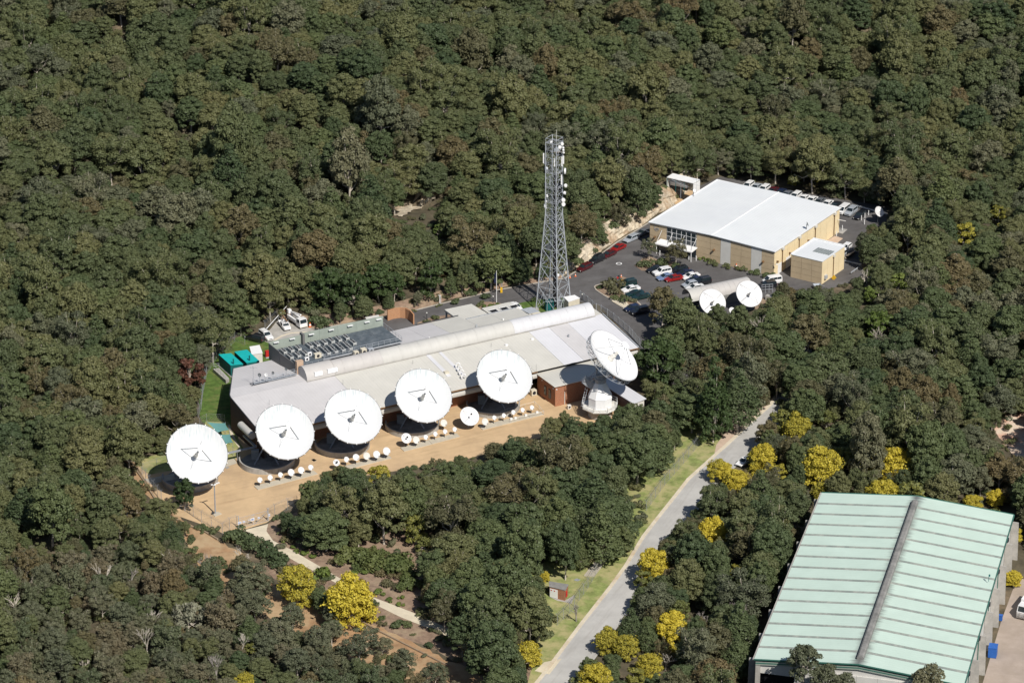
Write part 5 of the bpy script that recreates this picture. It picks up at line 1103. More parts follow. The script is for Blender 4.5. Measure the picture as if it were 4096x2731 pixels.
# ---------------------------------------------------------------- green shed, bottom right
EZ, RZ_ = 9.5, 11.2
W1, W2, W3 = [at('N',*p,EZ) for p in ((3021,2633),(3290,1972),(4045,2072))]
wv = (W2-W1).normalized(); wv.z = 0; wuu = (W3-W2); wuu.z = 0; wuu = (wuu - wv*wuu.dot(wv)).normalized(); WW = (W3-W2).length; WL = (W2-W1).length
WO = W1.copy(); WO.z = 0
def wl(u, v, z=0.0): return WO+wuu*u+wv*v+Vector((0,0,z))
def shedmat():
    m = mat('shed_roof_green', (0.53,0.655,0.58), 0.6, 0.045, 0.15, c2=(0.50,0.625,0.55), fac=0.58)
    nt = m.node_tree; N = nt.nodes; L = nt.links; b = N['Principled BSDF']; src = b.inputs['Base Color'].links[0].from_socket
    g = N.new('ShaderNodeNewGeometry'); sub = N.new('ShaderNodeVectorMath'); sub.operation = 'SUBTRACT'; L.new(g.outputs['Position'], sub.inputs[0]); c0 = wl(WW/2,0); sub.inputs[1].default_value = tuple(c0)
    dt = N.new('ShaderNodeVectorMath'); dt.operation = 'DOT_PRODUCT'; L.new(sub.outputs[0], dt.inputs[0]); dt.inputs[1].default_value = tuple(wuu)
    dv = N.new('ShaderNodeVectorMath'); dv.operation = 'DOT_PRODUCT'; L.new(sub.outputs[0], dv.inputs[0]); dv.inputs[1].default_value = tuple(wv)
    ab = N.new('ShaderNodeMath'); ab.operation = 'ABSOLUTE'; L.new(dt.outputs['Value'], ab.inputs[0])
    cb = N.new('ShaderNodeCombineXYZ'); L.new(dv.outputs['Value'], cb.inputs[0]); sc = N.new('ShaderNodeMath'); sc.operation = 'MULTIPLY'; L.new(dt.outputs['Value'], sc.inputs[0]); sc.inputs[1].default_value = .12; L.new(sc.outputs[0], cb.inputs[1])
    n = N.new('ShaderNodeTexNoise'); n.inputs['Scale'].default_value = 1.3; n.inputs['Detail'].default_value = 6; n.inputs['Roughness'].default_value = .7; L.new(cb.outputs[0], n.inputs['Vector'])
    mn = N.new('ShaderNodeMath'); mn.operation = 'MULTIPLY_ADD'; L.new(n.outputs['Fac'], mn.inputs[0]); mn.inputs[1].default_value = -3.0; L.new(ab.outputs[0], mn.inputs[2])
    mr = N.new('ShaderNodeMapRange'); mr.interpolation_type = 'SMOOTHSTEP'; L.new(mn.outputs[0], mr.inputs[0]); mr.inputs[1].default_value = -1.7; mr.inputs[2].default_value = .6; mr.inputs[3].default_value = .9; mr.inputs[4].default_value = 0
    mx = N.new('ShaderNodeMix'); mx.data_type = 'RGBA'; L.new(mr.outputs[0], mx.inputs[0]); L.new(src, mx.inputs[6]); mx.inputs[7].default_value = (0.10,0.095,0.10,1)
    L.new(mx.outputs[2], b.inputs['Base Color']); return m
M['shed_roof'] = stripes(shedmat(), math.atan2(wv.y,wv.x), 0.8, 0.07, 0.12)
M['shed_strip'] = mat('shed_strip', (0.36,0.38,0.34), 0.6, 0.12, 1.5, c2=(0.24,0.27,0.25), fac=.5)
M['shed_trim'] = mat('shed_trim', (0.05,0.15,0.12), 0.5, 0.08, 1)
t = thing('green_shed','big shed with pale green ribbed roof and dark ridge vent at bottom right','building',wl(WW/2,WL/2)); GS = t
def wquad(name, pts_, m, th=.08):
    b = MB(); n = len(pts_); b.add([tuple(p) for p in pts_]+[(p.x,p.y,p.z-th) for p in pts_],[tuple(range(n)),tuple(range(n,2*n))[::-1]]+[((i+1)%n,i,n+i,n+(i+1)%n) for i in range(n)]); return b.build(name, M[m], GS)
nb = 15; bl = WL/nb
for s in (0,1):
    for i in range(nb):
        v0 = i*bl+.45; v1 = (i+1)*bl-.45
        if i == 0: v0 = -.2
        if i == nb-1: v1 = WL+.2
        e, r_ = (-.2, WW/2) if s == 0 else (WW+.2, WW/2); q = [wl(e,v0,EZ),wl(r_,v0,RZ_),wl(r_,v1,RZ_),wl(e,v1,EZ)]
        wquad('roof_sheet', q if s == 0 else q[::-1], 'shed_roof')
        if i < nb-1:
            v0, v1 = v1+.01, (i+1)*bl+.44; q = [wl(e,v0,EZ-.03),wl(r_,v0,RZ_-.03),wl(r_,v1,RZ_-.03),wl(e,v1,EZ-.03)]; wquad('skylight_strip', q if s == 0 else q[::-1], 'shed_strip')
# ridge vent
rv = [(-.65,0),(-.65,.5),(-.35,.75),(.35,.75),(.65,.5),(.65,0)]; vs = []
for v_ in (1.6, WL-3.0):
    for du_, dz_ in rv: vs.append(wl(WW/2+du_,v_,RZ_-.05+dz_))
b = MB(); b.add(vs,[(j,6+j,7+j,j+1) for j in range(5)]+[(0,1,2,3,4,5),(11,10,9,8,7,6)]); b.build('ridge_vent', M['concrete_dark'], GS)
b = MB(); b.bar(wl(WW/2-.7,1.6,RZ_+.2),wl(WW/2-.7,WL-3,RZ_+.2),.12); b.build('vent_slot', M['black'], GS)
for u0,z0_ in ((-.35,EZ-.05),(WW+.35,EZ-.05)): b = MB(); b.bar(wl(u0,-.2,z0_),wl(u0,WL+.2,z0_),.16); b.build('eave_gutter', M['shed_trim' if u0 > 0 else 'concrete'], GS)
for v_ in (-.3,WL+.3):
    for a, c in (((-.2,EZ),(WW/2,RZ_)),((WW/2,RZ_),(WW+.2,EZ))): b = MB(); b.bar(wl(a[0],v_,a[1]),wl(c[0],v_,c[1]),.14); b.build('gable_trim', M['shed_trim'], GS)
def wwall(name,u0,u1,v0,v1,z0,z1,m): 
    b = MB(); b.box(wl((u0+u1)/2,(v0+v1)/2,(z0+z1)/2),(u1-u0,v1-v0,z1-z0),wuu,wv); return b.build(name, M[m], GS)
for i in range(nb):
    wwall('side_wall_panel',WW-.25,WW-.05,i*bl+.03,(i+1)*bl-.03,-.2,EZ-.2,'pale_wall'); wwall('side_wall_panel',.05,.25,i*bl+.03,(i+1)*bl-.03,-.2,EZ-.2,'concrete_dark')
wwall('front_wall_panel',.1,1.0,0,.2,-.2,EZ-.7,'concrete'); wwall('door_opening',1.0,7.5,1.0,1.2,-.2,EZ-1.6,'black')
for i in range(8): u0 = 7.5+i*(WW-7.7)/8; wwall('front_wall_panel',u0,u0+(WW-7.7)/8-.04,0,.2,-.2,EZ-1.0,'pale_wall')
for s in (0,1):
    for k in range(5):
        ua, ub = (0.1, WW/2-.01) if s == 0 else (WW/2+.01, WW-.1); za, zb_ = (EZ-1.25, RZ_-1.25) if s == 0 else (RZ_-1.25, EZ-1.25); o1 = k*.25; b = MB()
        vs = [wl(ua,-.1+.02*k,za+o1),wl(ub,-.1+.02*k,zb_+o1),wl(ub,-.1+.02*k,zb_+o1+.23),wl(ua,-.1+.02*k,za+o1+.23)]; b.add(vs+[p+wv*.2 for p in vs],[(0,1,2,3),(7,6,5,4),(1,0,4,5),(2,1,5,6),(3,2,6,7),(0,3,7,4)]); b.build('gable_fascia_board',M['shed_trim' if k in (1,3) else 'screen_green'],GS)
b = MB(); vs = [wl(.1,.25,EZ-3),wl(WW-.1,.25,EZ-3),wl(WW-.1,.25,EZ-.2),wl(WW/2,.25,RZ_-.2),wl(.1,.25,EZ-.2)]; b.add(vs,[(0,1,2,3,4)]); b.build('gable_wall',M['pale_wall'],GS)
wwall('rear_wall',.1,WW-.1,WL-.2,WL,-.2,EZ-.2,'pale_wall')
for i in range(8):
    v_ = 2+i*(WL-3.0)/7*1.0
    for s in (0,1):
        u0 = WW if s else 0; sg = 1 if s else -1; b = MB(); pr = [(0,EZ-1.0),(1.5*sg,EZ-1.1),(1.7*sg,0),(0,0)]
        vs = [wl(u0+a,v_-.2,z_) for a,z_ in pr]+[wl(u0+a,v_+.2,z_) for a,z_ in pr]; b.add(vs,[(0,1,2,3),(7,6,5,4),(0,4,5,1),(1,5,6,2),(2,6,7,3)]); b.build('buttress', M['concrete'], GS)
for i in range(5):
    v_ = 6+i*14; b = MB(); b.box(wl(WW+.35,v_,EZ-.8),(.5,.7,.7),wuu,wv); b.build('rainhead', M['steel_dark'], GS); b = MB(); b.bar(wl(WW+.3,v_,EZ-1),wl(WW+.3,v_,.2),.1,6); b.build('downpipe', M['shed_trim'], GS)
p = at('S3',1895,800,10.0); o = thing('roof_aerial','small green pole with a box on the right slope of the green roof','aerial',p); b = MB(); b.bar(p,p+Vector((0,0,1.3)),.07); b.box(p+Vector((.1,0,1.3)),(.3,.2,.4)); b.build('pole', M['teal_dark'], o)
def bin_(r,x,y,s,label,m):
    p = at(r,x,y,0); t = thing('waste_bin',label,'bin',p); b = MB(); b.prism([(p+wuu*a+wv*c).xy for a,c in ((-s[0]/2,-s[1]/2),(s[0]/2,-s[1]/2),(s[0]/2,s[1]/2),(-s[0]/2,s[1]/2))],.1,s[2]); b.build('body', M[m], t); b = MB(); b.box((p.x,p.y,s[2]+.08),(s[0]+.1,s[1]+.1,.14),wuu,wv); b.build('lid', M[m], t)
bin_('S3',1925,1362,(1.6,2.0,2.1),'big blue skip bin against the right wall of the green shed','blue'); bin_('S3',1985,1095,(.7,.7,1.1),'small blue drum by the shed wall near the truck','blue')
# teal generator containers, cabin, kiosk
def teal(q, h, label):
    P3 = [at('R4',x,y,h) for x,y in q]; P4 = P3+[P3[0]+P3[2]-P3[1]]; c = sum(P4,Vector())/4; t = thing('generator_container',label,'generator',(c.x,c.y,0),0,'teal generator containers'); 
    ar = sum(P4[i].x*P4[(i+1)%4].y-P4[(i+1)%4].x*P4[i].y for i in range(4)); Q = P4 if ar > 0 else P4[::-1]
    b = MB(); b.prism([p.xy for p in Q],.25,h-.03); b.build('casing', M['teal_dark'], t); b = MB(); b.prism([(p+(p-c).normalized()*.06).xy for p in Q],h-.02,h+.06); b.build('lid', M['teal'], t)
    b = MB(); b.prism([(p+(p-c).normalized()*.5).xy for p in Q],.0,.22); b.build('plinth', M['concrete'], t)
    return t, Q, c
t, Q, c = teal(((195,700),(325,688),(450,800)),2.9,'left of two teal generator containers with an exhaust stack on top')
p = at('R4',350,800,2.9); b = MB(); b.bar(p,p+Vector((0,0,1.3)),.16,8); b.build('exhaust', M['teal_dark'], t)
t, Q, c = teal(((360,672),(492,652),(620,768)),2.9,'right of two teal generator containers, beside the white cabin')
p = at('R4',518,765,2.9); b = MB(); b.bar(p,p+Vector((0,0,1.3)),.16,8); b.build('exhaust', M['teal_dark'], t)
hut('white_cabin','white square cabin between the teal containers and the red cabinet','R4',((520,622),(622,605),(652,685),(540,700)),2.6,'off_white','white_paint')
p = at('R4',704,735,0); o = thing('red_cabinet','red hose cabinet beside the grey screen wall','cabinet',p); b = MB(); b.box((p.x,p.y,1.1),(.9,.7,1.4),U,V); b.build('box', M['red'], o); b = MB(); b.box((p.x,p.y,.2),(.9,.7,.4),U,V); b.build('base', M['steel_light'], o)
t = thing('steel_steps','small steel landing and steps beside the left teal container','steps',at('R4',180,860)); b = MB(); P_ = pts('R4',(135,845),(200,835),(305,945),(270,965),z=1.0); b.prism([p.xy for p in P_][::-1],.0,.9); b.build('landing', M['concrete'], t); railing(t,[P_[0],P_[1]]); railing(t,[P_[0],P_[3]])
# curved brick wall at the right end of the deck
cwp = pts('R4',(2235,385),(2200,345),(2150,320),(2090,315),(2020,325),(1960,345),z=0)
o = ribbon('curved_brick_wall',cwp,.3,-.1,2.6,M['brick_orange'],'x'); del o['kind']; tag(o,'curved orange brick wall beyond the right end of the plant deck','wall')
hut('cream_tank','cream flat-topped box behind the green acoustic screen','R4',((1730,315),(1862,290),(1880,320),(1750,345)),2.6,'cream_box','off_white')
# yard store near fence
hut('pump_hut','small brick hut with grey roof and white doors on the lawn beside the road','S8',((775,1112),(975,1145),(940,1205),(780,1165)),2.3,'brick','concrete_dark')
a, c = at('S8',782,1190,1.1), at('S8',868,1212,1.1)
HUTD = (c-a).normalized()
o = [x for x in bpy.data.objects if x.name.startswith('pump_hut')][0]
b = MB(); mm = (at('S8',782,1165,2.3)+at('S8',940,1205,2.3))/2; e0 = at('S8',780,1165,2.3); e1 = at('S8',940,1205,2.3); dd = (e1-e0).normalized(); nn = Vector((dd.y,-dd.x,0)); q = e0+dd*((e1-e0).length*.28)+nn*.05
b.box((q.x,q.y,1.05),((e1-e0).length*.5,.08,1.9),dd,nn); dr = b.build('door', M['white_paint'], o)
for s in (-.25,.1): b = MB(); qq = q+dd*s*2+nn*.06; b.box((qq.x,qq.y,1.7),(.22,.04,.22),dd,nn); b.build('warning_sign', M['red'], dr)
p = e1+dd*.4+Vector((0,.9,0)); b = MB(); b.box((p.x,p.y,1.2),(.25,.5,1.1)); b.build('red_hose_box', M['red'], o)
sheet('hut_path', pts('S8',(780,1270),(940,1310),(1040,1250),(1010,1340),(860,1310)), .02, M['concrete'])
b = MB(); b.prism([p.xy for p in pts('S8',(1140,1055),(1245,1062),(1370,905),(1270,885))],.0,.25); o = b.build('concrete_slab', M['slab']); tag(o,'long raised concrete slab on the lawn beside the fence','concrete slab')
b = MB(); b.prism([p.xy for p in pts('S8',(1030,1095),(1070,1108),(1105,1092),(1065,1078))],.0,.05); o = b.build('lawn_pit_cover', M['steel']); tag(o,'flat grey pit cover on the lawn between hut and slab','pit cover')
# site sign by the road
p = at('T6',1243,690,0); t = thing('road_sign','white rectangular site sign at the bushes above the paved shoulder','sign',p); b = MB(); b.box(p+Vector((0,0,1.1)),(1.25,.08,1.5)); s_ = b.build('board', M['white_paint'], t)
for i, (w_, z_) in enumerate(((.9,1.35),(.6,1.1),(.7,.9))): b = MB(); b.box(p+Vector((.0,-.05,z_)),(w_,.02,.09)); b.build('lettering_line', M['teal' if i == 0 else 'steel'], s_)
for s in (-.5,.5): b = MB(); b.bar(p+Vector((s,.1,0)),p+Vector((s,.1,1.8)),.05); b.build('post', M['steel'], t)
# flagpole, light poles
p = at('T2',988,328,0); t = thing('flagpole','white flagpole with a hanging dark blue flag beside the palm bed','flagpole',p); b = MB(); b.bar(p,p+Vector((0,0,8.3)),.09,8,.06); b.build('pole', M['white_paint'], t)
b = MB(); vs = []; 
for i in range(9):
    z_ = 7.9-i*.45; a_ = .08*sin(i*1.3); vs += [(p.x-.05,p.y,z_),(p.x-.38-a_,p.y+.1*sin(i),z_-.2),(p.x-.5+a_,p.y-.1,z_-.5)]
b.add(vs,[(3*i+j,3*i+j+1,3*i+j+4,3*i+j+3) for i in range(6) for j in range(2)]); b.build('flag', PAINT['navy'], t)
for r,x,y0,y1,lab in (('T2',1050,170,0,'tall thin pole in the bush opposite the flagpole'),('T3',1717,1560,1070,'pale timber pole rising from the trees right of the annex')):
    p = at(r,x,y0,0); q = atY(r,x,y1,p.y); o = thing('power_pole',lab,'pole',p); b = MB(); b.bar(p,q,.14,8,.1); b.build('pole', M['concrete'], o)
for r,x,y,lab in (('T2',168,520,'short bollard lamp by the left palms'),('T2',948,325,'short bollard lamp left of the flagpole'),('T2',1995,300,'short lamp post behind the mast shed')):
    p = at(r,x,y,0); o = thing('path_lamp',lab,'lamp post',p); b = MB(); b.bar(p,p+Vector((0,0,1.5)),.07,6); b.build('post', M['steel_dark'], o); b = MB(); b.lathe(p+Vector((0,0,1.5)),[(.01,0),(.16,.05),(.16,.25),(.01,.3)],8); b.build('lamp_head', M['lamp_glass'], o)
t = thing('vent_pipes','pair of white hooped pipes at the roadside bushes','pipe',at('T2',325,335)); 
for s in (0,14):
    p = at('T2',318+s,335,0); b = MB(); b.bar(p,p+Vector((0,0,2.0)),.07,6); b.bar(p+Vector((0,0,2.0)),p+Vector((-.25,0,2.2)),.07,6); b.build('pipe', M['white_paint'], t)
# ---------------------------------------------------------------- vehicles
VMESH = {}
SPEC = { # length, width, height, bonnet h, roof x-range (rear, front of glasshouse base -> roof), clearance
 'sedan': dict(L=4.7,W=1.8,H=1.42,hb=.92,base=(-1.65,1.15),roof=(-1.0,.25),tail=.98,nose=.72),
 'hatch': dict(L=4.0,W=1.72,H=1.46,hb=.95,base=(-1.9,1.05),roof=(-1.55,.3),tail=1.02,nose=.75),
 'wagon': dict(L=4.8,W=1.82,H=1.52,hb=.96,base=(-2.28,1.15),roof=(-2.0,.35),tail=1.0,nose=.76),
 'suv':   dict(L=4.7,W=1.9,H=1.82,hb=1.12,base=(-2.25,.95),roof=(-2.1,.35),tail=1.15,nose=.98),
 'van':   dict(L=4.7,W=1.9,H=1.95,hb=1.15,base=(-2.3,1.75),roof=(-2.2,1.0),tail=1.2,nose=1.0)}
def car_parts(kind):
    s = SPEC[kind]; L_, W_, H_, hb = s['L'], s['W'], s['H'], s['hb']; x0, x1 = -L_/2, L_/2; hw = W_/2; zb = .28
    out = {}
    b = MB()                                    # lower body: lofted stations with shoulder line and tucked sills
    st = [(x0,.78*hw,zb+.15,s['tail']-.12),(x0+.08,.93*hw,zb+.02,s['tail']-.03),(x0+.7,hw,zb,s['tail']),(s['base'][0]+.3,hw,zb,hb+.0),(0,hw,zb,hb),(s['base'][1],hw,zb,hb),(x1-.75,.98*hw,zb,(hb+s['nose'])/2+.02),(x1-.15,.90*hw,zb+.02,s['nose']),(x1,.74*hw,zb+.14,s['nose']-.14)]
    vs = []
    for x, w, za, zt in st:
        zm = (za+zt)/2+.05; vs += [(x,-w*.93,za),(x,-w,zm),(x,-w*.97,zt-.06),(x,-w*.86,zt),(x,w*.86,zt),(x,w*.97,zt-.06),(x,w,zm),(x,w*.93,za)]
    n = 8; b.add(vs,[(i*n+j,(i+1)*n+j,(i+1)*n+(j+1)%n,i*n+(j+1)%n) for i in range(len(st)-1) for j in range(n)]+[tuple(range(8)),tuple(range(n*(len(st)-1),n*len(st)))[::-1]])
    r0, r1 = s['roof']; bb0, bb1 = s['base']; t = .80 if kind != 'van' else .88                   # glasshouse frame and roof
    vs = [(bb0,-hw*.92,hb-.03),(bb1,-hw*.92,hb-.03),(bb1,hw*.92,hb-.03),(bb0,hw*.92,hb-.03),(r0,-hw*t,H_-.07),(r1,-hw*t,H_-.07),(r1,hw*t,H_-.07),(r0,hw*t,H_-.07),(r0+.1,-hw*(t-.1),H_),(r1-.15,-hw*(t-.1),H_),(r1-.15,hw*(t-.1),H_),(r0+.1,hw*(t-.1),H_)]
    b.add(vs,[(0,1,5,4),(1,2,6,5),(2,3,7,6),(3,0,4,7),(4,5,9,8),(5,6,10,9),(6,7,11,10),(7,4,8,11),(8,9,10,11)])
    out['body'] = (b,None)
    def lerp(p,q,a): return tuple(p[i]*(1-a)+q[i]*a for i in range(3))
    def gl(A,B_,C,D_,off,m0=.08,m1=.14,mb=.12):
        g = MB(); P_ = [lerp(lerp(A,B_,m0),lerp(D_,C,m0),mb),lerp(lerp(A,B_,1-m1),lerp(D_,C,1-m1),mb),lerp(lerp(A,B_,1-m1),lerp(D_,C,1-m1),1-mb*.6),lerp(lerp(A,B_,m0),lerp(D_,C,m0),1-mb*.6)]
        g.add([tuple(Vector(p)+Vector(off)) for p in P_],[(0,1,2,3)]); return g
    v = vs
    out['windscreen'] = (gl(v[1],v[2],v[6],v[5],(.02,0,.01),.05,.05,.06),'glass_dark'); out['rear_window'] = (gl(v[3],v[0],v[4],v[7],(-.02,0,.01),.07,.07,.08),'glass_dark')
    for sgn, (a, c, e, d) in ((-1,(v[0],v[1],v[5],v[4])),(1,(v[3],v[2],v[6],v[7]))):
        segs = ((.06,.36),(.38,.64),(.66,.93)) if kind != 'hatch' else ((.06,.46),(.5,.93))
        for q0, q1 in segs:
            g = gl(a,c,e,d,(0,sgn*.02,.0),q0,1-q1,.14); out['side_window%d%.2f'%(sgn,q0)] = (g,'glass_dark')
    for sx in (1,-1):
        for sy in (1,-1):
            w = MB(); c = Vector((x0+.82 if sx < 0 else x1-.85, sy*(hw-.19), .33)); w.lathe(c,[(.2,-.1),(.33,-.1),(.33,.1),(.2,.1)],14,axis=(0,1,0)); out['tyre%d%d'%(sx,sy)] = (w,'tyre')
            w = MB(); w.lathe(c,[(.01,sy*.09),(.2,sy*.1)],10,axis=(0,1,0)); out['rim%d%d'%(sx,sy)] = (w,'chrome')
    for sy in (1,-1):
        w = MB(); w.box((x1-.06,sy*hw*.68,s['nose']-.2),(.12,.34,.17)); out['headlight%d'%sy] = (w,'lamp_glass'); w = MB(); w.box((x0+.05,sy*hw*.72,s['tail']-.2),(.1,.28,.18)); out['tail_light%d'%sy] = (w,'lamp_red')
        w = MB(); w.box((bb1-.35,sy*(hw+.06),hb+.08),(.14,.2,.13)); out['mirror%d'%sy] = (w,None)
    w = MB(); w.box((x1-.02,0,s['nose']-.27),(.06,hw*.9,.16)); out['grille'] = (w,'black')
    if kind == 'suv':
        w = MB(); [w.bar((r0+.1,sy*hw*.66,H_+.05),(r1-.2,sy*hw*.66,H_+.05),.03) for sy in (-1,1)]; out['roof_rails'] = (w,'gun')
    return out
import re
def car(kind, paint, p, heading, label, group=None, extra=None):
    t = thing('parked_car', label, 'car', (p.x,p.y,float(p.z) if extra is None else extra), R(heading), group)
    if kind not in VMESH:
        VMESH[kind] = {}
        for nm, (b, m) in car_parts(kind).items():
            me = bpy.data.meshes.new(nm); me.from_pydata(b.v,[],b.f); me.materials.append(M[m] if m else PAINT['white']); VMESH[kind][nm] = (me, m)
    for nm, (me, m) in VMESH[kind].items():
        base = re.sub(r'[-0-9.]+$','',nm); o = bpy.data.objects.new(base if base != 'tyre' else 'wheel', me); col.objects.link(o); o.parent = t
        if m is None:
            o.material_slots[0].link = 'OBJECT'; o.material_slots[0].material = PAINT[paint]
    return t
def C(r,x,y,z=.7):
    p = at(r,x,y,z); p.z = 0.02; return p
gr = 'cars parked on the forecourt'
for kind, pt, (r,x,y), hd_, lab, g in (
 ('sedan','black',('R8',950,515),207,'black sedan at the left end of the front row, beside a white four-wheel drive',gr),
 ('suv','white',('R8',1022,552),207,'boxy white four-wheel drive between a black sedan and a blue-grey sedan',gr),
 ('sedan','blue_grey',('R8',1066,606),207,'blue-grey sedan between the white four-wheel drive and a red car',gr),
 ('sedan','red',('R8',1162,622),207,'red sedan at the near end of the front car row by the tall tree',gr),
 ('wagon','black',('R8',1222,520),207,'black car at the far end of the second row behind the white four-wheel drive',gr),
 ('sedan','navy',('R8',1292,560),207,'dark navy sedan between a black car and a white sedan in the second row',gr),
 ('sedan','white',('R8',1360,596),207,'white sedan in the middle of the second row on the forecourt',gr),
 ('sedan','navy',('R8',1412,636),207,'dark navy sedan between the white sedan and the black four-wheel drive',gr),
 ('suv','black',('R8',1492,665),207,'black four-wheel drive at the near end of the second row by the curved shelter',gr),
 ('hatch','silver',('R8',1350,692),207,'silver hatchback mostly hidden by the tall tree beside the shelter',gr),
 ('sedan','white',('R8',1412,728),207,'white car end showing between the tall tree and the curved shelter',gr),
 ('suv','dark_green',('R8',616,692),207,'dark green four-wheel drive beside the yellow motorcycle',gr),
 ('sedan','white',('R8',655,748),207,'white sedan between two dark green cars near the planted island',gr),
 ('sedan','dark_green',('R8',702,800),207,'dark green sedan just nearer than the white sedan by the island',gr),
 ('sedan','dark_green',('R8',775,835),207,'dark green sedan under the brownish tree, end of the island row',gr),
 ('hatch','navy',('R8',672,972),207,'dark navy hatchback beside the walking person',gr),
 ('suv','black',('R8',760,1012),207,'black four-wheel drive nearest the side road, next to a navy hatchback',gr),
 ('wagon','maroon',('R8',110,495),229,'dark maroon wagon at the near end of the kerb below the rock cutting','cars along the rock cutting'),
 ('suv','black',('R8',255,405),229,'black four-wheel drive at the kerb between two maroon cars','cars along the rock cutting'),
 ('sedan','maroon',('R8',395,338),229,'maroon sedan at the kerb between the black four-wheel drive and the red sedan','cars along the rock cutting'),
 ('sedan','red',('R8',508,262),229,'bright red sedan at the kerb below the rock cutting','cars along the rock cutting'),
 ('wagon','silver',('R8',660,155),229,'silver hatch-backed car at the kerb near the left corner of the hall','cars along the rock cutting'),
 ('sedan','grey',('R8',797,85),229,'dark grey sedan at the far end of the kerb by the hall corner','cars along the rock cutting'),
 ('van','white',('T3',482,352),240,'white people mover just beyond the rear corner of the hall','cars behind the hall'),
 ('suv','silver',('T3',602,378),240,'silver four-wheel drive between the white people mover and a black car','cars behind the hall'),
 ('wagon','black',('T3',742,432),240,'black wagon at the right end of the rear row, by the bollards','cars behind the hall'),
 ('hatch','white',('T3',528,930),240,'white hatchback above the stone wall right of the annex','cars behind the hall'),
 ('sedan','white',('T6',1185,1388),231,'white car at the roadside half hidden by yellow wattles',None),
 ('van','white',('S1',1800,190),200,'white van by the annex, partly behind a tree',None),
 ('suv','black',('S1',1745,240),200,'black vehicle beside the white van below the annex',None),
 ('van','white',('T6',1680,262),250,'white van in deep shade at the top of the tree-lined road',None),
 ('suv','black',('R4',578,528),150,'black four-wheel drive on the concrete apron left of the white one','vehicles on the concrete apron'),
 ('suv','white',('R4',690,502),302,'white four-wheel drive with black one behind it on the apron','vehicles on the concrete apron'),
 ('sedan','white',('T2',1212,368),300,'white car tucked between the low roof and the mast lawn',None)):
    car(kind, pt, C(r,x,y), hd_, lab, g)
rr = [(1140,248,'white','first'),(1222,266,'silver','second'),(1305,284,'white','third'),(1395,302,'maroon','fourth'),(1478,320,'navy','fifth'),(1545,342,'grey','sixth'),(1635,357,'white','seventh'),(1722,384,'white','eighth'),(1805,400,'white','ninth'),(1885,416,'grey','tenth'),(1968,440,'white','eleventh'),(2052,455,'black','twelfth')]
for x, y, pt, o_ in rr:
    p = at('R7',x,y,1.1)+Vector((.5,1.6,0)); p.z = .02; car('wagon' if pt in ('white',) and x < 1700 else 'sedan', pt, p, 240, '%s car, %s from left in the row behind the white hall roof'%(pt,o_), 'cars in the row behind the hall')
# ute, bucket truck, semi truck
def wheelpair(t, x, hw, r=.42):
    for sy in (1,-1):
        w = MB(); w.lathe((x,sy*(hw-.2),r),[(.01,sy*.12),(r*.55,sy*.13),(r,.13),(r,-.13),(.01,-.13)] if sy > 0 else [(.01,-.12),(r*.55,-.13),(r,-.13),(r,.13),(.01,.13)],14,axis=(0,1,0)); w.build('wheel',M['tyre'],t,world=False)
def cab(t, x0, x1, hw, zt, m):
    b = MB(); vs = [(x0,-hw,.5),(x1,-hw,.5),(x1,hw,.5),(x0,hw,.5),(x0,-hw,zt*.58),(x1,-hw,zt*.55),(x1,hw,zt*.55),(x0,hw,zt*.58),(x0+.05,-hw*.9,zt),(x1-.35,-hw*.9,zt),(x1-.35,hw*.9,zt),(x0+.05,hw*.9,zt)]
    b.add(vs,[(0,1,5,4),(1,2,6,5),(2,3,7,6),(3,0,4,7),(4,5,9,8),(5,6,10,9),(6,7,11,10),(7,4,8,11),(8,9,10,11),(3,2,1,0)]); b.build('cab',m,t,world=False)
    g = MB(); g.add([(x1-.02,-hw*.85,zt*.58),(x1-.02,hw*.85,zt*.58),(x1-.28,hw*.8,zt*.95),(x1-.28,-hw*.8,zt*.95)],[(0,1,2,3)]); g.build('windscreen',M['glass_dark'],t,world=False)
    for sy in (-1,1): g = MB(); g.add([(x0+.2,sy*(hw+.01),zt*.62),(x1-.25,sy*(hw+.01),zt*.62),(x1-.5,sy*(hw*.92+.01),zt*.92),(x0+.2,sy*(hw*.92+.01),zt*.92)],[(0,1,2,3)]); g.build('side_window',M['glass_dark'],t,world=False)
    for sy in (-1,1): g = MB(); g.box((x1,sy*hw*.7,.75),(.06,.3,.2)); g.build('headlight',M['lamp_glass'],t,world=False)
    g = MB(); g.box((x1+.03,0,.55),(.12,hw*1.95,.25)); g.build('bumper',M['off_white'],t,world=False)
p = C('R4',885,392); t = thing('utility_truck','white utility with ladder racks beside the bucket truck','ute',p,R(291),'vehicles on the concrete apron')
b = MB(); st = [(.35,.85,.4,1.0),(1.5,.88,.4,1.0),(2.3,.82,.42,.9),(2.45,.75,.5,.8)]; b.add([q for x,w,za,zt in st for q in ((x,-w,za),(x,-w,zt),(x,w,zt),(x,w,za))],[(i*4+j,(i+1)*4+j,(i+1)*4+(j+1)%4,i*4+(j+1)%4) for i in range(3) for j in range(4)]+[(0,1,2,3),(15,14,13,12)]); b.build('bonnet',PAINT['white'],t,world=False)
cab(t,-.75,1.2,.86,1.55,PAINT['white']); b = MB(); b.box((-1.65,0,.6),(1.8,1.75,.2)); [b.box((-1.65,s*.87,.85),(1.8,.06,.4)) for s in (-1,1)]; b.box((-2.52,0,.85),(.06,1.75,.4)); b.build('tray',M['white_paint'],t,world=False)
b = MB(); [b.bar((x,s*.8,.9),(x,s*.8,1.9),.04) for x in (-2.4,-.9,.2) for s in (-1,1)]; [b.bar((-2.6,s*.5,1.92),(1.3,s*.5,1.92),.04) for s in (-1,0,1)]; b.build('ladder_rack',M['steel_light'],t,world=False)
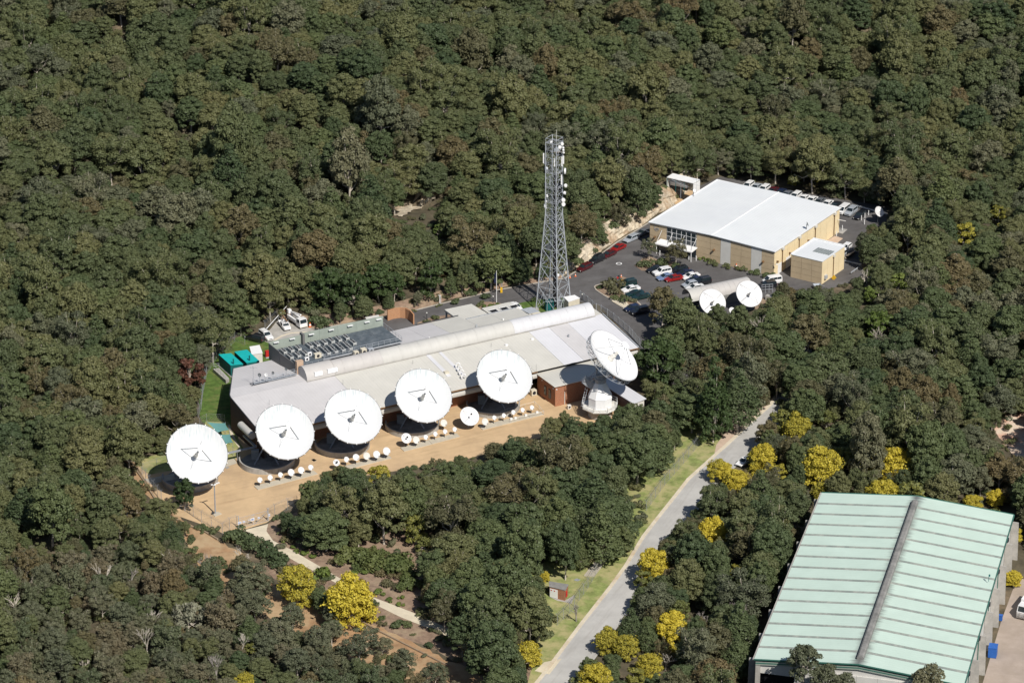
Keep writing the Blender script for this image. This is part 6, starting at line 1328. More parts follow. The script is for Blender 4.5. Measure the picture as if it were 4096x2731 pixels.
b = MB(); b.box((-.8,.3,2.02),(3.4,.35,.12)); b.build('ladder',M['rust'],t,world=False); wheelpair(t,1.5,.85,.36); wheelpair(t,-1.6,.85,.36)
p = C('R4',1018,358); t = thing('bucket_truck','white bucket truck with folded boom parked on the apron','truck',p,R(303),'vehicles on the concrete apron')
cab(t,1.2,3.0,1.02,2.35,PAINT['white']); wheelpair(t,2.2,1.05,.44); wheelpair(t,-1.8,1.05,.44)
b = MB(); b.box((-1.0,0,.9),(4.2,2.1,.3)); b.build('deck',M['concrete'],t,world=False)
for s in (-1,1):
    for k in range(3): b = MB(); b.box((-2.4+k*1.4,s*.82,1.35),(1.34,.45,.7)); b.build('locker',M['white_paint'],t,world=False)
b = MB(); b.bar((-2.6,0,1.2),(-2.6,0,2.3),.25,8); b.bar((-2.6,0,2.3),(1.4,.15,2.9),.2,6); b.bar((1.4,.15,2.9),(-2.4,-.3,2.55),.15,6); b.build('boom',M['white_paint'],t,world=False)
b = MB(); b.box((-2.9,-.5,2.5),(.8,.8,1.0)); b.build('bucket',M['white_paint'],t,world=False)
p = C('T4',850,950,1.2); t = thing('delivery_truck','white truck with bull bar entering from the right edge of the yard','truck',p+Vector((1.0,1.6,0)),R(243))
cab(t,1.2,3.4,1.2,2.9,PAINT['white']); wheelpair(t,2.3,1.2,.5); wheelpair(t,-2.0,1.2,.5); b = MB(); b.box((-1.6,0,2.1),(5.2,2.4,2.4)); b.build('box_body',M['white_paint'],t,world=False)
b = MB(); [b.bar((3.6,-1.1,.5+.25*k),(3.6,1.1,.5+.25*k),.05) for k in range(5)]; [b.bar((3.6,s,.4),(3.6,s,1.6),.06) for s in (-1.1,-.5,.5,1.1)]; b.build('bull_bar',M['chrome'],t,world=False)
def motorbike(p, hd_, m, label):
    t = thing('motorcycle',label,'motorcycle',p,R(hd_),'motorcycles'); 
    for x in (-.7,.7): b = MB(); b.lathe((x,0,.31),[(.2,-.06),(.31,-.06),(.31,.06),(.2,.06),(.2,-.06)],14,axis=(0,1,0)); b.build('wheel',M['tyre'],t,world=False)
    b = MB(); b.add([(-.35,-.12,.4),(.4,-.14,.4),(.45,-.12,.85),(.1,-.17,.95),(-.3,-.1,.75),(-.35,.12,.4),(.4,.14,.4),(.45,.12,.85),(.1,.17,.95),(-.3,.1,.75)],[(0,1,2,3,4),(9,8,7,6,5),(0,5,6,1),(1,6,7,2),(2,7,8,3),(3,8,9,4),(4,9,5,0)]); b.build('tank_and_engine',m,t,world=False)
    b = MB(); b.add([(-.9,-.1,.85),(-.1,-.14,.82),(-.1,.14,.82),(-.9,.1,.85),(-.9,-.1,.93),(-.1,-.12,.9),(-.1,.12,.9),(-.9,.1,.93)],[(3,2,1,0),(4,5,6,7),(0,1,5,4),(2,3,7,6),(3,0,4,7),(1,2,6,5)]); b.build('seat',M['black'],t,world=False)
    b = MB(); b.bar((.7,.08,.31),(.42,.06,1.0),.03); b.bar((.7,-.08,.31),(.42,-.06,1.0),.03); b.bar((.38,-.36,1.05),(.38,.36,1.05),.025); b.build('fork_and_handlebar',M['chrome'],t,world=False)
motorbike(C('R8',560,662,.5),215,M['yellow'],'yellow motorcycle beside the dark green four-wheel drive'); motorbike(C('R8',515,655,.5),235,M['gun'],'dark motorcycle left of the yellow one, by the brown bush'); motorbike(C('R8',500,625,.5),240,M['red'],'red and black motorcycle furthest back at the island corner')
p = C('S1',2268,248,.5); t = thing('box_trailer','small galvanised trailer at the foot of the annex wall','trailer',p,R(10)); b = MB(); b.box((0,0,.6),(1.8,1.2,.08)); [b.box((0,s*.6,.8),(1.8,.05,.4)) for s in (-1,1)]; [b.box((s*.9,0,.8),(.05,1.2,.4)) for s in (-1,1)]; b.build('tray',M['steel_light'],t,world=False); b = MB(); b.bar((.9,0,.5),(1.9,0,.5),.05); b.build('drawbar',M['steel'],t,world=False); wheelpair(t,0,.85,.3)
# walking person
p = at('R8',583,940,0); p.z = .155; t = thing('person','person in dark clothes walking on the path by the planted island','person',p,R(200))
def skinned(name, chain, edges, m, par, lv_=1):
    me = bpy.data.meshes.new(name); me.from_pydata([c[0] for c in chain],edges,[]); o = link(name,me,par); me.materials.append(m)
    md = o.modifiers.new('skin','SKIN'); 
    for i, c in enumerate(chain): me.skin_vertices[0].data[i].radius = (c[1],c[1]*(c[2] if len(c) > 2 else 1))
    me.skin_vertices[0].data[0].use_root = True; sd = o.modifiers.new('sub','SUBSURF'); sd.levels = lv_; sd.render_levels = lv_; return o
def needs_skin(me):
    if not me.skin_vertices: me.skin_vertices.new() if hasattr(me.skin_vertices,'new') else None
ch = [((0,0,.93),.13),((0,0,1.2),.14),((0,0,1.42),.15),((0,0,1.52),.06),((.01,0,1.62),.085),((.02,0,1.72),.075),
      ((0,.2,1.40),.06),((-.12,.25,1.12),.045),((-.02,.27,.88),.035),((0,-.2,1.40),.06),((.12,-.25,1.12),.045),((.25,-.25,.92),.035),
      ((0,.1,.86),.09),((.2,.1,.5),.065),((.22,.1,.1),.045),((.36,.1,.04),.04),((0,-.1,.86),.09),((-.08,-.1,.48),.065),((-.34,-.1,.16),.045),((-.26,-.1,.05),.04)]
ed = [(0,1),(1,2),(2,3),(3,4),(4,5),(2,6),(6,7),(7,8),(2,9),(9,10),(10,11),(0,12),(12,13),(13,14),(14,15),(0,16),(16,17),(17,18),(18,19)]
me = bpy.data.meshes.new('body'); me.from_pydata([c[0] for c in ch],ed,[]); o = link('body',me,t); me.materials.append(M['fan_dark']); md = o.modifiers.new('skin','SKIN')
import bmesh
bm = bmesh.new(); bm.from_mesh(me); ly = bm.verts.layers.skin.verify()
for i, v in enumerate(bm.verts): v[ly].radius = (ch[i][1],ch[i][1]); v[ly].use_root = (i == 0)
bm.to_mesh(me); bm.free(); sd = o.modifiers.new('sub','SUBSURF'); sd.levels = 1; sd.render_levels = 1
skin_m = mat('skin',(.45,.28,.2),.6,.05,3)
b = MB(); b.lathe((.03,0,1.6),[(.01,-.1),(.07,-.07),(.085,0),(.08,.07),(.05,.12),(.01,.13)],12); b.build('head',skin_m,t,world=False,smooth=True)
b = MB(); b.lathe((.01,0,1.62),[(.095,0),(.09,.08),(.05,.13),(.01,.14)],12); b.build('hair',M['black'],t,world=False,smooth=True)

# ---------------------------------------------------------------- fences
def chainlink(label, line, h=2.4, post=3.0, arms=True, z=0.0, m='steel', cross=.38):
    t = thing('chain_link_fence', label, 'fence', (line[0].x,line[0].y,z))
    for i in range(len(line)-1):
        a, c = Vector((line[i].x,line[i].y,z)), Vector((line[i+1].x,line[i+1].y,z)); n = max(1,round((c-a).length/post)); d = (c-a).normalized(); nr = Vector((-d.y,d.x,0)); up = Vector((0,0,1))
        for j in range(n+1):
            if j == 0 and i > 0: continue
            p = a.lerp(c,j/n); b = MB(); b.bar(p,p+up*h,.04,6)
            if arms: b.bar(p+up*h,p+up*(h+.4)+nr*.35,.03); b.bar(p+up*h,p+up*(h+.4)-nr*.35,.03)
            b.build('post', M[m], t)
        for j in range(n):
            p, q = a.lerp(c,j/n), a.lerp(c,(j+1)/n); L_ = (q-p).length; b = MB()
            for hh in (.1,h): b.bar(p+up*hh,q+up*hh,.016,3)
            s = -h
            while s < L_:
                x0_, x1_ = max(s,0), min(s+h,L_)
                if x1_ > x0_:
                    b.bar(p+d*x0_+up*(x0_-s),p+d*x1_+up*(x1_-s),.006,3); b.bar(p+d*x0_+up*(h-(x0_-s)),p+d*x1_+up*(h-(x1_-s)),.006,3)
                s += cross
            if arms: [b.bar(p+up*(h+.2+.1*k)+nr*.18*s_,q+up*(h+.2+.1*k)+nr*.18*s_,.012,3) for k in (0,1.6) for s_ in (-1,1)]
            b.build('wire_mesh', M['steel'], t)
    return t
chainlink('tall chain-link fence along the left front edge of the gravel yard', pts('R1',(60,690),(110,720),(200,870),(285,1000),(425,1175)))
chainlink('chain-link fence below the camera pole on the sloping edge of the gravel', pts('R1',(700,1290),(890,1420),(1005,1480),(1133,1558),(1215,1500),(1300,1475)))
chainlink('chain-link fence right of the gate, running under the trees', pts('R1',(1660,1395),(1740,1340),(1890,1275),(2000,1250)))
chainlink('chain-link fence along the dry grass behind the first dish', pts('R1',(200,860),(370,790),(560,720)),arms=False)
chainlink('chain-link fence round the bright green lawn at the left', pts('F',(455,960),(462,940),(466,905),(475,860),(505,812),(540,772)),h=2.2)
chainlink('chain-link fence behind the shade sails', pts('R1',(870,300),(950,250),(1160,262)),arms=False,h=2.0)
chainlink('tall fence at the left edge of the concrete apron beside the ute', pts('R4',(680,460),(740,400),(820,330)),h=2.4)
chainlink('low fence between the side garden and the concrete apron', pts('R4',(240,700),(365,565),(470,600)),arms=False)
chainlink('roadside fence beside the pump hut', pts('S8',(860,1568),(990,1440),(1090,1310),(1180,1180),(1265,1040),(1370,900),(1450,790)),h=2.2)
chainlink('fence dividing the grass verge along the main road', pts('S2',(235,690),(330,560),(425,450),(505,355)),h=2.2)
# boom barrier, white arm
t = thing('boom_barrier','long white diagonal boom pole above the fence behind the ute','barrier',at('R4',685,460)); b = MB(); a = at('R4',685,440,1.2); c = at('R4',905,195,3.0); b.bar(a,c,.1,6,.06); b.build('arm',M['white_paint'],t); b = MB(); b.bar((a.x,a.y,0),a,.1,6); b.build('post',M['off_white'],t); q = a.lerp(c,.87); b = MB(); b.box(q-Vector((0,.1,.5)),(.6,.08,.6)); b.build('red_sign',M['red'],t)
# swing gate with signs
ga, gb = at('R1',1320,1490,0), at('R1',1665,1400,0); t = thing('yard_gate','wide wire gate with blue and white signs at the top of the driveway','gate',(ga+gb)/2); d = (gb-ga).normalized(); nr = Vector((-d.y,d.x,0)); L_ = (gb-ga).length
for s in (0,L_): b = MB(); b.bar(ga+d*s,ga+d*s+Vector((0,0,3.0)),.08,6); b.build('gate_post',M['steel_light'],t)
for s0 in (0.1,L_/2+.03):
    l_ = L_/2-.13; b = MB(); P4 = [ga+d*s0,ga+d*(s0+l_),ga+d*(s0+l_)+Vector((0,0,2.3)),ga+d*s0+Vector((0,0,2.3))]
    for i in range(4): b.bar(P4[i]+Vector((0,0,.1)),P4[(i+1)%4]+Vector((0,0,.1)),.03)
    b.bar(P4[0],P4[2],.03); b.bar(P4[1],P4[3],.03); lf = b.build('gate_leaf',M['steel_light'],t)
    b = MB(); s = -2.2
    while s < l_:
        x0_, x1_ = max(s,0), min(s+2.2,l_); b.bar(P4[0]+d*x0_+Vector((0,0,x0_-s)),P4[0]+d*x1_+Vector((0,0,x1_-s)),.006,3); b.bar(P4[0]+d*x0_+Vector((0,0,2.2-(x0_-s))),P4[0]+d*x1_+Vector((0,0,2.2-(x1_-s))),.006,3); s += .38
    b.build('wire_mesh',M['steel'],lf)
for x, y, w_, h_ in ((1350,1440,.85,.5),(1402,1430,.6,.35),(1470,1420,.3,.25),(1508,1412,.3,.25),(1575,1385,.5,.4),(1542,1438,.9,.6),(1672,1330,.35,.6)):
    q = at('R1',x,y,1.3); s = (q-ga).dot(d); sg = MB(); cc = ga+d*s-nr*.08+Vector((0,0,1.3)); sg.box(cc,(w_,.04,h_),d,nr); o = sg.build('sign',M['white_paint'],t)
    ln = MB(); [ln.box(cc-nr*.03+Vector((0,0,h_*(.25-.22*k))),(w_*.75,.01,h_*.1),d,nr) for k in range(3)]; ln.build('sign_text',M['blue'],o)
for r, l, lab in (('R5',((1620,110),(1700,170),(1790,250)),'steel fence from the mast shed to the vault end'),('R5',((1790,245),(1840,262),(1970,345),(2130,480),(2235,600),(2270,640)),'grey post fence along the right end of the grey roof')):
    P_ = pts(r,*l); t = thing('post_fence',lab,'fence',P_[0])
    for i in range(len(P_)-1):
        a, c = P_[i], P_[i+1]; n = max(1,round((c-a).length/2.4)); d = (c-a).normalized(); nr = Vector((-d.y,d.x,0))
        for j in range(n):
            p, q = a.lerp(c,j/n), a.lerp(c,(j+1)/n); b = MB(); b.bar(p,p+Vector((0,0,2.0)),.07,6); b.build('post',M['steel_light'],t); b = MB(); [b.bar(p+Vector((0,0,hh)),q+Vector((0,0,hh)),.03,4) for hh in (.2,1.8)]; k = int((q-p).length/.22); [b.bar(p.lerp(q,u_/k)+Vector((0,0,.1)),p.lerp(q,u_/k)+Vector((0,0,1.9)),.02,3) for u_ in range(k)]; b.build('fence_panel',M['steel_light'],t)
# ---------------------------------------------------------------- vegetation
def leafmat(name, stops, nscale=0.35, trans=0.27, locscale=0.02, rw=.75, off=.22):
    """leaf colour: ramp over per-tree random, stand-scale drift and fine variation inside the crown"""
    m = bpy.data.materials.new(name); m.use_nodes = True; nt = m.node_tree; N = nt.nodes; L = nt.links; N.clear()
    out = N.new('ShaderNodeOutputMaterial'); oi = N.new('ShaderNodeObjectInfo'); tc = N.new('ShaderNodeTexCoord')
    n1 = N.new('ShaderNodeTexNoise'); n1.inputs['Scale'].default_value = locscale; n1.inputs['Detail'].default_value = 3; L.new(oi.outputs['Location'], n1.inputs['Vector'])
    n2 = N.new('ShaderNodeTexNoise'); n2.inputs['Scale'].default_value = nscale; n2.inputs['Detail'].default_value = 6; n2.inputs['Roughness'].default_value = .75; L.new(tc.outputs['Object'], n2.inputs['Vector'])
    a = N.new('ShaderNodeMath'); a.operation = 'MULTIPLY_ADD'; L.new(oi.outputs['Random'], a.inputs[0]); a.inputs[1].default_value = rw
    b = N.new('ShaderNodeMath'); b.operation = 'MULTIPLY_ADD'; L.new(n1.outputs['Fac'], b.inputs[0]); b.inputs[1].default_value = .5; b.inputs[2].default_value = -.25; L.new(b.outputs[0], a.inputs[2])
    c = N.new('ShaderNodeMath'); c.operation = 'MULTIPLY_ADD'; L.new(n2.outputs['Fac'], c.inputs[0]); c.inputs[1].default_value = .7; L.new(a.outputs[0], c.inputs[2])
    d = N.new('ShaderNodeMath'); d.operation = 'SUBTRACT'; L.new(c.outputs[0], d.inputs[0]); d.inputs[1].default_value = off
    r = N.new('ShaderNodeValToRGB'); L.new(d.outputs[0], r.inputs[0]); e = r.color_ramp.elements
    while len(e) < len(stops): e.new(.5)
    for i, (p, cc) in enumerate(stops): e[i].position = p; e[i].color = (*cc, 1)
    df = N.new('ShaderNodeBsdfPrincipled'); df.inputs['Roughness'].default_value = .55; df.inputs['Specular IOR Level'].default_value = .25; L.new(r.outputs[0], df.inputs['Base Color'])
    tr = N.new('ShaderNodeBsdfTranslucent'); L.new(r.outputs[0], tr.inputs[0]); mx = N.new('ShaderNodeMixShader'); mx.inputs[0].default_value = trans
    L.new(df.outputs[0], mx.inputs[1]); L.new(tr.outputs[0], mx.inputs[2]); L.new(mx.outputs[0], out.inputs[0]); return m
M['leaf_olive'] = leafmat('leaf_olive', [(0.00,(0.089,0.113,0.054)),(0.35,(0.119,0.143,0.066)),(0.65,(0.151,0.164,0.073)),(1.00,(0.188,0.182,0.081))])
M['leaf_green'] = leafmat('leaf_green', [(0.00,(0.064,0.095,0.046)),(0.40,(0.094,0.124,0.057)),(0.70,(0.117,0.147,0.064)),(1.00,(0.146,0.168,0.068))])
M['leaf_brown'] = leafmat('leaf_brown', [(0.00,(0.108,0.111,0.061)),(0.40,(0.140,0.133,0.069)),(0.70,(0.163,0.142,0.072)),(1.00,(0.189,0.146,0.073))])
M['leaf_grey'] = leafmat('leaf_grey', [(0.00,(0.107,0.121,0.074)),(0.40,(0.136,0.149,0.089)),(0.70,(0.164,0.168,0.101)),(1.00,(0.194,0.184,0.107))])
M['leaf_bright'] = leafmat('leaf_bright', [(0.00,(0.090,0.135,0.035)),(0.50,(0.135,0.185,0.045)),(1.00,(0.190,0.235,0.060))])
M['leaf_dark'] = leafmat('leaf_dark', [(0.00,(0.040,0.066,0.026)),(0.50,(0.062,0.094,0.034)),(1.00,(0.088,0.115,0.042))])
M['leaf_wattle'] = leafmat('leaf_wattle', [(0.00,(0.134,0.161,0.044)),(0.32,(0.207,0.211,0.050)),(0.45,(0.464,0.397,0.055)),(0.70,(0.708,0.570,0.066)),(1.00,(0.830,0.682,0.099))], nscale=2.8, rw=.2, off=-.06)
M['leaf_wattle_dull'] = leafmat('leaf_wattle_dull', [(0.00,(0.096,0.122,0.044)),(0.40,(0.156,0.171,0.055)),(0.60,(0.384,0.342,0.055)),(1.00,(0.648,0.525,0.077))], nscale=2.4, rw=.3, off=.04)
M['leaf_scrub'] = leafmat('leaf_scrub', [(0.0,(0.100,0.130,0.068)),(.35,(0.138,0.155,0.085)),(.65,(0.176,0.168,0.105)),(1.0,(0.204,0.160,0.095))])
M['leaf_fresh'] = leafmat('leaf_fresh', [(0.0,(.085,.115,.040)),(.5,(.125,.150,.052)),(1.0,(.165,.175,.062))])
M['leaf_red'] = leafmat('leaf_red', [(0.0,(.09,.045,.03)),(.5,(.13,.06,.04)),(1.0,(.17,.08,.05))])
M['leaf_pale'] = leafmat('leaf_pale', [(0.0,(.20,.20,.14)),(.5,(.27,.27,.19)),(1.0,(.35,.33,.26))])
def leaf_cloud(rs, clumps, per, size, zmin=-0.35, out_bias=1.25, flat=0.0, droop=0.0):
    """clumps: (x,y,z,r). returns verts, faces of leaf sprays on the clumps' shells"""
    V_, F_ = [], []; n0 = 0
    for (cx, cy, cz, r) in clumps:
        n = int(per*(r/1.3)**2)+8
        d = rs.normal(size=(n*2,3)); d /= np.linalg.norm(d,axis=1)[:,None]; d = d[d[:,2] > zmin][:n]; n = len(d)
        rad = r*(rs.uniform(.62,1.0,n)**.6)*(1+.12*rs.normal(size=n)); p = np.array([cx,cy,cz])+d*rad[:,None]*np.array([1,1,.8])
        nr = d*out_bias+rs.normal(size=(n,3))*.55; nr[:,2] += .22; nr /= np.linalg.norm(nr,axis=1)[:,None]
        t = np.cross(nr, rs.normal(size=(n,3))); t /= np.linalg.norm(t,axis=1)[:,None]; b = np.cross(nr,t)
        s = size*rs.uniform(.6,1.4,n)[:,None]; w = s*.62
        if droop: b = b*(1-droop)+np.array([0,0,-1])*droop
        q = np.stack([p-t*w, p-b*s*.55, p+t*w, p+b*s*.75+nr*s*.12],1).reshape(-1,3)
        V_.append(q); F_.append((np.arange(n)*4)[:,None]+np.arange(4)[None]+n0); n0 += 4*n
    return np.concatenate(V_), np.concatenate(F_)
def mesh_np(name, vv, ff, m, smooth=False):
    me = bpy.data.meshes.new(name); me.vertices.add(len(vv)); me.vertices.foreach_set('co', vv.astype(np.float32).ravel()); me.loops.add(ff.size); me.loops.foreach_set('vertex_index', ff.astype(np.int32).ravel())
    k = ff.shape[1]; me.polygons.add(len(ff)); me.polygons.foreach_set('loop_start', np.arange(len(ff))*k); me.polygons.foreach_set('loop_total', np.full(len(ff),k)); me.update(); me.materials.append(m); return me
def gum_clumps(rs, R_, z0, z1, n, style='dome'):
    """sub-crowns of a eucalypt: rounded tufts packed over a domed, uneven crown"""
    cl = []; H_ = z1-z0; cen = [(rs.normal()*R_*.28, rs.normal()*R_*.28, rs.uniform(.0,.2)) for _ in range(3)]
    k = 0; small = (.74 if n % 3 else .95) if n > 50 else 1.0
    lob = [(rs.uniform(0,2*pi), rs.uniform(.55,1.0), rs.uniform(.8,1.1)) for _ in range(5)]; e0, e1 = rs.uniform(.78,1.0), rs.uniform(.9,1.1)
    while len(cl) < n and k < 9000:
        k += 1; a = rs.uniform(0,2*pi); rr = R_*math.sqrt(rs.uniform(0,1))*.92; lf = min(1.08, .62+max(0,*[l_[1]*.42*max(0,cos(a-l_[0]))**2 for l_ in lob])); hf = 1-.28*abs(sin(a*1.5+lob[0][0]))*(rr/R_)
        if style == 'dome': top = z0+H_*(.30+.62*math.sqrt(max(0,1-(rr/R_)**2)))
        elif style == 'cone': top = z0+H_*(1-.88*rr/R_)
        elif style == 'round': top = z0+H_*(.5+.42*math.sqrt(max(0,1-(rr/R_)**2)))
        else: top = z0+H_*rs.uniform(.5,.95)
        z = top - rs.uniform(0,1)**1.5*H_*(.68 if style != 'cone' else .2)
        z = z0+(z-z0)*hf if small < 1 else z; r = rs.uniform(.7,1.35)*small*R_/4.0 if style != 'cone' else rs.uniform(.6,.95)
        lf = lf if small < 1 else 1; x, y = rr*cos(a)*e0*lf, rr*sin(a)*e1*lf
        if all((x-c[0])**2+(y-c[1])**2+(z-c[2])**2 > (.62*(r+c[3]))**2 for c in cl): cl.append((x,y,z,r))
    return cl
def trunk_mb(rs, cl, z0, lean=.3, r=.2, thin=.05, stems=1):
    b = MB(); top = Vector((rs.normal()*lean,rs.normal()*lean,z0+.6)); fork = Vector((0,0,z0*.55))+Vector((top.x*.5,top.y*.5,0)); b.bar((0,0,-.6),fork,r,7,r*.75); b.bar(fork,top,r*.75,6,r*.5)
    for c in sorted(cl,key=lambda c:-c[3])[:14]:
        s = fork.lerp(top, rs.uniform(.1,1)); e = Vector(c[:3]); mid_ = s.lerp(e,.5)+Vector((rs.normal()*.2,rs.normal()*.2,-.3)); b.bar(s,mid_,r*.40,5,r*.28); b.bar(mid_,e+Vector((0,0,c[3]*.8)),r*.28,4,thin*.8)
    return b
PROTO = {}   # kind -> list of (crown mesh, trunk mesh, radius, height)
def proto(kind, lm, n, R0, H0, z0f, style, ncl, per=190, size=.36, bark='bark_white', zmin=-.35, droop=0.0, n_fill=1):
    PROTO.setdefault(kind,[])
    for i in range(n):
        rs = np.random.RandomState(abs(hash(kind)) % 1000 + i if False else sum(map(ord,kind))*7+i*13); R_ = R0*rs.uniform(.9,1.1); cl = gum_clumps(rs,R_,H0*z0f,H0,ncl-(i*7 if ncl > 50 else 0),style)
        vv, ff = leaf_cloud(rs,cl,per,size,zmin,droop=droop)
        if n_fill and ncl > 45:
            zm = H0*(z0f+.42*(1-z0f)); v2, f2 = leaf_cloud(rs,[(0,0,zm,R_*.80),(rs.normal()*.8,rs.normal()*.8,zm+.6,R_*.66)],per*.30,size*.95,-.2,out_bias=.6); ff = np.concatenate([ff,f2+len(vv)]); vv = np.concatenate([vv,v2])
        cm = mesh_np(kind+'_crown',vv,ff,M[lm]); b = trunk_mb(rs,cl,H0*z0f+1); tm = bpy.data.meshes.new(kind+'_trunk'); tm.from_pydata(b.v,[],b.f); tm.materials.append(M[bark])
        PROTO[kind].append((cm,tm,R_,H0))
proto('olive','leaf_olive',7,4.0,11.0,.28,'dome',84,per=430,size=.24); proto('green','leaf_green',6,4.0,11.5,.22,'round',92,per=440,size=.24); proto('brown','leaf_brown',4,3.7,10.5,.28,'dome',66,per=380,size=.24); proto('grey','leaf_grey',5,3.8,10.5,.26,'dome',56,per=330,size=.24)
proto('bright','leaf_bright',2,3.0,7.0,.22,'round',24,size=.34); proto('dark','leaf_dark',2,3.6,10.0,.15,'round',36); proto('conifer','leaf_dark',2,3.6,15.0,.08,'cone',60,per=170,size=.38,droop=.3)
proto('wattle','leaf_wattle',3,3.0,6.0,.06,'round',60,per=620,size=.20,droop=.3); proto('tallgum','leaf_grey',2,3.0,15.0,.60,'dome',44,per=300,size=.24); proto('dullwattle','leaf_wattle_dull',2,3.2,7.0,.25,'dome',26,per=190,size=.32); proto('red','leaf_red',1,3.0,6.5,.2,'round',24); proto('pale','leaf_pale',1,3.2,6.0,.1,'round',26,per=150,droop=.4)
def bush_proto(kind, lm, n, R_, H_, per=170, size=.2):
    PROTO[kind] = []
    for i in range(n):
        rs = np.random.RandomState(500+sum(map(ord,kind))+i); cl = [(rs.normal()*R_*.42,rs.normal()*R_*.42,H_*rs.uniform(.25,.6),R_*rs.uniform(.35,.55)) for _ in range(7)]
        vv, ff = leaf_cloud(rs,[(a,b_,c,max(r,.3)) for a,b_,c,r in cl],per*2.2,size,-.3); cm = mesh_np(kind+'_crown',vv,ff,M[lm]); PROTO[kind].append((cm,None,R_,H_))
proto('scrub','leaf_scrub',4,3.6,8.5,.22,'flat',50,per=230,size=.24)
proto('olive','leaf_olive',2,4.2,12.0,.40,'flat',40,per=300,size=.22); proto('grey','leaf_grey',2,4.2,12.0,.42,'flat',34,per=260,size=.22); proto('brown','leaf_brown',2,3.9,11.0,.36,'flat',38,per=260,size=.22); proto('green','leaf_green',2,3.4,13.0,.22,'cone',70,per=300,size=.22)
bush_proto('bush_green','leaf_green',2,1.3,1.6); bush_proto('bush_fresh','leaf_fresh',2,1.3,1.6); bush_proto('bush_olive','leaf_olive',2,1.3,1.6); bush_proto('bush_brown','leaf_brown',2,1.3,1.6); bush_proto('bush_bright','leaf_bright',1,1.2,1.2); bush_proto('bush_grey','leaf_grey',1,1.3,1.5)
def plant(kind, x, y, scale, label, cat, name, group=None, zs=1.0, z=None):
    zs = max(zs,.3)
    cm, tm, R_, H_ = rnd.choice(PROTO[kind]); zz = float(tz(x,y)) if z is None else z
    t = thing(name,label,cat,(x,y,zz),rnd.uniform(0,6.28),group); t.scale = (scale,scale,scale*zs)
    o = bpy.data.objects.new('crown' if tm else 'foliage',cm); col.objects.link(o); o.parent = t
    if tm: o = bpy.data.objects.new('trunk',tm); col.objects.link(o); o.parent = t
    return t
placed = []     # (x, y, r)
SHOW = []       # picture discs that must stay in view: fx, fy, radius, y
def place_px(kind, fx, fy, rpx, label, cat, name, group=None, hmul=1.0, r='F'):
    """crown centre and radius read from the picture"""
    R_ = rpx/CV[r][2]*760/FOC*(1.3 if kind == 'bush_fresh' else 1); cm, tm, R0, H0 = PROTO[kind][0]; s = R_/R0; zc = H0*s*hmul*(.5 if kind == 'conifer' else .66 if tm else .45)
    p = at(r,fx,fy,zc)
    for _ in range(4): zt = float(tz(p.x,p.y)); p = at(r,fx,fy,zc+zt)
    dist = (p-Vector((0,0,CAM_H))).length; s *= dist/760
    placed.append((p.x,p.y,R_*.8 if tm else R_*.4)); fpx, fpy = nat(r,fx,fy); SHOW.append((fpx/1.7415,fpy/1.7415,rpx/CV[r][2]/1.7415,p.y)); return plant(kind,p.x,p.y,s,label,cat,name,group,zs=hmul)
# yellow wattles, one by one
def side(x,y): return x, y
wat = [(797,1350,64,'biggest bright yellow wattle at the bend of the pale driveway',0),(682,1325,48,'golden wattle left of the big bright one by the driveway',0),(955,1205,34,'yellow-green wattle within the trees above the driveway garden',1),(975,1245,20,'small yellow wattle just right of the driveway garden',1),(580,1486,20,'small yellow wattle alone in the scrub left of the bare slope',1),(562,1552,25,'yellow wattle cut by the bottom edge at left',0),(870,1085,26,'golden-brown wattle at the top edge of the front tree group',1),(1215,1485,36,'wattle left of the road near the bottom edge',0),(1250,1318,13,'small yellow bush at the corner of the hut lawn',0),(1392,1455,30,'yellow wattle at the right roadside near the bottom, left one',0),(1435,1468,30,'yellow wattle at the right roadside near the bottom, next to the left one',0),(1370,1545,38,'wattle overhanging the road at the bottom edge',0),(1500,1285,38,'yellow wattle beside the road opposite the pump hut',0),(1545,1425,36,'orange-yellow wattle inland of the road near the bottom',0),(1490,1510,30,'wattle among scrub near the bottom, right of the road',0),(1640,1205,36,'yellow wattle in the middle of the road-side wood',0),(1690,1092,30,'wattle at the roadside in front of the white parked car',0),(1756,1038,28,'bright wattle just behind the white roadside car',0),(1828,972,30,'yellow wattle at the bend where the road enters the shade',0),(1885,1048,40,'broad yellow wattle in the wood above the green shed',0),(1900,960,18,'small wattle high in the wood right of the road',1),(2052,1050,38,'yellow wattle between broad wattle and the green shed roof',0),(2030,1130,34,'bright wattle touching the far edge of the green shed, left one',0),(2092,1138,36,'rounded golden wattle at the far edge of the green shed, right one',1),(1885,1118,20,'small wattle near the far left corner of the green shed',0),(2235,1150,18,'small yellow wattle beyond the far right part of the green shed',0),(2290,1135,18,'yellow wattle near the right edge beyond the green shed',0),(2215,535,30,'yellow-green wattle at the upper right beyond the lone dish',1),(2295,492,24,'wattle near the right edge level with the rear car park',1),(1820,413,13,'small yellow wattle behind the car row, left of two',0),(1872,413,13,'small yellow wattle behind the car row, right of two',1),(2330,1320,16,'wattle at the right edge above the yard',0),(2285,1180,14,'wattle right of the far right corner of the green shed',1),(1665,1078,22,'wattle at the road edge below the parked white car',0),(1620,1400,12,'tiny yellow patch wattle in the road-side wood',1),(1300,1420,1,'',9)]
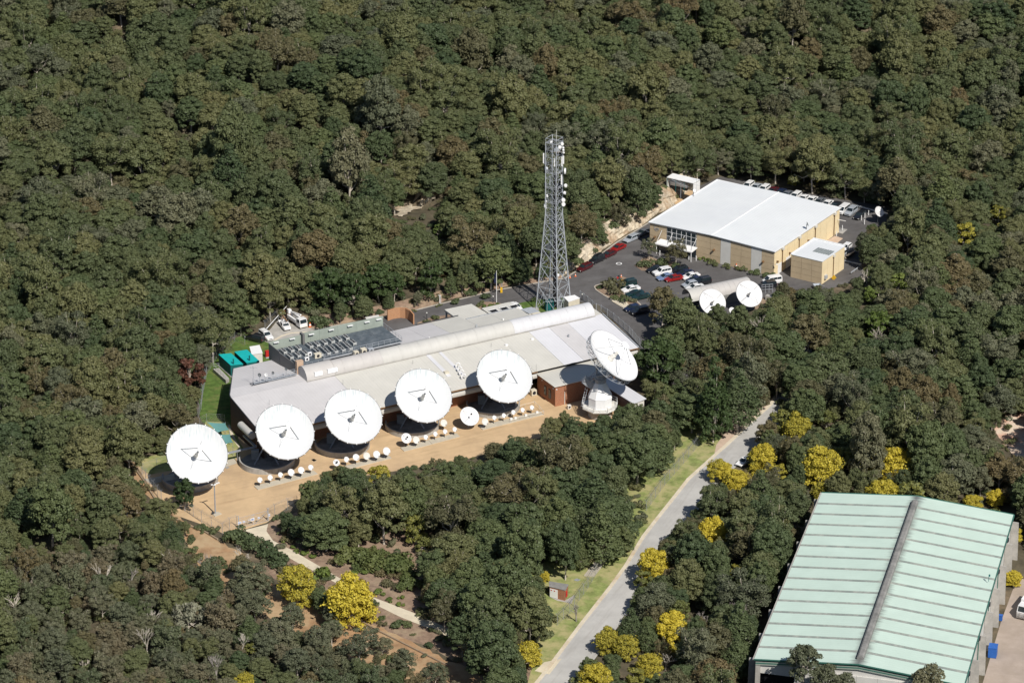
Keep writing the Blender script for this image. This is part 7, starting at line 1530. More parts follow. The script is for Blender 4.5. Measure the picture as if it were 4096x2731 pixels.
wat += [(1935,1050,26,'small yellow wattle right of the broad wattle in the wood',1),(1800,962,24,'small wattle left of the one at the shaded bend',1),(1735,1052,18,'small wattle left of the bright one behind the white car',1),(1335,1556,26,'low wattle at the bottom edge right beside the road',1),(1560,1395,26,'yellow wattle just above the orange-yellow one',1),(1650,1068,26,'wattle in front of the white roadside car, further left',0),(1478,1322,24,'small wattle at the road edge below the one opposite the hut',1),(1690,1305,15,'tiny wattle deep in the road-side wood',1),(1985,1062,20,'small wattle just left of the wattle above the shed',0),(1790,1078,16,'tiny wattle behind the bright one',1),(1460,1545,26,'wattle at the bottom edge among scrub',1),(2330,1225,16,'wattle at the right edge level with the shed corner',0),(2075,560,20,'small yellow-tinged wattle right of the annex trees',1)]
for x,y,r_,lab,k in wat:
    if k == 9: continue
    place_px('wattle' if k == 0 else 'dullwattle',x,y,r_*(1.12 if x < 1700 and y > 900 and x > 1250 else 1.32 if x > 1250 and y > 900 else 1),lab,'wattle tree','wattle_tree','flowering wattles')
for x,y,r_,lab,kd in ((2023,744,34,'bright lime green tree in the wood at right','bright'),(2001,675,20,'small bright green tree above the lime green one','bright'),(2066,648,24,'bright green tree right of the tan annex','bright'),(1512,825,50,'fresh mid-green round tree at the right end of the grey roof','dark'),(1010,530,16,'small bright green tree in the bush left of the mast','bright'),(750,655,36,'green tree at the foot of the bush opposite the plant deck','dark'),(810,660,34,'second dark green tree along the access road bank','dark'),(870,640,34,'dark green tree in the row above the access road','dark'),(990,640,30,'round dark tree above the rocky bank','dark'),(905,650,26,'dark tree at the bank, right part of the row','dark'),(1010,600,26,'green tree above the end of the bank','green'),
    (435,852,34,'red-leaved tree beside the bright green lawn','red'),(432,1404,40,'pale grey bushy tree in the lower left scrub','pale'),(1640,912,46,'tall dark she-oak beside the paved shoulder','conifer'),(1340,1330+20,1,'','x'),
    (422,1122,23,'small round dark tree in front of the first dish','dark'),(745,690,14,'dark shrub tree on the bank by the truck','dark'),(1020,1390,34,'brown-topped gum at the end of the driveway','brown'),
    (1522,690,38,'tall brownish gum at the left end of the curved shelter','brown'),(1562,722,52,'large olive gum between car park and left shelter dish','olive'),(1535,785,44,'dark green gum beside the side road bend','green'),(1612,775,40,'olive gum just below the left shelter dish','olive'),(1700,735,40,'olive gum just below the right shelter dish','olive'),(1648,722,26,'gum with its top in front of the left shelter dish','olive')):
    if kd != 'x': place_px(kd,x,y,r_,lab,'tree','gum_tree' if 'gum' in lab else 'broadleaf_tree',None,hmul=1.25 if (kd == 'dark' and r_ == 23) or kd == 'conifer' else 1.0)
# car park trees and shrubs
for r,x,y,rp,kd,lab in (('R8',1190,320,112,'brown','thin young tree in front of the hall entrance canopy'),('R8',872,290,75,'grey','slender young tree left of the hall entrance'),):
    place_px(kd,x,y,rp,lab,'tree','young_tree',None,hmul=1.0,r=r)
for r,x,y,rp,kd,lab in (('R8',862,455,88,'bush_olive','rounded olive shrub on the car park island by the black sedan'),('R8',1045,440,90,'bush_green','dark spreading shrub under the young tree'),('R8',1200,485,70,'bush_green','low dark shrub at the right end of the car park island'),('R8',400,715,125,'bush_brown','large olive-brown bush on the planted island'),('R8',280,725,45,'bush_green','low dark shrub at the tip of the planted island'),('R8',475,858,55,'bush_green','clipped dark shrub on the planted island, left'),('R8',575,872,65,'bush_green','clipped dark shrub on the planted island, middle'),('R8',690,888,55,'bush_grey','clipped shrub on the planted island, right'),('R8',470,790,60,'bush_brown','brown shrub between the big bush and the white sedan'),
    ('R8',1790,480,55,'bush_olive','grass tuft under the first pale wall strip of the hall'),('R8',1960,515,60,'bush_olive','grass tuft beside the tall orange cone'),('R8',2110,560,58,'bush_green','grass tuft under the second pale wall strip'),('R8',2280,592,60,'bush_green','grass tuft at the right front corner of the hall'),('R8',1625,440,65,'bush_olive','grass tuft right of the strappy green plants'),
    ('R8',1450,365,45,'bush_bright','bright strappy plant nearest the hall entrance'),('R8',1510,385,52,'bush_bright','bright strappy plant in the middle of the wall bed'),('R8',1565,405,45,'bush_bright','bright strappy plant at the right of the wall bed'),('R8',965,265,35,'bush_bright','bright plant at the left of the entrance canopy'),
    ('T2',275,500,48,'bush_olive','palm left of the porch canopy, larger one'),('T2',170,540,36,'bush_olive','palm left of the porch canopy, smaller one'),('T2',805,335,50,'bush_olive','tall palm beside the porch link roof'),('T2',850,370,45,'bush_bright','yellow-green clump below the tall palm'),('T2',920,365,48,'bush_bright','yellow-green clump in the palm bed, middle'),('T2',995,350,45,'bush_bright','yellow-green clump in the palm bed near the flagpole'),('T2',490,310,62,'bush_green','low spreading shrub on the bank by the road, left'),('T2',850,245,62,'bush_green','low spreading shrub on the bank by the road, right'),('T2',680,210,70,'bush_green','green shrub on the rocky bank'),('T2',325,352,28,'bush_olive','small clipped shrub by the white hooped pipes'),('T2',280,368,18,'bush_olive','tiny clipped shrub left of the hooped pipes'),('T2',18,415,28,'bush_olive','small round shrub at the road edge near the tree row'),('T2',1445,290,48,'bush_green','dark shrub at the left foot of the mast'),
    ('R4',1270,365,110,'bush_green','wide dark shrub on the bank beside the bucket truck'),('R4',1130,230,80,'bush_olive','shrub above the rocky bank behind the truck'),
    ('R1',1742,1365,50,'bush_olive','small round shrub right of the yard gate'),('R1',1290,1540,110,'bush_green','low dark shrub left of the driveway top'),
    ('S4',430,540,110,'bush_green','dark shrub mass left of the driveway, upper'),('S4',330,460,110,'bush_green','dark shrub mass left of the driveway, topmost'),('S4',230,400,100,'bush_green','dark shrub on the slope below the gate'),('S4',120,350,100,'bush_green','dark shrub at the yard fence corner'),('S4',470,420,50,'bush_grey','thin pale sapling at the driveway edge'),('S4',820,650,100,'bush_bright','fresh green bush between the two big wattles'),
    ('S4',1060,490,93,'bush_fresh','first bush of the garden mass right of the driveway'),('S4',1170,500,93,'bush_fresh','second bush of the garden mass right of the driveway'),('S4',1270,530,100,'bush_fresh','third bush of the garden mass right of the driveway'),('S4',1380,560,100,'bush_fresh','fourth bush of the garden mass right of the driveway'),('S4',1490,530,100,'bush_fresh','fifth bush of the garden mass near the tall trees'),('S4',1200,580,75,'bush_fresh','bush at the lower edge of the garden mass'),('S4',1420,500,60,'bush_green','dark bush at the back of the garden mass'),('S4',1540,620,75,'bush_fresh','bush right below the garden mass'),('S4',1560,730,75,'bush_fresh','bush at the right edge of the mulch slope'),
    ('S4',1310,650,55,'bush_brown','purple-brown bush in the middle of the mulch slope, upper'),('S4',1440,660,50,'bush_brown','purple-brown bush right of the upper one on the mulch'),('S4',1350,735,55,'bush_brown','purple-brown bush lower on the mulch slope'),('S4',1450,745,55,'bush_brown','purple-brown bush beside the strappy plants'),
    ('S4',1285,800,50,'bush_bright','strappy green plant, uppermost of four on the mulch'),('S4',1375,865,35,'bush_bright','strappy green plant, left of the lower three on the mulch'),('S4',1480,850,32,'bush_bright','strappy green plant, right of the lower three on the mulch'),('S4',1455,905,36,'bush_bright','strappy green plant nearest the driveway'),('S4',565,430,30,'bush_bright','strappy plant along the driveway edge, first'),('S4',655,480,40,'bush_bright','strappy plant along the driveway edge, second'),('S4',510,370,36,'bush_bright','strappy plant near the top of the driveway'),('S4',600,460,30,'bush_bright','strappy plant along the driveway edge between two others'),('S4',735,510,36,'bush_bright','strappy plant at the dark tree edge'),
    ('S4',1190,970,75,'bush_green','dark shrub below the driveway under the big wattle'),('S4',1420,1070,60,'bush_green','dark shrub at the timber edging'),('S4',1320,1020,31,'bush_fresh','tiny shrub below the driveway'),
    ('S4',1845,1190,36,'bush_bright','strappy plant at the shaded end of the driveway'),('S4',1030,455,42,'bush_fresh','first small bush from left in the top row of the driveway garden'),('S4',1110,450,42,'bush_fresh','second small bush from left in the top row of the driveway garden'),('S4',1215,455,42,'bush_fresh','third small bush from left in the top row of the driveway garden'),('S4',1320,480,42,'bush_fresh','fourth small bush from left in the top row of the driveway garden'),('S4',1090,545,42,'bush_fresh','first small bush from left in the second row of the driveway garden'),('S4',1160,550,42,'bush_fresh','second small bush from left in the second row of the driveway garden'),('S4',1330,600,42,'bush_fresh','third small bush from left in the second row of the driveway garden'),('S4',1470,590,42,'bush_fresh','fourth small bush from left in the second row of the driveway garden'),('S4',1100,610,42,'bush_fresh','first small bush from left in the third row of the driveway garden'),('S4',1250,620,42,'bush_fresh','second small bush from left in the third row of the driveway garden'),('S4',1380,625,42,'bush_fresh','third small bush from left in the third row of the driveway garden'),('S4',1520,560,42,'bush_fresh','fourth small bush from left in the third row of the driveway garden'),('S4',1080,650,42,'bush_bright','first small bush from left in the lowest row of the driveway garden'),('S4',1170,640,42,'bush_bright','second small bush from left in the lowest row of the driveway garden'),('S4',1490,700,42,'bush_bright','third small bush from left in the lowest row of the driveway garden'),('S4',1590,660,42,'bush_bright','fourth small bush from left in the lowest row of the driveway garden'),('R8', 60, 430, 70, 'bush_olive', 'shrub at the lip of the rock cutting, nearest the mast'),('R8', 200, 300, 80, 'bush_green', 'dark shrub hanging over the rock cutting above the black four-wheel drive'),('R8', 330, 200, 80, 'bush_brown', 'brownish shrub on the rock cutting above the red sedan'),('R8', 420, 90, 80, 'bush_green', 'dark shrub high on the rock cutting near the hall'),('R7', 60, 480, 60, 'bush_olive', 'olive shrub on top of the rock cutting beside the hall corner'),('R7', 170, 460, 60, 'bush_green', 'green shrub on the rock cutting below the open shed')):
    place_px(kd,x,y,rp,lab,'shrub','shrub',None,r=r)
LM = [(452,1040,'the first large dish'),(560,1240,'the yard gate'),(430,1200,'the fence corner of the gravel yard'),(435,852,'the red-leaved tree'),(545,830,'the teal containers'),(650,730,'the boom barrier'),(800,1350,'the biggest yellow wattle'),(676,1325,'the golden wattle'),(955,1210,'the yellow-green wattle'),(1285,1355,'the pump hut'),(1240,1480,'the roadside wattle'),(1650,905,'the tall she-oak'),(1375,950,'the octagonal pedestal house'),(1720,920,'the road sign'),(1700,680,'the shelter dish'),(1760,765,'the white dead tree'),(1900,912,'the grey dead tree'),(2023,744,'the lime green tree'),(2090,600,'the small bright green trees'),(2020,488,'the lone rear dish'),(1710,1055,'the white roadside car'),(1885,1048,'the broad wattle'),(2052,1050,'the wattle above the shed'),(1640,1205,'the mid-wood wattle'),(1545,1425,'the orange-yellow wattle'),(1400,1455,'the twin roadside wattles'),(1500,1285,'the wattle opposite the hut'),(1830,1380,'the left eave of the green shed'),(2060,1140,'the far edge of the green shed'),(2330,980,'the red earth patch'),(430,1404,'the pale grey bush'),(640,1370,'the white-limbed bare tree'),(560,1480,'the small scrub wattle'),(565,1552,'the bottom-edge wattle'),(40,1500,'the lower left corner'),(60,1100,'the left edge halfway down'),(20,1300,'the left edge low down'),(1080,1060,'the front slab of small dishes'),(1100,1250,'the middle of the front tree group'),(1200,1120,'the heart of the front tree group'),(1010,1440,'the end of the driveway'),(1290,700,'the lattice mast'),(300,950,'the bush left of the first dish'),(2270,1250,'the right wall of the green shed'),(1480,770,'the right end of the grey roof'),(1560,700,'the curved shelter'),(430,700,'the forest edge left of the apron'),(830,690,'the access road bank'),(950,640,'the rocky bank'),(1180,610,'the bush left of the mast'),(700,620,'the forest above the apron'),(2200,800,'the upper right wood')]
word = dict(olive='olive', green='dark green', brown='brownish', grey='grey-green', dark='deep green', scrub='pale loose'); RANK = {}; ORD = ['nearest','second-nearest','third-nearest','fourth-nearest','fifth-nearest','sixth-nearest','seventh-nearest','eighth-nearest','ninth-nearest','tenth-nearest','eleventh-nearest','twelfth-nearest','thirteenth-nearest','fourteenth-nearest','fifteenth-nearest','sixteenth-nearest','seventeenth-nearest','eighteenth-nearest','nineteenth-nearest','twentieth-nearest']
def landmark(kd, fx, fy):
    d, lx, ly, nm = min((math.hypot(fx-a,fy-b),a,b,n) for a,b,n in LM); dx, dy = fx-lx, fy-ly
    side_ = ['right of','below right of','below','below left of','left of','above left of','above','above right of'][int(round(math.atan2(dy,dx)/(pi/4)))%8]; return (kd, side_, nm), d
for x,y,rp,kd,lab in ((480,790,120,'bush_brown','brown shrub before the open white shed'),(610,860,110,'bush_olive','olive shrub at the top of the rock cutting'),(330,900,130,'bush_green','dark shrub left of the open white shed'),(1330,360,110,'bush_brown','reddish-brown shrub behind the back corner of the hall')):
    place_px(kd,x,y,rp,lab,'shrub','shrub',None,r='T1')
# scrub trees standing in the bare soil slope
SCR = (((220,640,150,'green'),(300,720,90,'green'),(250,870,130,'green'),(560,960,120,'grey'),(905,960,100,'green'),(890,1080,90,'dark'),(770,1170,125,'green'),(890,1140,100,'grey'),(1120,1230,150,'green'),(1320,1230,80,'green'),(1490,1340,110,'grey'),(1750,1450,100,'green'),(440,1120,140,'grey'),(130,560,120,'brown'),(600,1330,150,'green'),(1430,1490,90,'dark'),(1590,1530,90,'brown'),(950,1330,90,'grey'),(150,760,110,'grey'),(340,1200,120,'green')))
sg = {}
for i,(x,y,rp,kd) in enumerate(SCR):
    kd = {'green':'grey','dark':'green'}.get(kd,kd); k_, d = landmark(kd,*[q/1.7415 for q in nat('S4',x,y)]); sg.setdefault(k_,[]).append((d,i))
SL = {}
for k_, l in sg.items():
    for n_, (d,i) in enumerate(sorted(l)): SL[i] = ('%s '%ORD[n_] if len(l) > 1 else '')+'low %s scrub tree %s %s'%(word[k_[0]],k_[1],k_[2])
for i,(x,y,rp,kd) in enumerate(SCR):
    place_px({'green':'grey','dark':'green'}.get(kd,kd),x,y,rp*.95,SL[i],'tree','scrub_tree','scrub trees on the bare slope',hmul=.78,r='S4')
# ---- bush density map: where the photograph shows open ground, no crown may stand in front of it
CLEAR = [[(296,1050),(345,1046),(390,1038),(396,992),(440,972),(455,950),(463,905),(468,862),(500,808),(545,772),(590,744),(625,712),(650,705),(690,700),(722,735),(760,740),(830,722),(905,718),(1000,692),(1140,658),(1225,640),(1290,630),(1300,600),(1345,578),(1400,530),(1470,485),(1525,462),(1530,420),(1528,398),(1560,395),(1615,402),(1640,408),(1700,415),(1760,425),(1850,448),(1930,465),(2000,472),(2040,470),(2040,505),(1990,515),(1962,535),(1950,560),(1975,590),(1990,620),(1960,640),(1930,655),(1880,658),(1825,650),(1790,650),(1760,665),(1752,690),(1745,712),(1730,718),(1700,712),(1680,718),(1640,722),(1600,700),(1590,672),(1590,650),(1535,648),(1500,672),(1480,688),(1500,720),(1475,745),(1480,790),(1495,800),(1466,806),(1462,870),(1470,895),(1490,925),(1430,930),(1412,925),(1395,950),(1340,962),(1320,945),(1300,950),(1255,950),(1235,980),(1170,1000),(1115,1015),(1095,1045),(1035,1038),(990,1072),(940,1066),(895,1072),(880,1040),(850,1055),(800,1062),(745,1062),(720,1100),(688,1108),(665,1150),(640,1182),(625,1192),(640,1250),(690,1290),(760,1340),(700,1320),(640,1290),(600,1255),(560,1225),(520,1218),(470,1200),(440,1180),(425,1160),(400,1150),(345,1130),(300,1070)],
 [(1215,1575),(1222,1530),(1240,1480),(1262,1455),(1278,1435),(1276,1388),(1265,1372),(1261,1335),(1242,1311),(1222,1285),(1250,1262),(1311,1284),(1405,1274),(1441,1267),(1475,1231),(1480,1177),(1472,1150),(1458,1115),(1447,1082),(1486,1087),(1531,1055),(1563,1033),(1568,975),(1600,985),(1630,1005),(1655,1000),(1682,955),(1700,937),(1735,936),(1768,920),(1785,895),(1795,900),(1790,935),(1770,952),(1734,983),(1728,1015),(1694,1033),(1700,1055),(1649,1096),(1604,1127),(1572,1168),(1576,1192),(1536,1208),(1509,1244),(1473,1280),(1446,1308),(1425,1357),(1440,1390),(1405,1420),(1378,1443),(1340,1500),(1296,1575)],
 [(1885,1128),(2335,1190),(2352,1200),(2352,1568),(1720,1568),(1735,1500),(1830,1250)],
 [(600,1330),(660,1350),(720,1390),(770,1425),(800,1400),(870,1410),(940,1440),(1000,1465),(1060,1500),(1110,1568),(1000,1568),(920,1520),(840,1490),(760,1480),(690,1440),(620,1400)],
 [(600,1235),(640,1235),(700,1270),(760,1262),(820,1245),(900,1250),(955,1285),(960,1340),(955,1400),(985,1430),(930,1425),(860,1395),(860,1350),(740,1300),(700,1300)],
 [(885,492),(930,450),(985,426),(1015,430),(1005,475),(940,508)],[(425,1215),(500,1240),(570,1265),(640,1320),(660,1350),(620,1350),(540,1300),(450,1270)],[(2288,985),(2300,962),(2330,942),(2360,915),(2360,1050),(2330,1040),(2305,1020)]]
GROUND = [[p.xy for p in asph],[p.xy for p in gravel],[p.xy for p in (ROADL[:14]+ROADR[:14][::-1])],[p.xy for p in apron],
  [loc(-13,-2).xy,loc(85,-2).xy,loc(85,37).xy,loc(-13,37).xy],[hl(-2,-4).xy,hl(HL+2,-4).xy,hl(HL+2,HW+1).xy,hl(-2,HW+1).xy],[al(-2,-2).xy,al(AL+3,-2).xy,al(AL+3,AW+2).xy,al(-2,AW+2).xy],
  [wl(-3,-3).xy,wl(WW+40,-3).xy,wl(WW+22,WL+2).xy,wl(-3,WL+2).xy],[p.xy for p in (pathl+pathr[::-1])]]
def okcrown(x, y, R_, H_, z):
    zc = z+H_*.68; cx, cy = proj(x,y,zc); k = R_*FOC/math.sqrt(x*x+y*y+(CAM_H-zc)**2)
    cx /= 1.7415; cy /= 1.7415; k /= 1.7415
    P8 = [(cx,cy)]+[(cx+k*q_*cos(a),cy-k*q_*.85*sin(a)) for q_ in (.48,.93) for a in [i*pi/6 for i in range(12)]]
    for sx_,sy_,sr_,yy_ in SHOW:
        if y < yy_+1 and math.hypot(cx-sx_,cy-sy_) < .78*sr_+.72*k: return False
    for pl in CLEAR:
        for q in P8:
            if inside(q, pl): return False
    return True
GROUND.append([tuple(p.xy) for p in pts('T3',(900,330),(1200,380),(1330,640),(1000,700))])
CLEAR.append([(2002,470),(2045,470),(2045,505),(2010,505)])
cell = {}
def near(x, y, r):
    i0, j0 = int(x//8), int(y//8)
    for i in range(i0-1,i0+2):
        for j in range(j0-1,j0+2):
            for (a,b,c) in cell.get((i,j),()):
                if (a-x)**2+(b-y)**2 < ((r+c)*.66)**2: return True
    return False
def put(x, y, r): cell.setdefault((int(x//8),int(y//8)),[]).append((x,y,r))
for q in placed: put(*q)
forest = []
for rnd_pass, (rmin, rmax, tries) in enumerate(((3.6,5.6,26000),(2.6,3.8,32000),(1.5,2.6,34000))):
    for _ in range(tries):
        y = rnd.uniform(553,1075); x = rnd.uniform(-1,1)*(y*.158+14); R_ = rnd.uniform(rmin,rmax)
        if near(x,y,R_): continue
        # stand-scale variation of height
        hv_ = .5+.3*sin(x*.05+1.3)*cos(y*.043)+.3*sin(x*.13+y*.09)*cos(y*.11-x*.05); H_ = (R_*rnd.uniform(1.6,2.5)+2.2)*(.68+.6*hv_)*(1.25 if rnd.random() < .06 else 1)
        z = float(tz(x,y)) if (y > 715 or x < -60) else 0.0
        fx, fy = proj(x,y,z+H_*.68); fx /= 1.7415; fy /= 1.7415
        scr = inside((fx,fy),[(0,1150),(400,1170),(640,1330),(1000,1490),(1120,1600),(0,1600)])
        if scr: H_ *= .58; R_ *= .58                                           # low scrub at lower left
        if any(inside((x,y),g) for g in GROUND): continue
        if not okcrown(x,y,R_,H_,z): continue
        put(x,y,R_); forest.append((x,y,z,R_,H_,fx,fy))
print('forest trees', len(forest))
def zone(fx, fy):
    if fx < 650 and fy > 1150: return 'in the low scrub at the lower left corner'
    if fx < 660: return 'in the bush left of the gravel yard'
    if fx < 1490 and fy > 900 and fx > 640: return 'in the dense group between the gravel yard and the road'
    if fx >= 1300 and fy > 1080: return 'in the wood between the road and the green shed'
    if fx > 1460: return 'in the wood right of the side road'
    return 'in the forest behind the station'
def pick(fx, fy):
    v = rnd.random(); dk = fx > 640 and fx < 1500 and fy > 880
    if fx < 1100 and inside((fx,fy),[(0,1250),(400,1230),(640,1330),(1000,1490),(1120,1600),(0,1600)]): return 'scrub' if v < .45 else 'grey' if v < .65 else 'olive' if v < .82 else 'brown' if v < .92 else 'green'
    if dk: return 'green' if v < .72 else 'olive' if v < .93 else 'brown'
    if fx > 1500 and fy > 600: return 'green' if v < .38 else 'olive' if v < .68 else 'brown' if v < .9 else 'grey'
    return 'olive' if v < .60 else 'green' if v < .80 else 'brown' if v < .90 else 'grey'
forest.sort(key=lambda q: (q[0]**2+q[1]**2)/(q[3]**2) if 0 <= q[5] <= 2352 and q[6] < 1600 else 1e12)
NI = 290
stuff = []
kinds = [pick(q[5],q[6]) for q in forest]; grp_ = {}
for i in range(NI):
    k_, d = landmark(kinds[i],forest[i][5],forest[i][6]); grp_.setdefault(k_,[]).append((d,i))
LAB = {}
for k_, l in grp_.items():
    for n_, (d,i) in enumerate(sorted(l)): LAB[i] = '%s %s gum tree %s %s'%(ORD[min(n_,19)],word[k_[0]],k_[1],k_[2]) if len(l) > 1 else '%s gum tree just %s %s'%(word[k_[0]],k_[1],k_[2])
for i, (x,y,z,R_,H_,fx,fy) in enumerate(forest):
    kd = kinds[i]
    if i < NI:
        cm, tm, R0, H0 = rnd.choice(PROTO[kd]); zn = zone(fx,fy); t = thing('gum_tree',LAB[i],'tree',(x,y,z),rnd.uniform(0,6.28),'%s gum trees %s'%(word[kd],zn))
        s = R_/R0; t.scale = (s,s,H_/H0)
        for nm, me_ in (('crown',cm),('trunk',tm)): o = bpy.data.objects.new(nm,me_); col.objects.link(o); o.parent = t
    else: stuff.append((x,y,z,R_,H_,kd))
# the remaining forest: one object of instanced trees
def gn_scatter(name, recs, protos, label):
    fc = bpy.data.collections.new(name+'_kinds'); index = {}; k = 0
    for kd in protos:
        for j, (cm, tm, R0, H0) in enumerate(PROTO[kd]):
            o = bpy.data.objects.new('%03d'%k, None) if False else None
            me_ = cm
            if tm is not None:
                bm = bmesh.new(); bm.from_mesh(cm); nf = len(bm.faces); bm.from_mesh(tm); bm.faces.ensure_lookup_table()
                for f in bm.faces[nf:]: f.material_index = 1
                me_ = bpy.data.meshes.new('tree_kind'); bm.to_mesh(me_); bm.free(); me_.materials.append(cm.materials[0]); me_.materials.append(tm.materials[0])
            o = bpy.data.objects.new('kind_%03d'%k, me_); fc.objects.link(o); index.setdefault(kd,[]).append((k,R0,H0)); k += 1
    n = len(recs); co = np.zeros((n,3),np.float32); ix = np.zeros(n,np.int32); sc = np.zeros((n,3),np.float32); ro = np.zeros((n,3),np.float32)
    for i, (x,y,z,R_,H_,kd) in enumerate(recs):
        kk, R0, H0 = rnd.choice(index[kd]); co[i] = (x,y,z); ix[i] = kk; s = R_/R0; sc[i] = (s,s,H_/H0); ro[i,2] = rnd.uniform(0,6.28)
    me = bpy.data.meshes.new(name); me.vertices.add(n); me.vertices.foreach_set('co',co.ravel())
    a = me.attributes.new('pick','INT','POINT'); a.data.foreach_set('value',ix); a = me.attributes.new('size','FLOAT_VECTOR','POINT'); a.data.foreach_set('vector',sc.ravel()); a = me.attributes.new('turn','FLOAT_VECTOR','POINT'); a.data.foreach_set('vector',ro.ravel()); me.update()
    ob = link(name, me); ob['kind'] = 'stuff'; ob['label'] = label[0]; ob['category'] = label[1]
    ng = bpy.data.node_groups.new(name,'GeometryNodeTree'); ng.interface.new_socket('Geometry',in_out='INPUT',socket_type='NodeSocketGeometry'); ng.interface.new_socket('Geometry',in_out='OUTPUT',socket_type='NodeSocketGeometry')
    N = ng.nodes; L = ng.links; gi = N.new('NodeGroupInput'); go_ = N.new('NodeGroupOutput'); ci = N.new('GeometryNodeCollectionInfo'); ci.inputs['Collection'].default_value = fc; ci.inputs['Separate Children'].default_value = True; ci.inputs['Reset Children'].default_value = True
    ip = N.new('GeometryNodeInstanceOnPoints'); ip.inputs['Pick Instance'].default_value = True
    def attr(nm, ty): q = N.new('GeometryNodeInputNamedAttribute'); q.data_type = ty; q.inputs['Name'].default_value = nm; return q
    L.new(gi.outputs[0],ip.inputs['Points']); L.new(ci.outputs[0],ip.inputs['Instance']); q = attr('pick','INT'); L.new([s for s in q.outputs if s.enabled][0],ip.inputs['Instance Index'])
    q = attr('turn','FLOAT_VECTOR'); L.new([s for s in q.outputs if s.enabled][0],ip.inputs['Rotation']); q = attr('size','FLOAT_VECTOR'); L.new([s for s in q.outputs if s.enabled][0],ip.inputs['Scale'])
    L.new(ip.outputs[0],go_.inputs[0]); md = ob.modifiers.new('scatter','NODES'); md.node_group = ng; return ob
gn_scatter('forest', stuff, ['olive','green','brown','grey','scrub'], ('dense olive and dark green eucalypt forest covering the hills behind and around the site','forest'))
# undergrowth
und = []
for _ in range(14000):
    y = rnd.uniform(553,1075); x = rnd.uniform(-1,1)*(y*.158+10); p = (x,y); R_ = rnd.uniform(.5,1.5)
    if any(inside(p,g) for g in GROUND): continue
    z = float(tz(x,y)) if (y > 715 or x < -60) else 0.0; fx, fy = proj(x,y,z+.5); fx /= 1.7415; fy /= 1.7415
    incl = any(inside((fx,fy),pl) for pl in (CLEAR[0],CLEAR[1],CLEAR[2]))
    if incl: continue
    if any(inside((fx,fy),pl) for pl in CLEAR[3:]) and rnd.random() < .9: continue
    und.append((x,y,z,R_,R_*rnd.uniform(.8,1.5),rnd.choice(['bush_green','bush_olive','bush_brown','bush_grey','bush_olive'])))
gn_scatter('undergrowth', und, ['bush_green','bush_olive','bush_brown','bush_grey'], ('low scrubby undergrowth between the trees','undergrowth'))
# bare dead trees
def dead(fx, fy, h, label, r='F', m='bark_white', seed=0, spread=.55, base=False):
    rs = random.Random(seed); p = at(r,fx,fy,0 if base else h*.6); z = float(tz(p.x,p.y)) if p.y > 715 else 0; t = thing('dead_tree',label,'dead tree',(p.x,p.y,z)); XF[t.name] = Matrix.Identity(4); b = MB()
    def br(a, d, l, rr_, k):
        e = a+d*l; b.bar(a,e,rr_,5,rr_*.7)
        if k == 0: return
        for _ in range(3 if k > 1 else 2):
            nd = (d+Vector((rs.uniform(-1,1),rs.uniform(-1,1),rs.uniform(-.2,.7)))*spread).normalized(); br(e,nd,l*rs.uniform(.55,.85),rr_*.62,k-1)
    br(Vector((0,0,-.2)),Vector((rs.uniform(-.1,.1),rs.uniform(-.1,.1),1)).normalized(),h*.36,.17,4); b.build('branches',M[m],t,world=False); return t
M['bark_grey'] = mat('bark_grey',(.30,.27,.25),.9,.2,2)
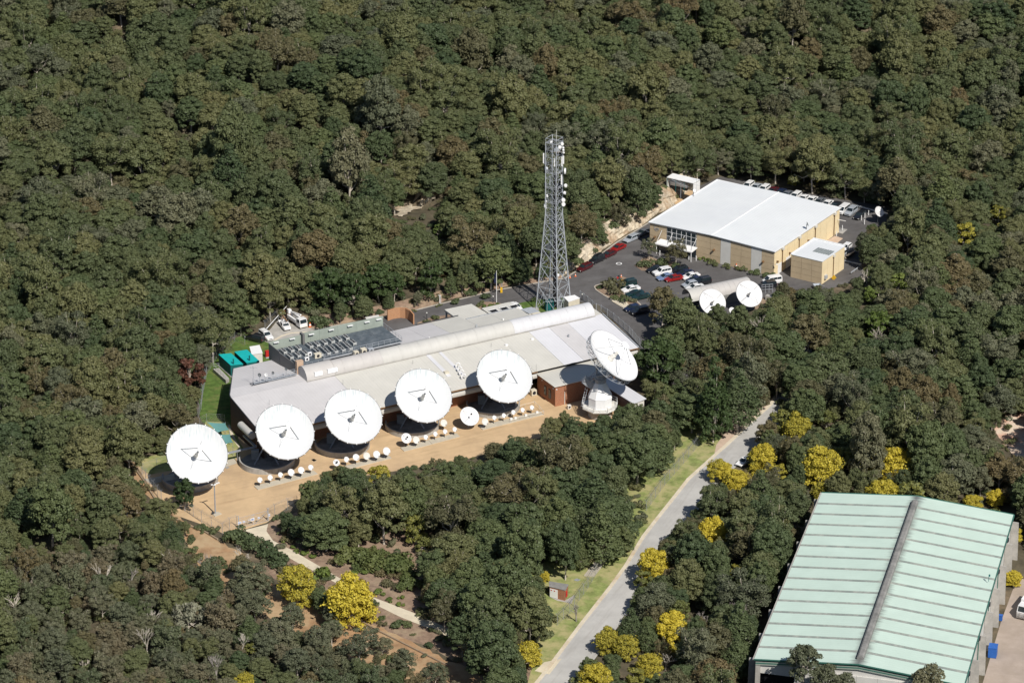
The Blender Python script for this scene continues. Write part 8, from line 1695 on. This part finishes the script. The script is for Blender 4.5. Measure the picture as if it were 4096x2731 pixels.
for i,(r,x,y,h,lab,m) in enumerate((('S6',290,380,9,'bare white dead tree in the wood below the right shelter dish','bark_white'),('S6',690,880,6,'bare grey dead tree right of the road in shade','bark_grey'),('S6',960,60,6,'bare forked dead tree near the stone wall','bark_white'),('S6',1070,440,6,'slim bare tree under the lime green tree','bark_white'),('S8',1060,1400,4.5,'bare shrub at the roadside fence near the pump hut','bark_grey'),('S5',1110,1240,7,'white-limbed bare tree in the lower left scrub','bark_white'),('S5',780,770,6,'pale bare tree in the bush below the gravel yard','bark_white'),('S5',230,850,5,'bare branching tree at the far left edge of the scrub','bark_white'),('S2',700,1230,6,'grey leafless tree in the wood left of the green shed','bark_grey'),('S2',530,1260,5,'small grey leafless tree left of the taller one','bark_grey'),('S5',1830,1260,6,'thin white dead tree at the edge of the scrub','bark_white'),('F',240,310-60,7,'white dead tree far back in the forest at left','bark_white'),('F',1790,480,4,'bare pale tree behind the car row','bark_white'))):
    dead(x,y,h,lab,r,m,seed=i+3)
dl = {}; dr = random.Random(5); cand = []
while len(cand) < 16:
    fx, fy = dr.uniform(20,620), dr.uniform(1250,1550)
    if len(cand) > 10: fx, fy = dr.uniform(1450,1720), dr.uniform(1330,1520)
    k_, d = landmark('grey',fx,fy)
    if all(math.hypot(fx-a[0],fy-a[1]) > 40 for a in cand): cand.append((fx,fy,k_,d))
for i,(fx,fy,k_,d) in enumerate(cand):
    same = sorted(c[3] for c in cand if c[2] == k_); n_ = same.index(d)
    dead(fx,fy,dr.uniform(4,6.5),(ORD[n_]+' ' if len(same) > 1 else '')+'small bare pale sapling '+k_[1]+' '+k_[2],'F','bark_grey' if i % 2 else 'bark_white',seed=40+i,spread=.7)
# trees reaching over the near eaves of the green shed
for kd,x,y,rp,lab in (('tallgum',505,1370,125,'gum in front of the near left part of the green shed'),('tallgum',660,1500,95,'smaller gum right of the first one before the green shed'),('tallgum',800,1560,85,'gum top at the bottom edge before the green shed'),('tallgum',1440,1530,120,'gum at the bottom edge before the right half of the green shed')):
    q = at('S3',x,y,9.0); s_ = (q-WO).dot(wuu); bp = wl(s_,-5.0); c_ = atY('S3',x,y,bp.y); H_ = c_.z/.82; R_ = rp/1.8866*650/FOC
    cm, tm, R0, H0 = PROTO[kd][0]; t = thing('gum_tree',lab,'tree',(c_.x,bp.y,0),rnd.uniform(0,6)); t.scale = (R_/R0,R_/R0,H_/H0)
    for nm, me_ in (('crown',cm),('trunk',tm)): o = bpy.data.objects.new(nm,me_); col.objects.link(o); o.parent = t
place_px('green',330,950,75,'tree leaning over the left eave of the green shed','tree','gum_tree',None,hmul=1.2,r='S3')
print('objects', len(bpy.data.objects))
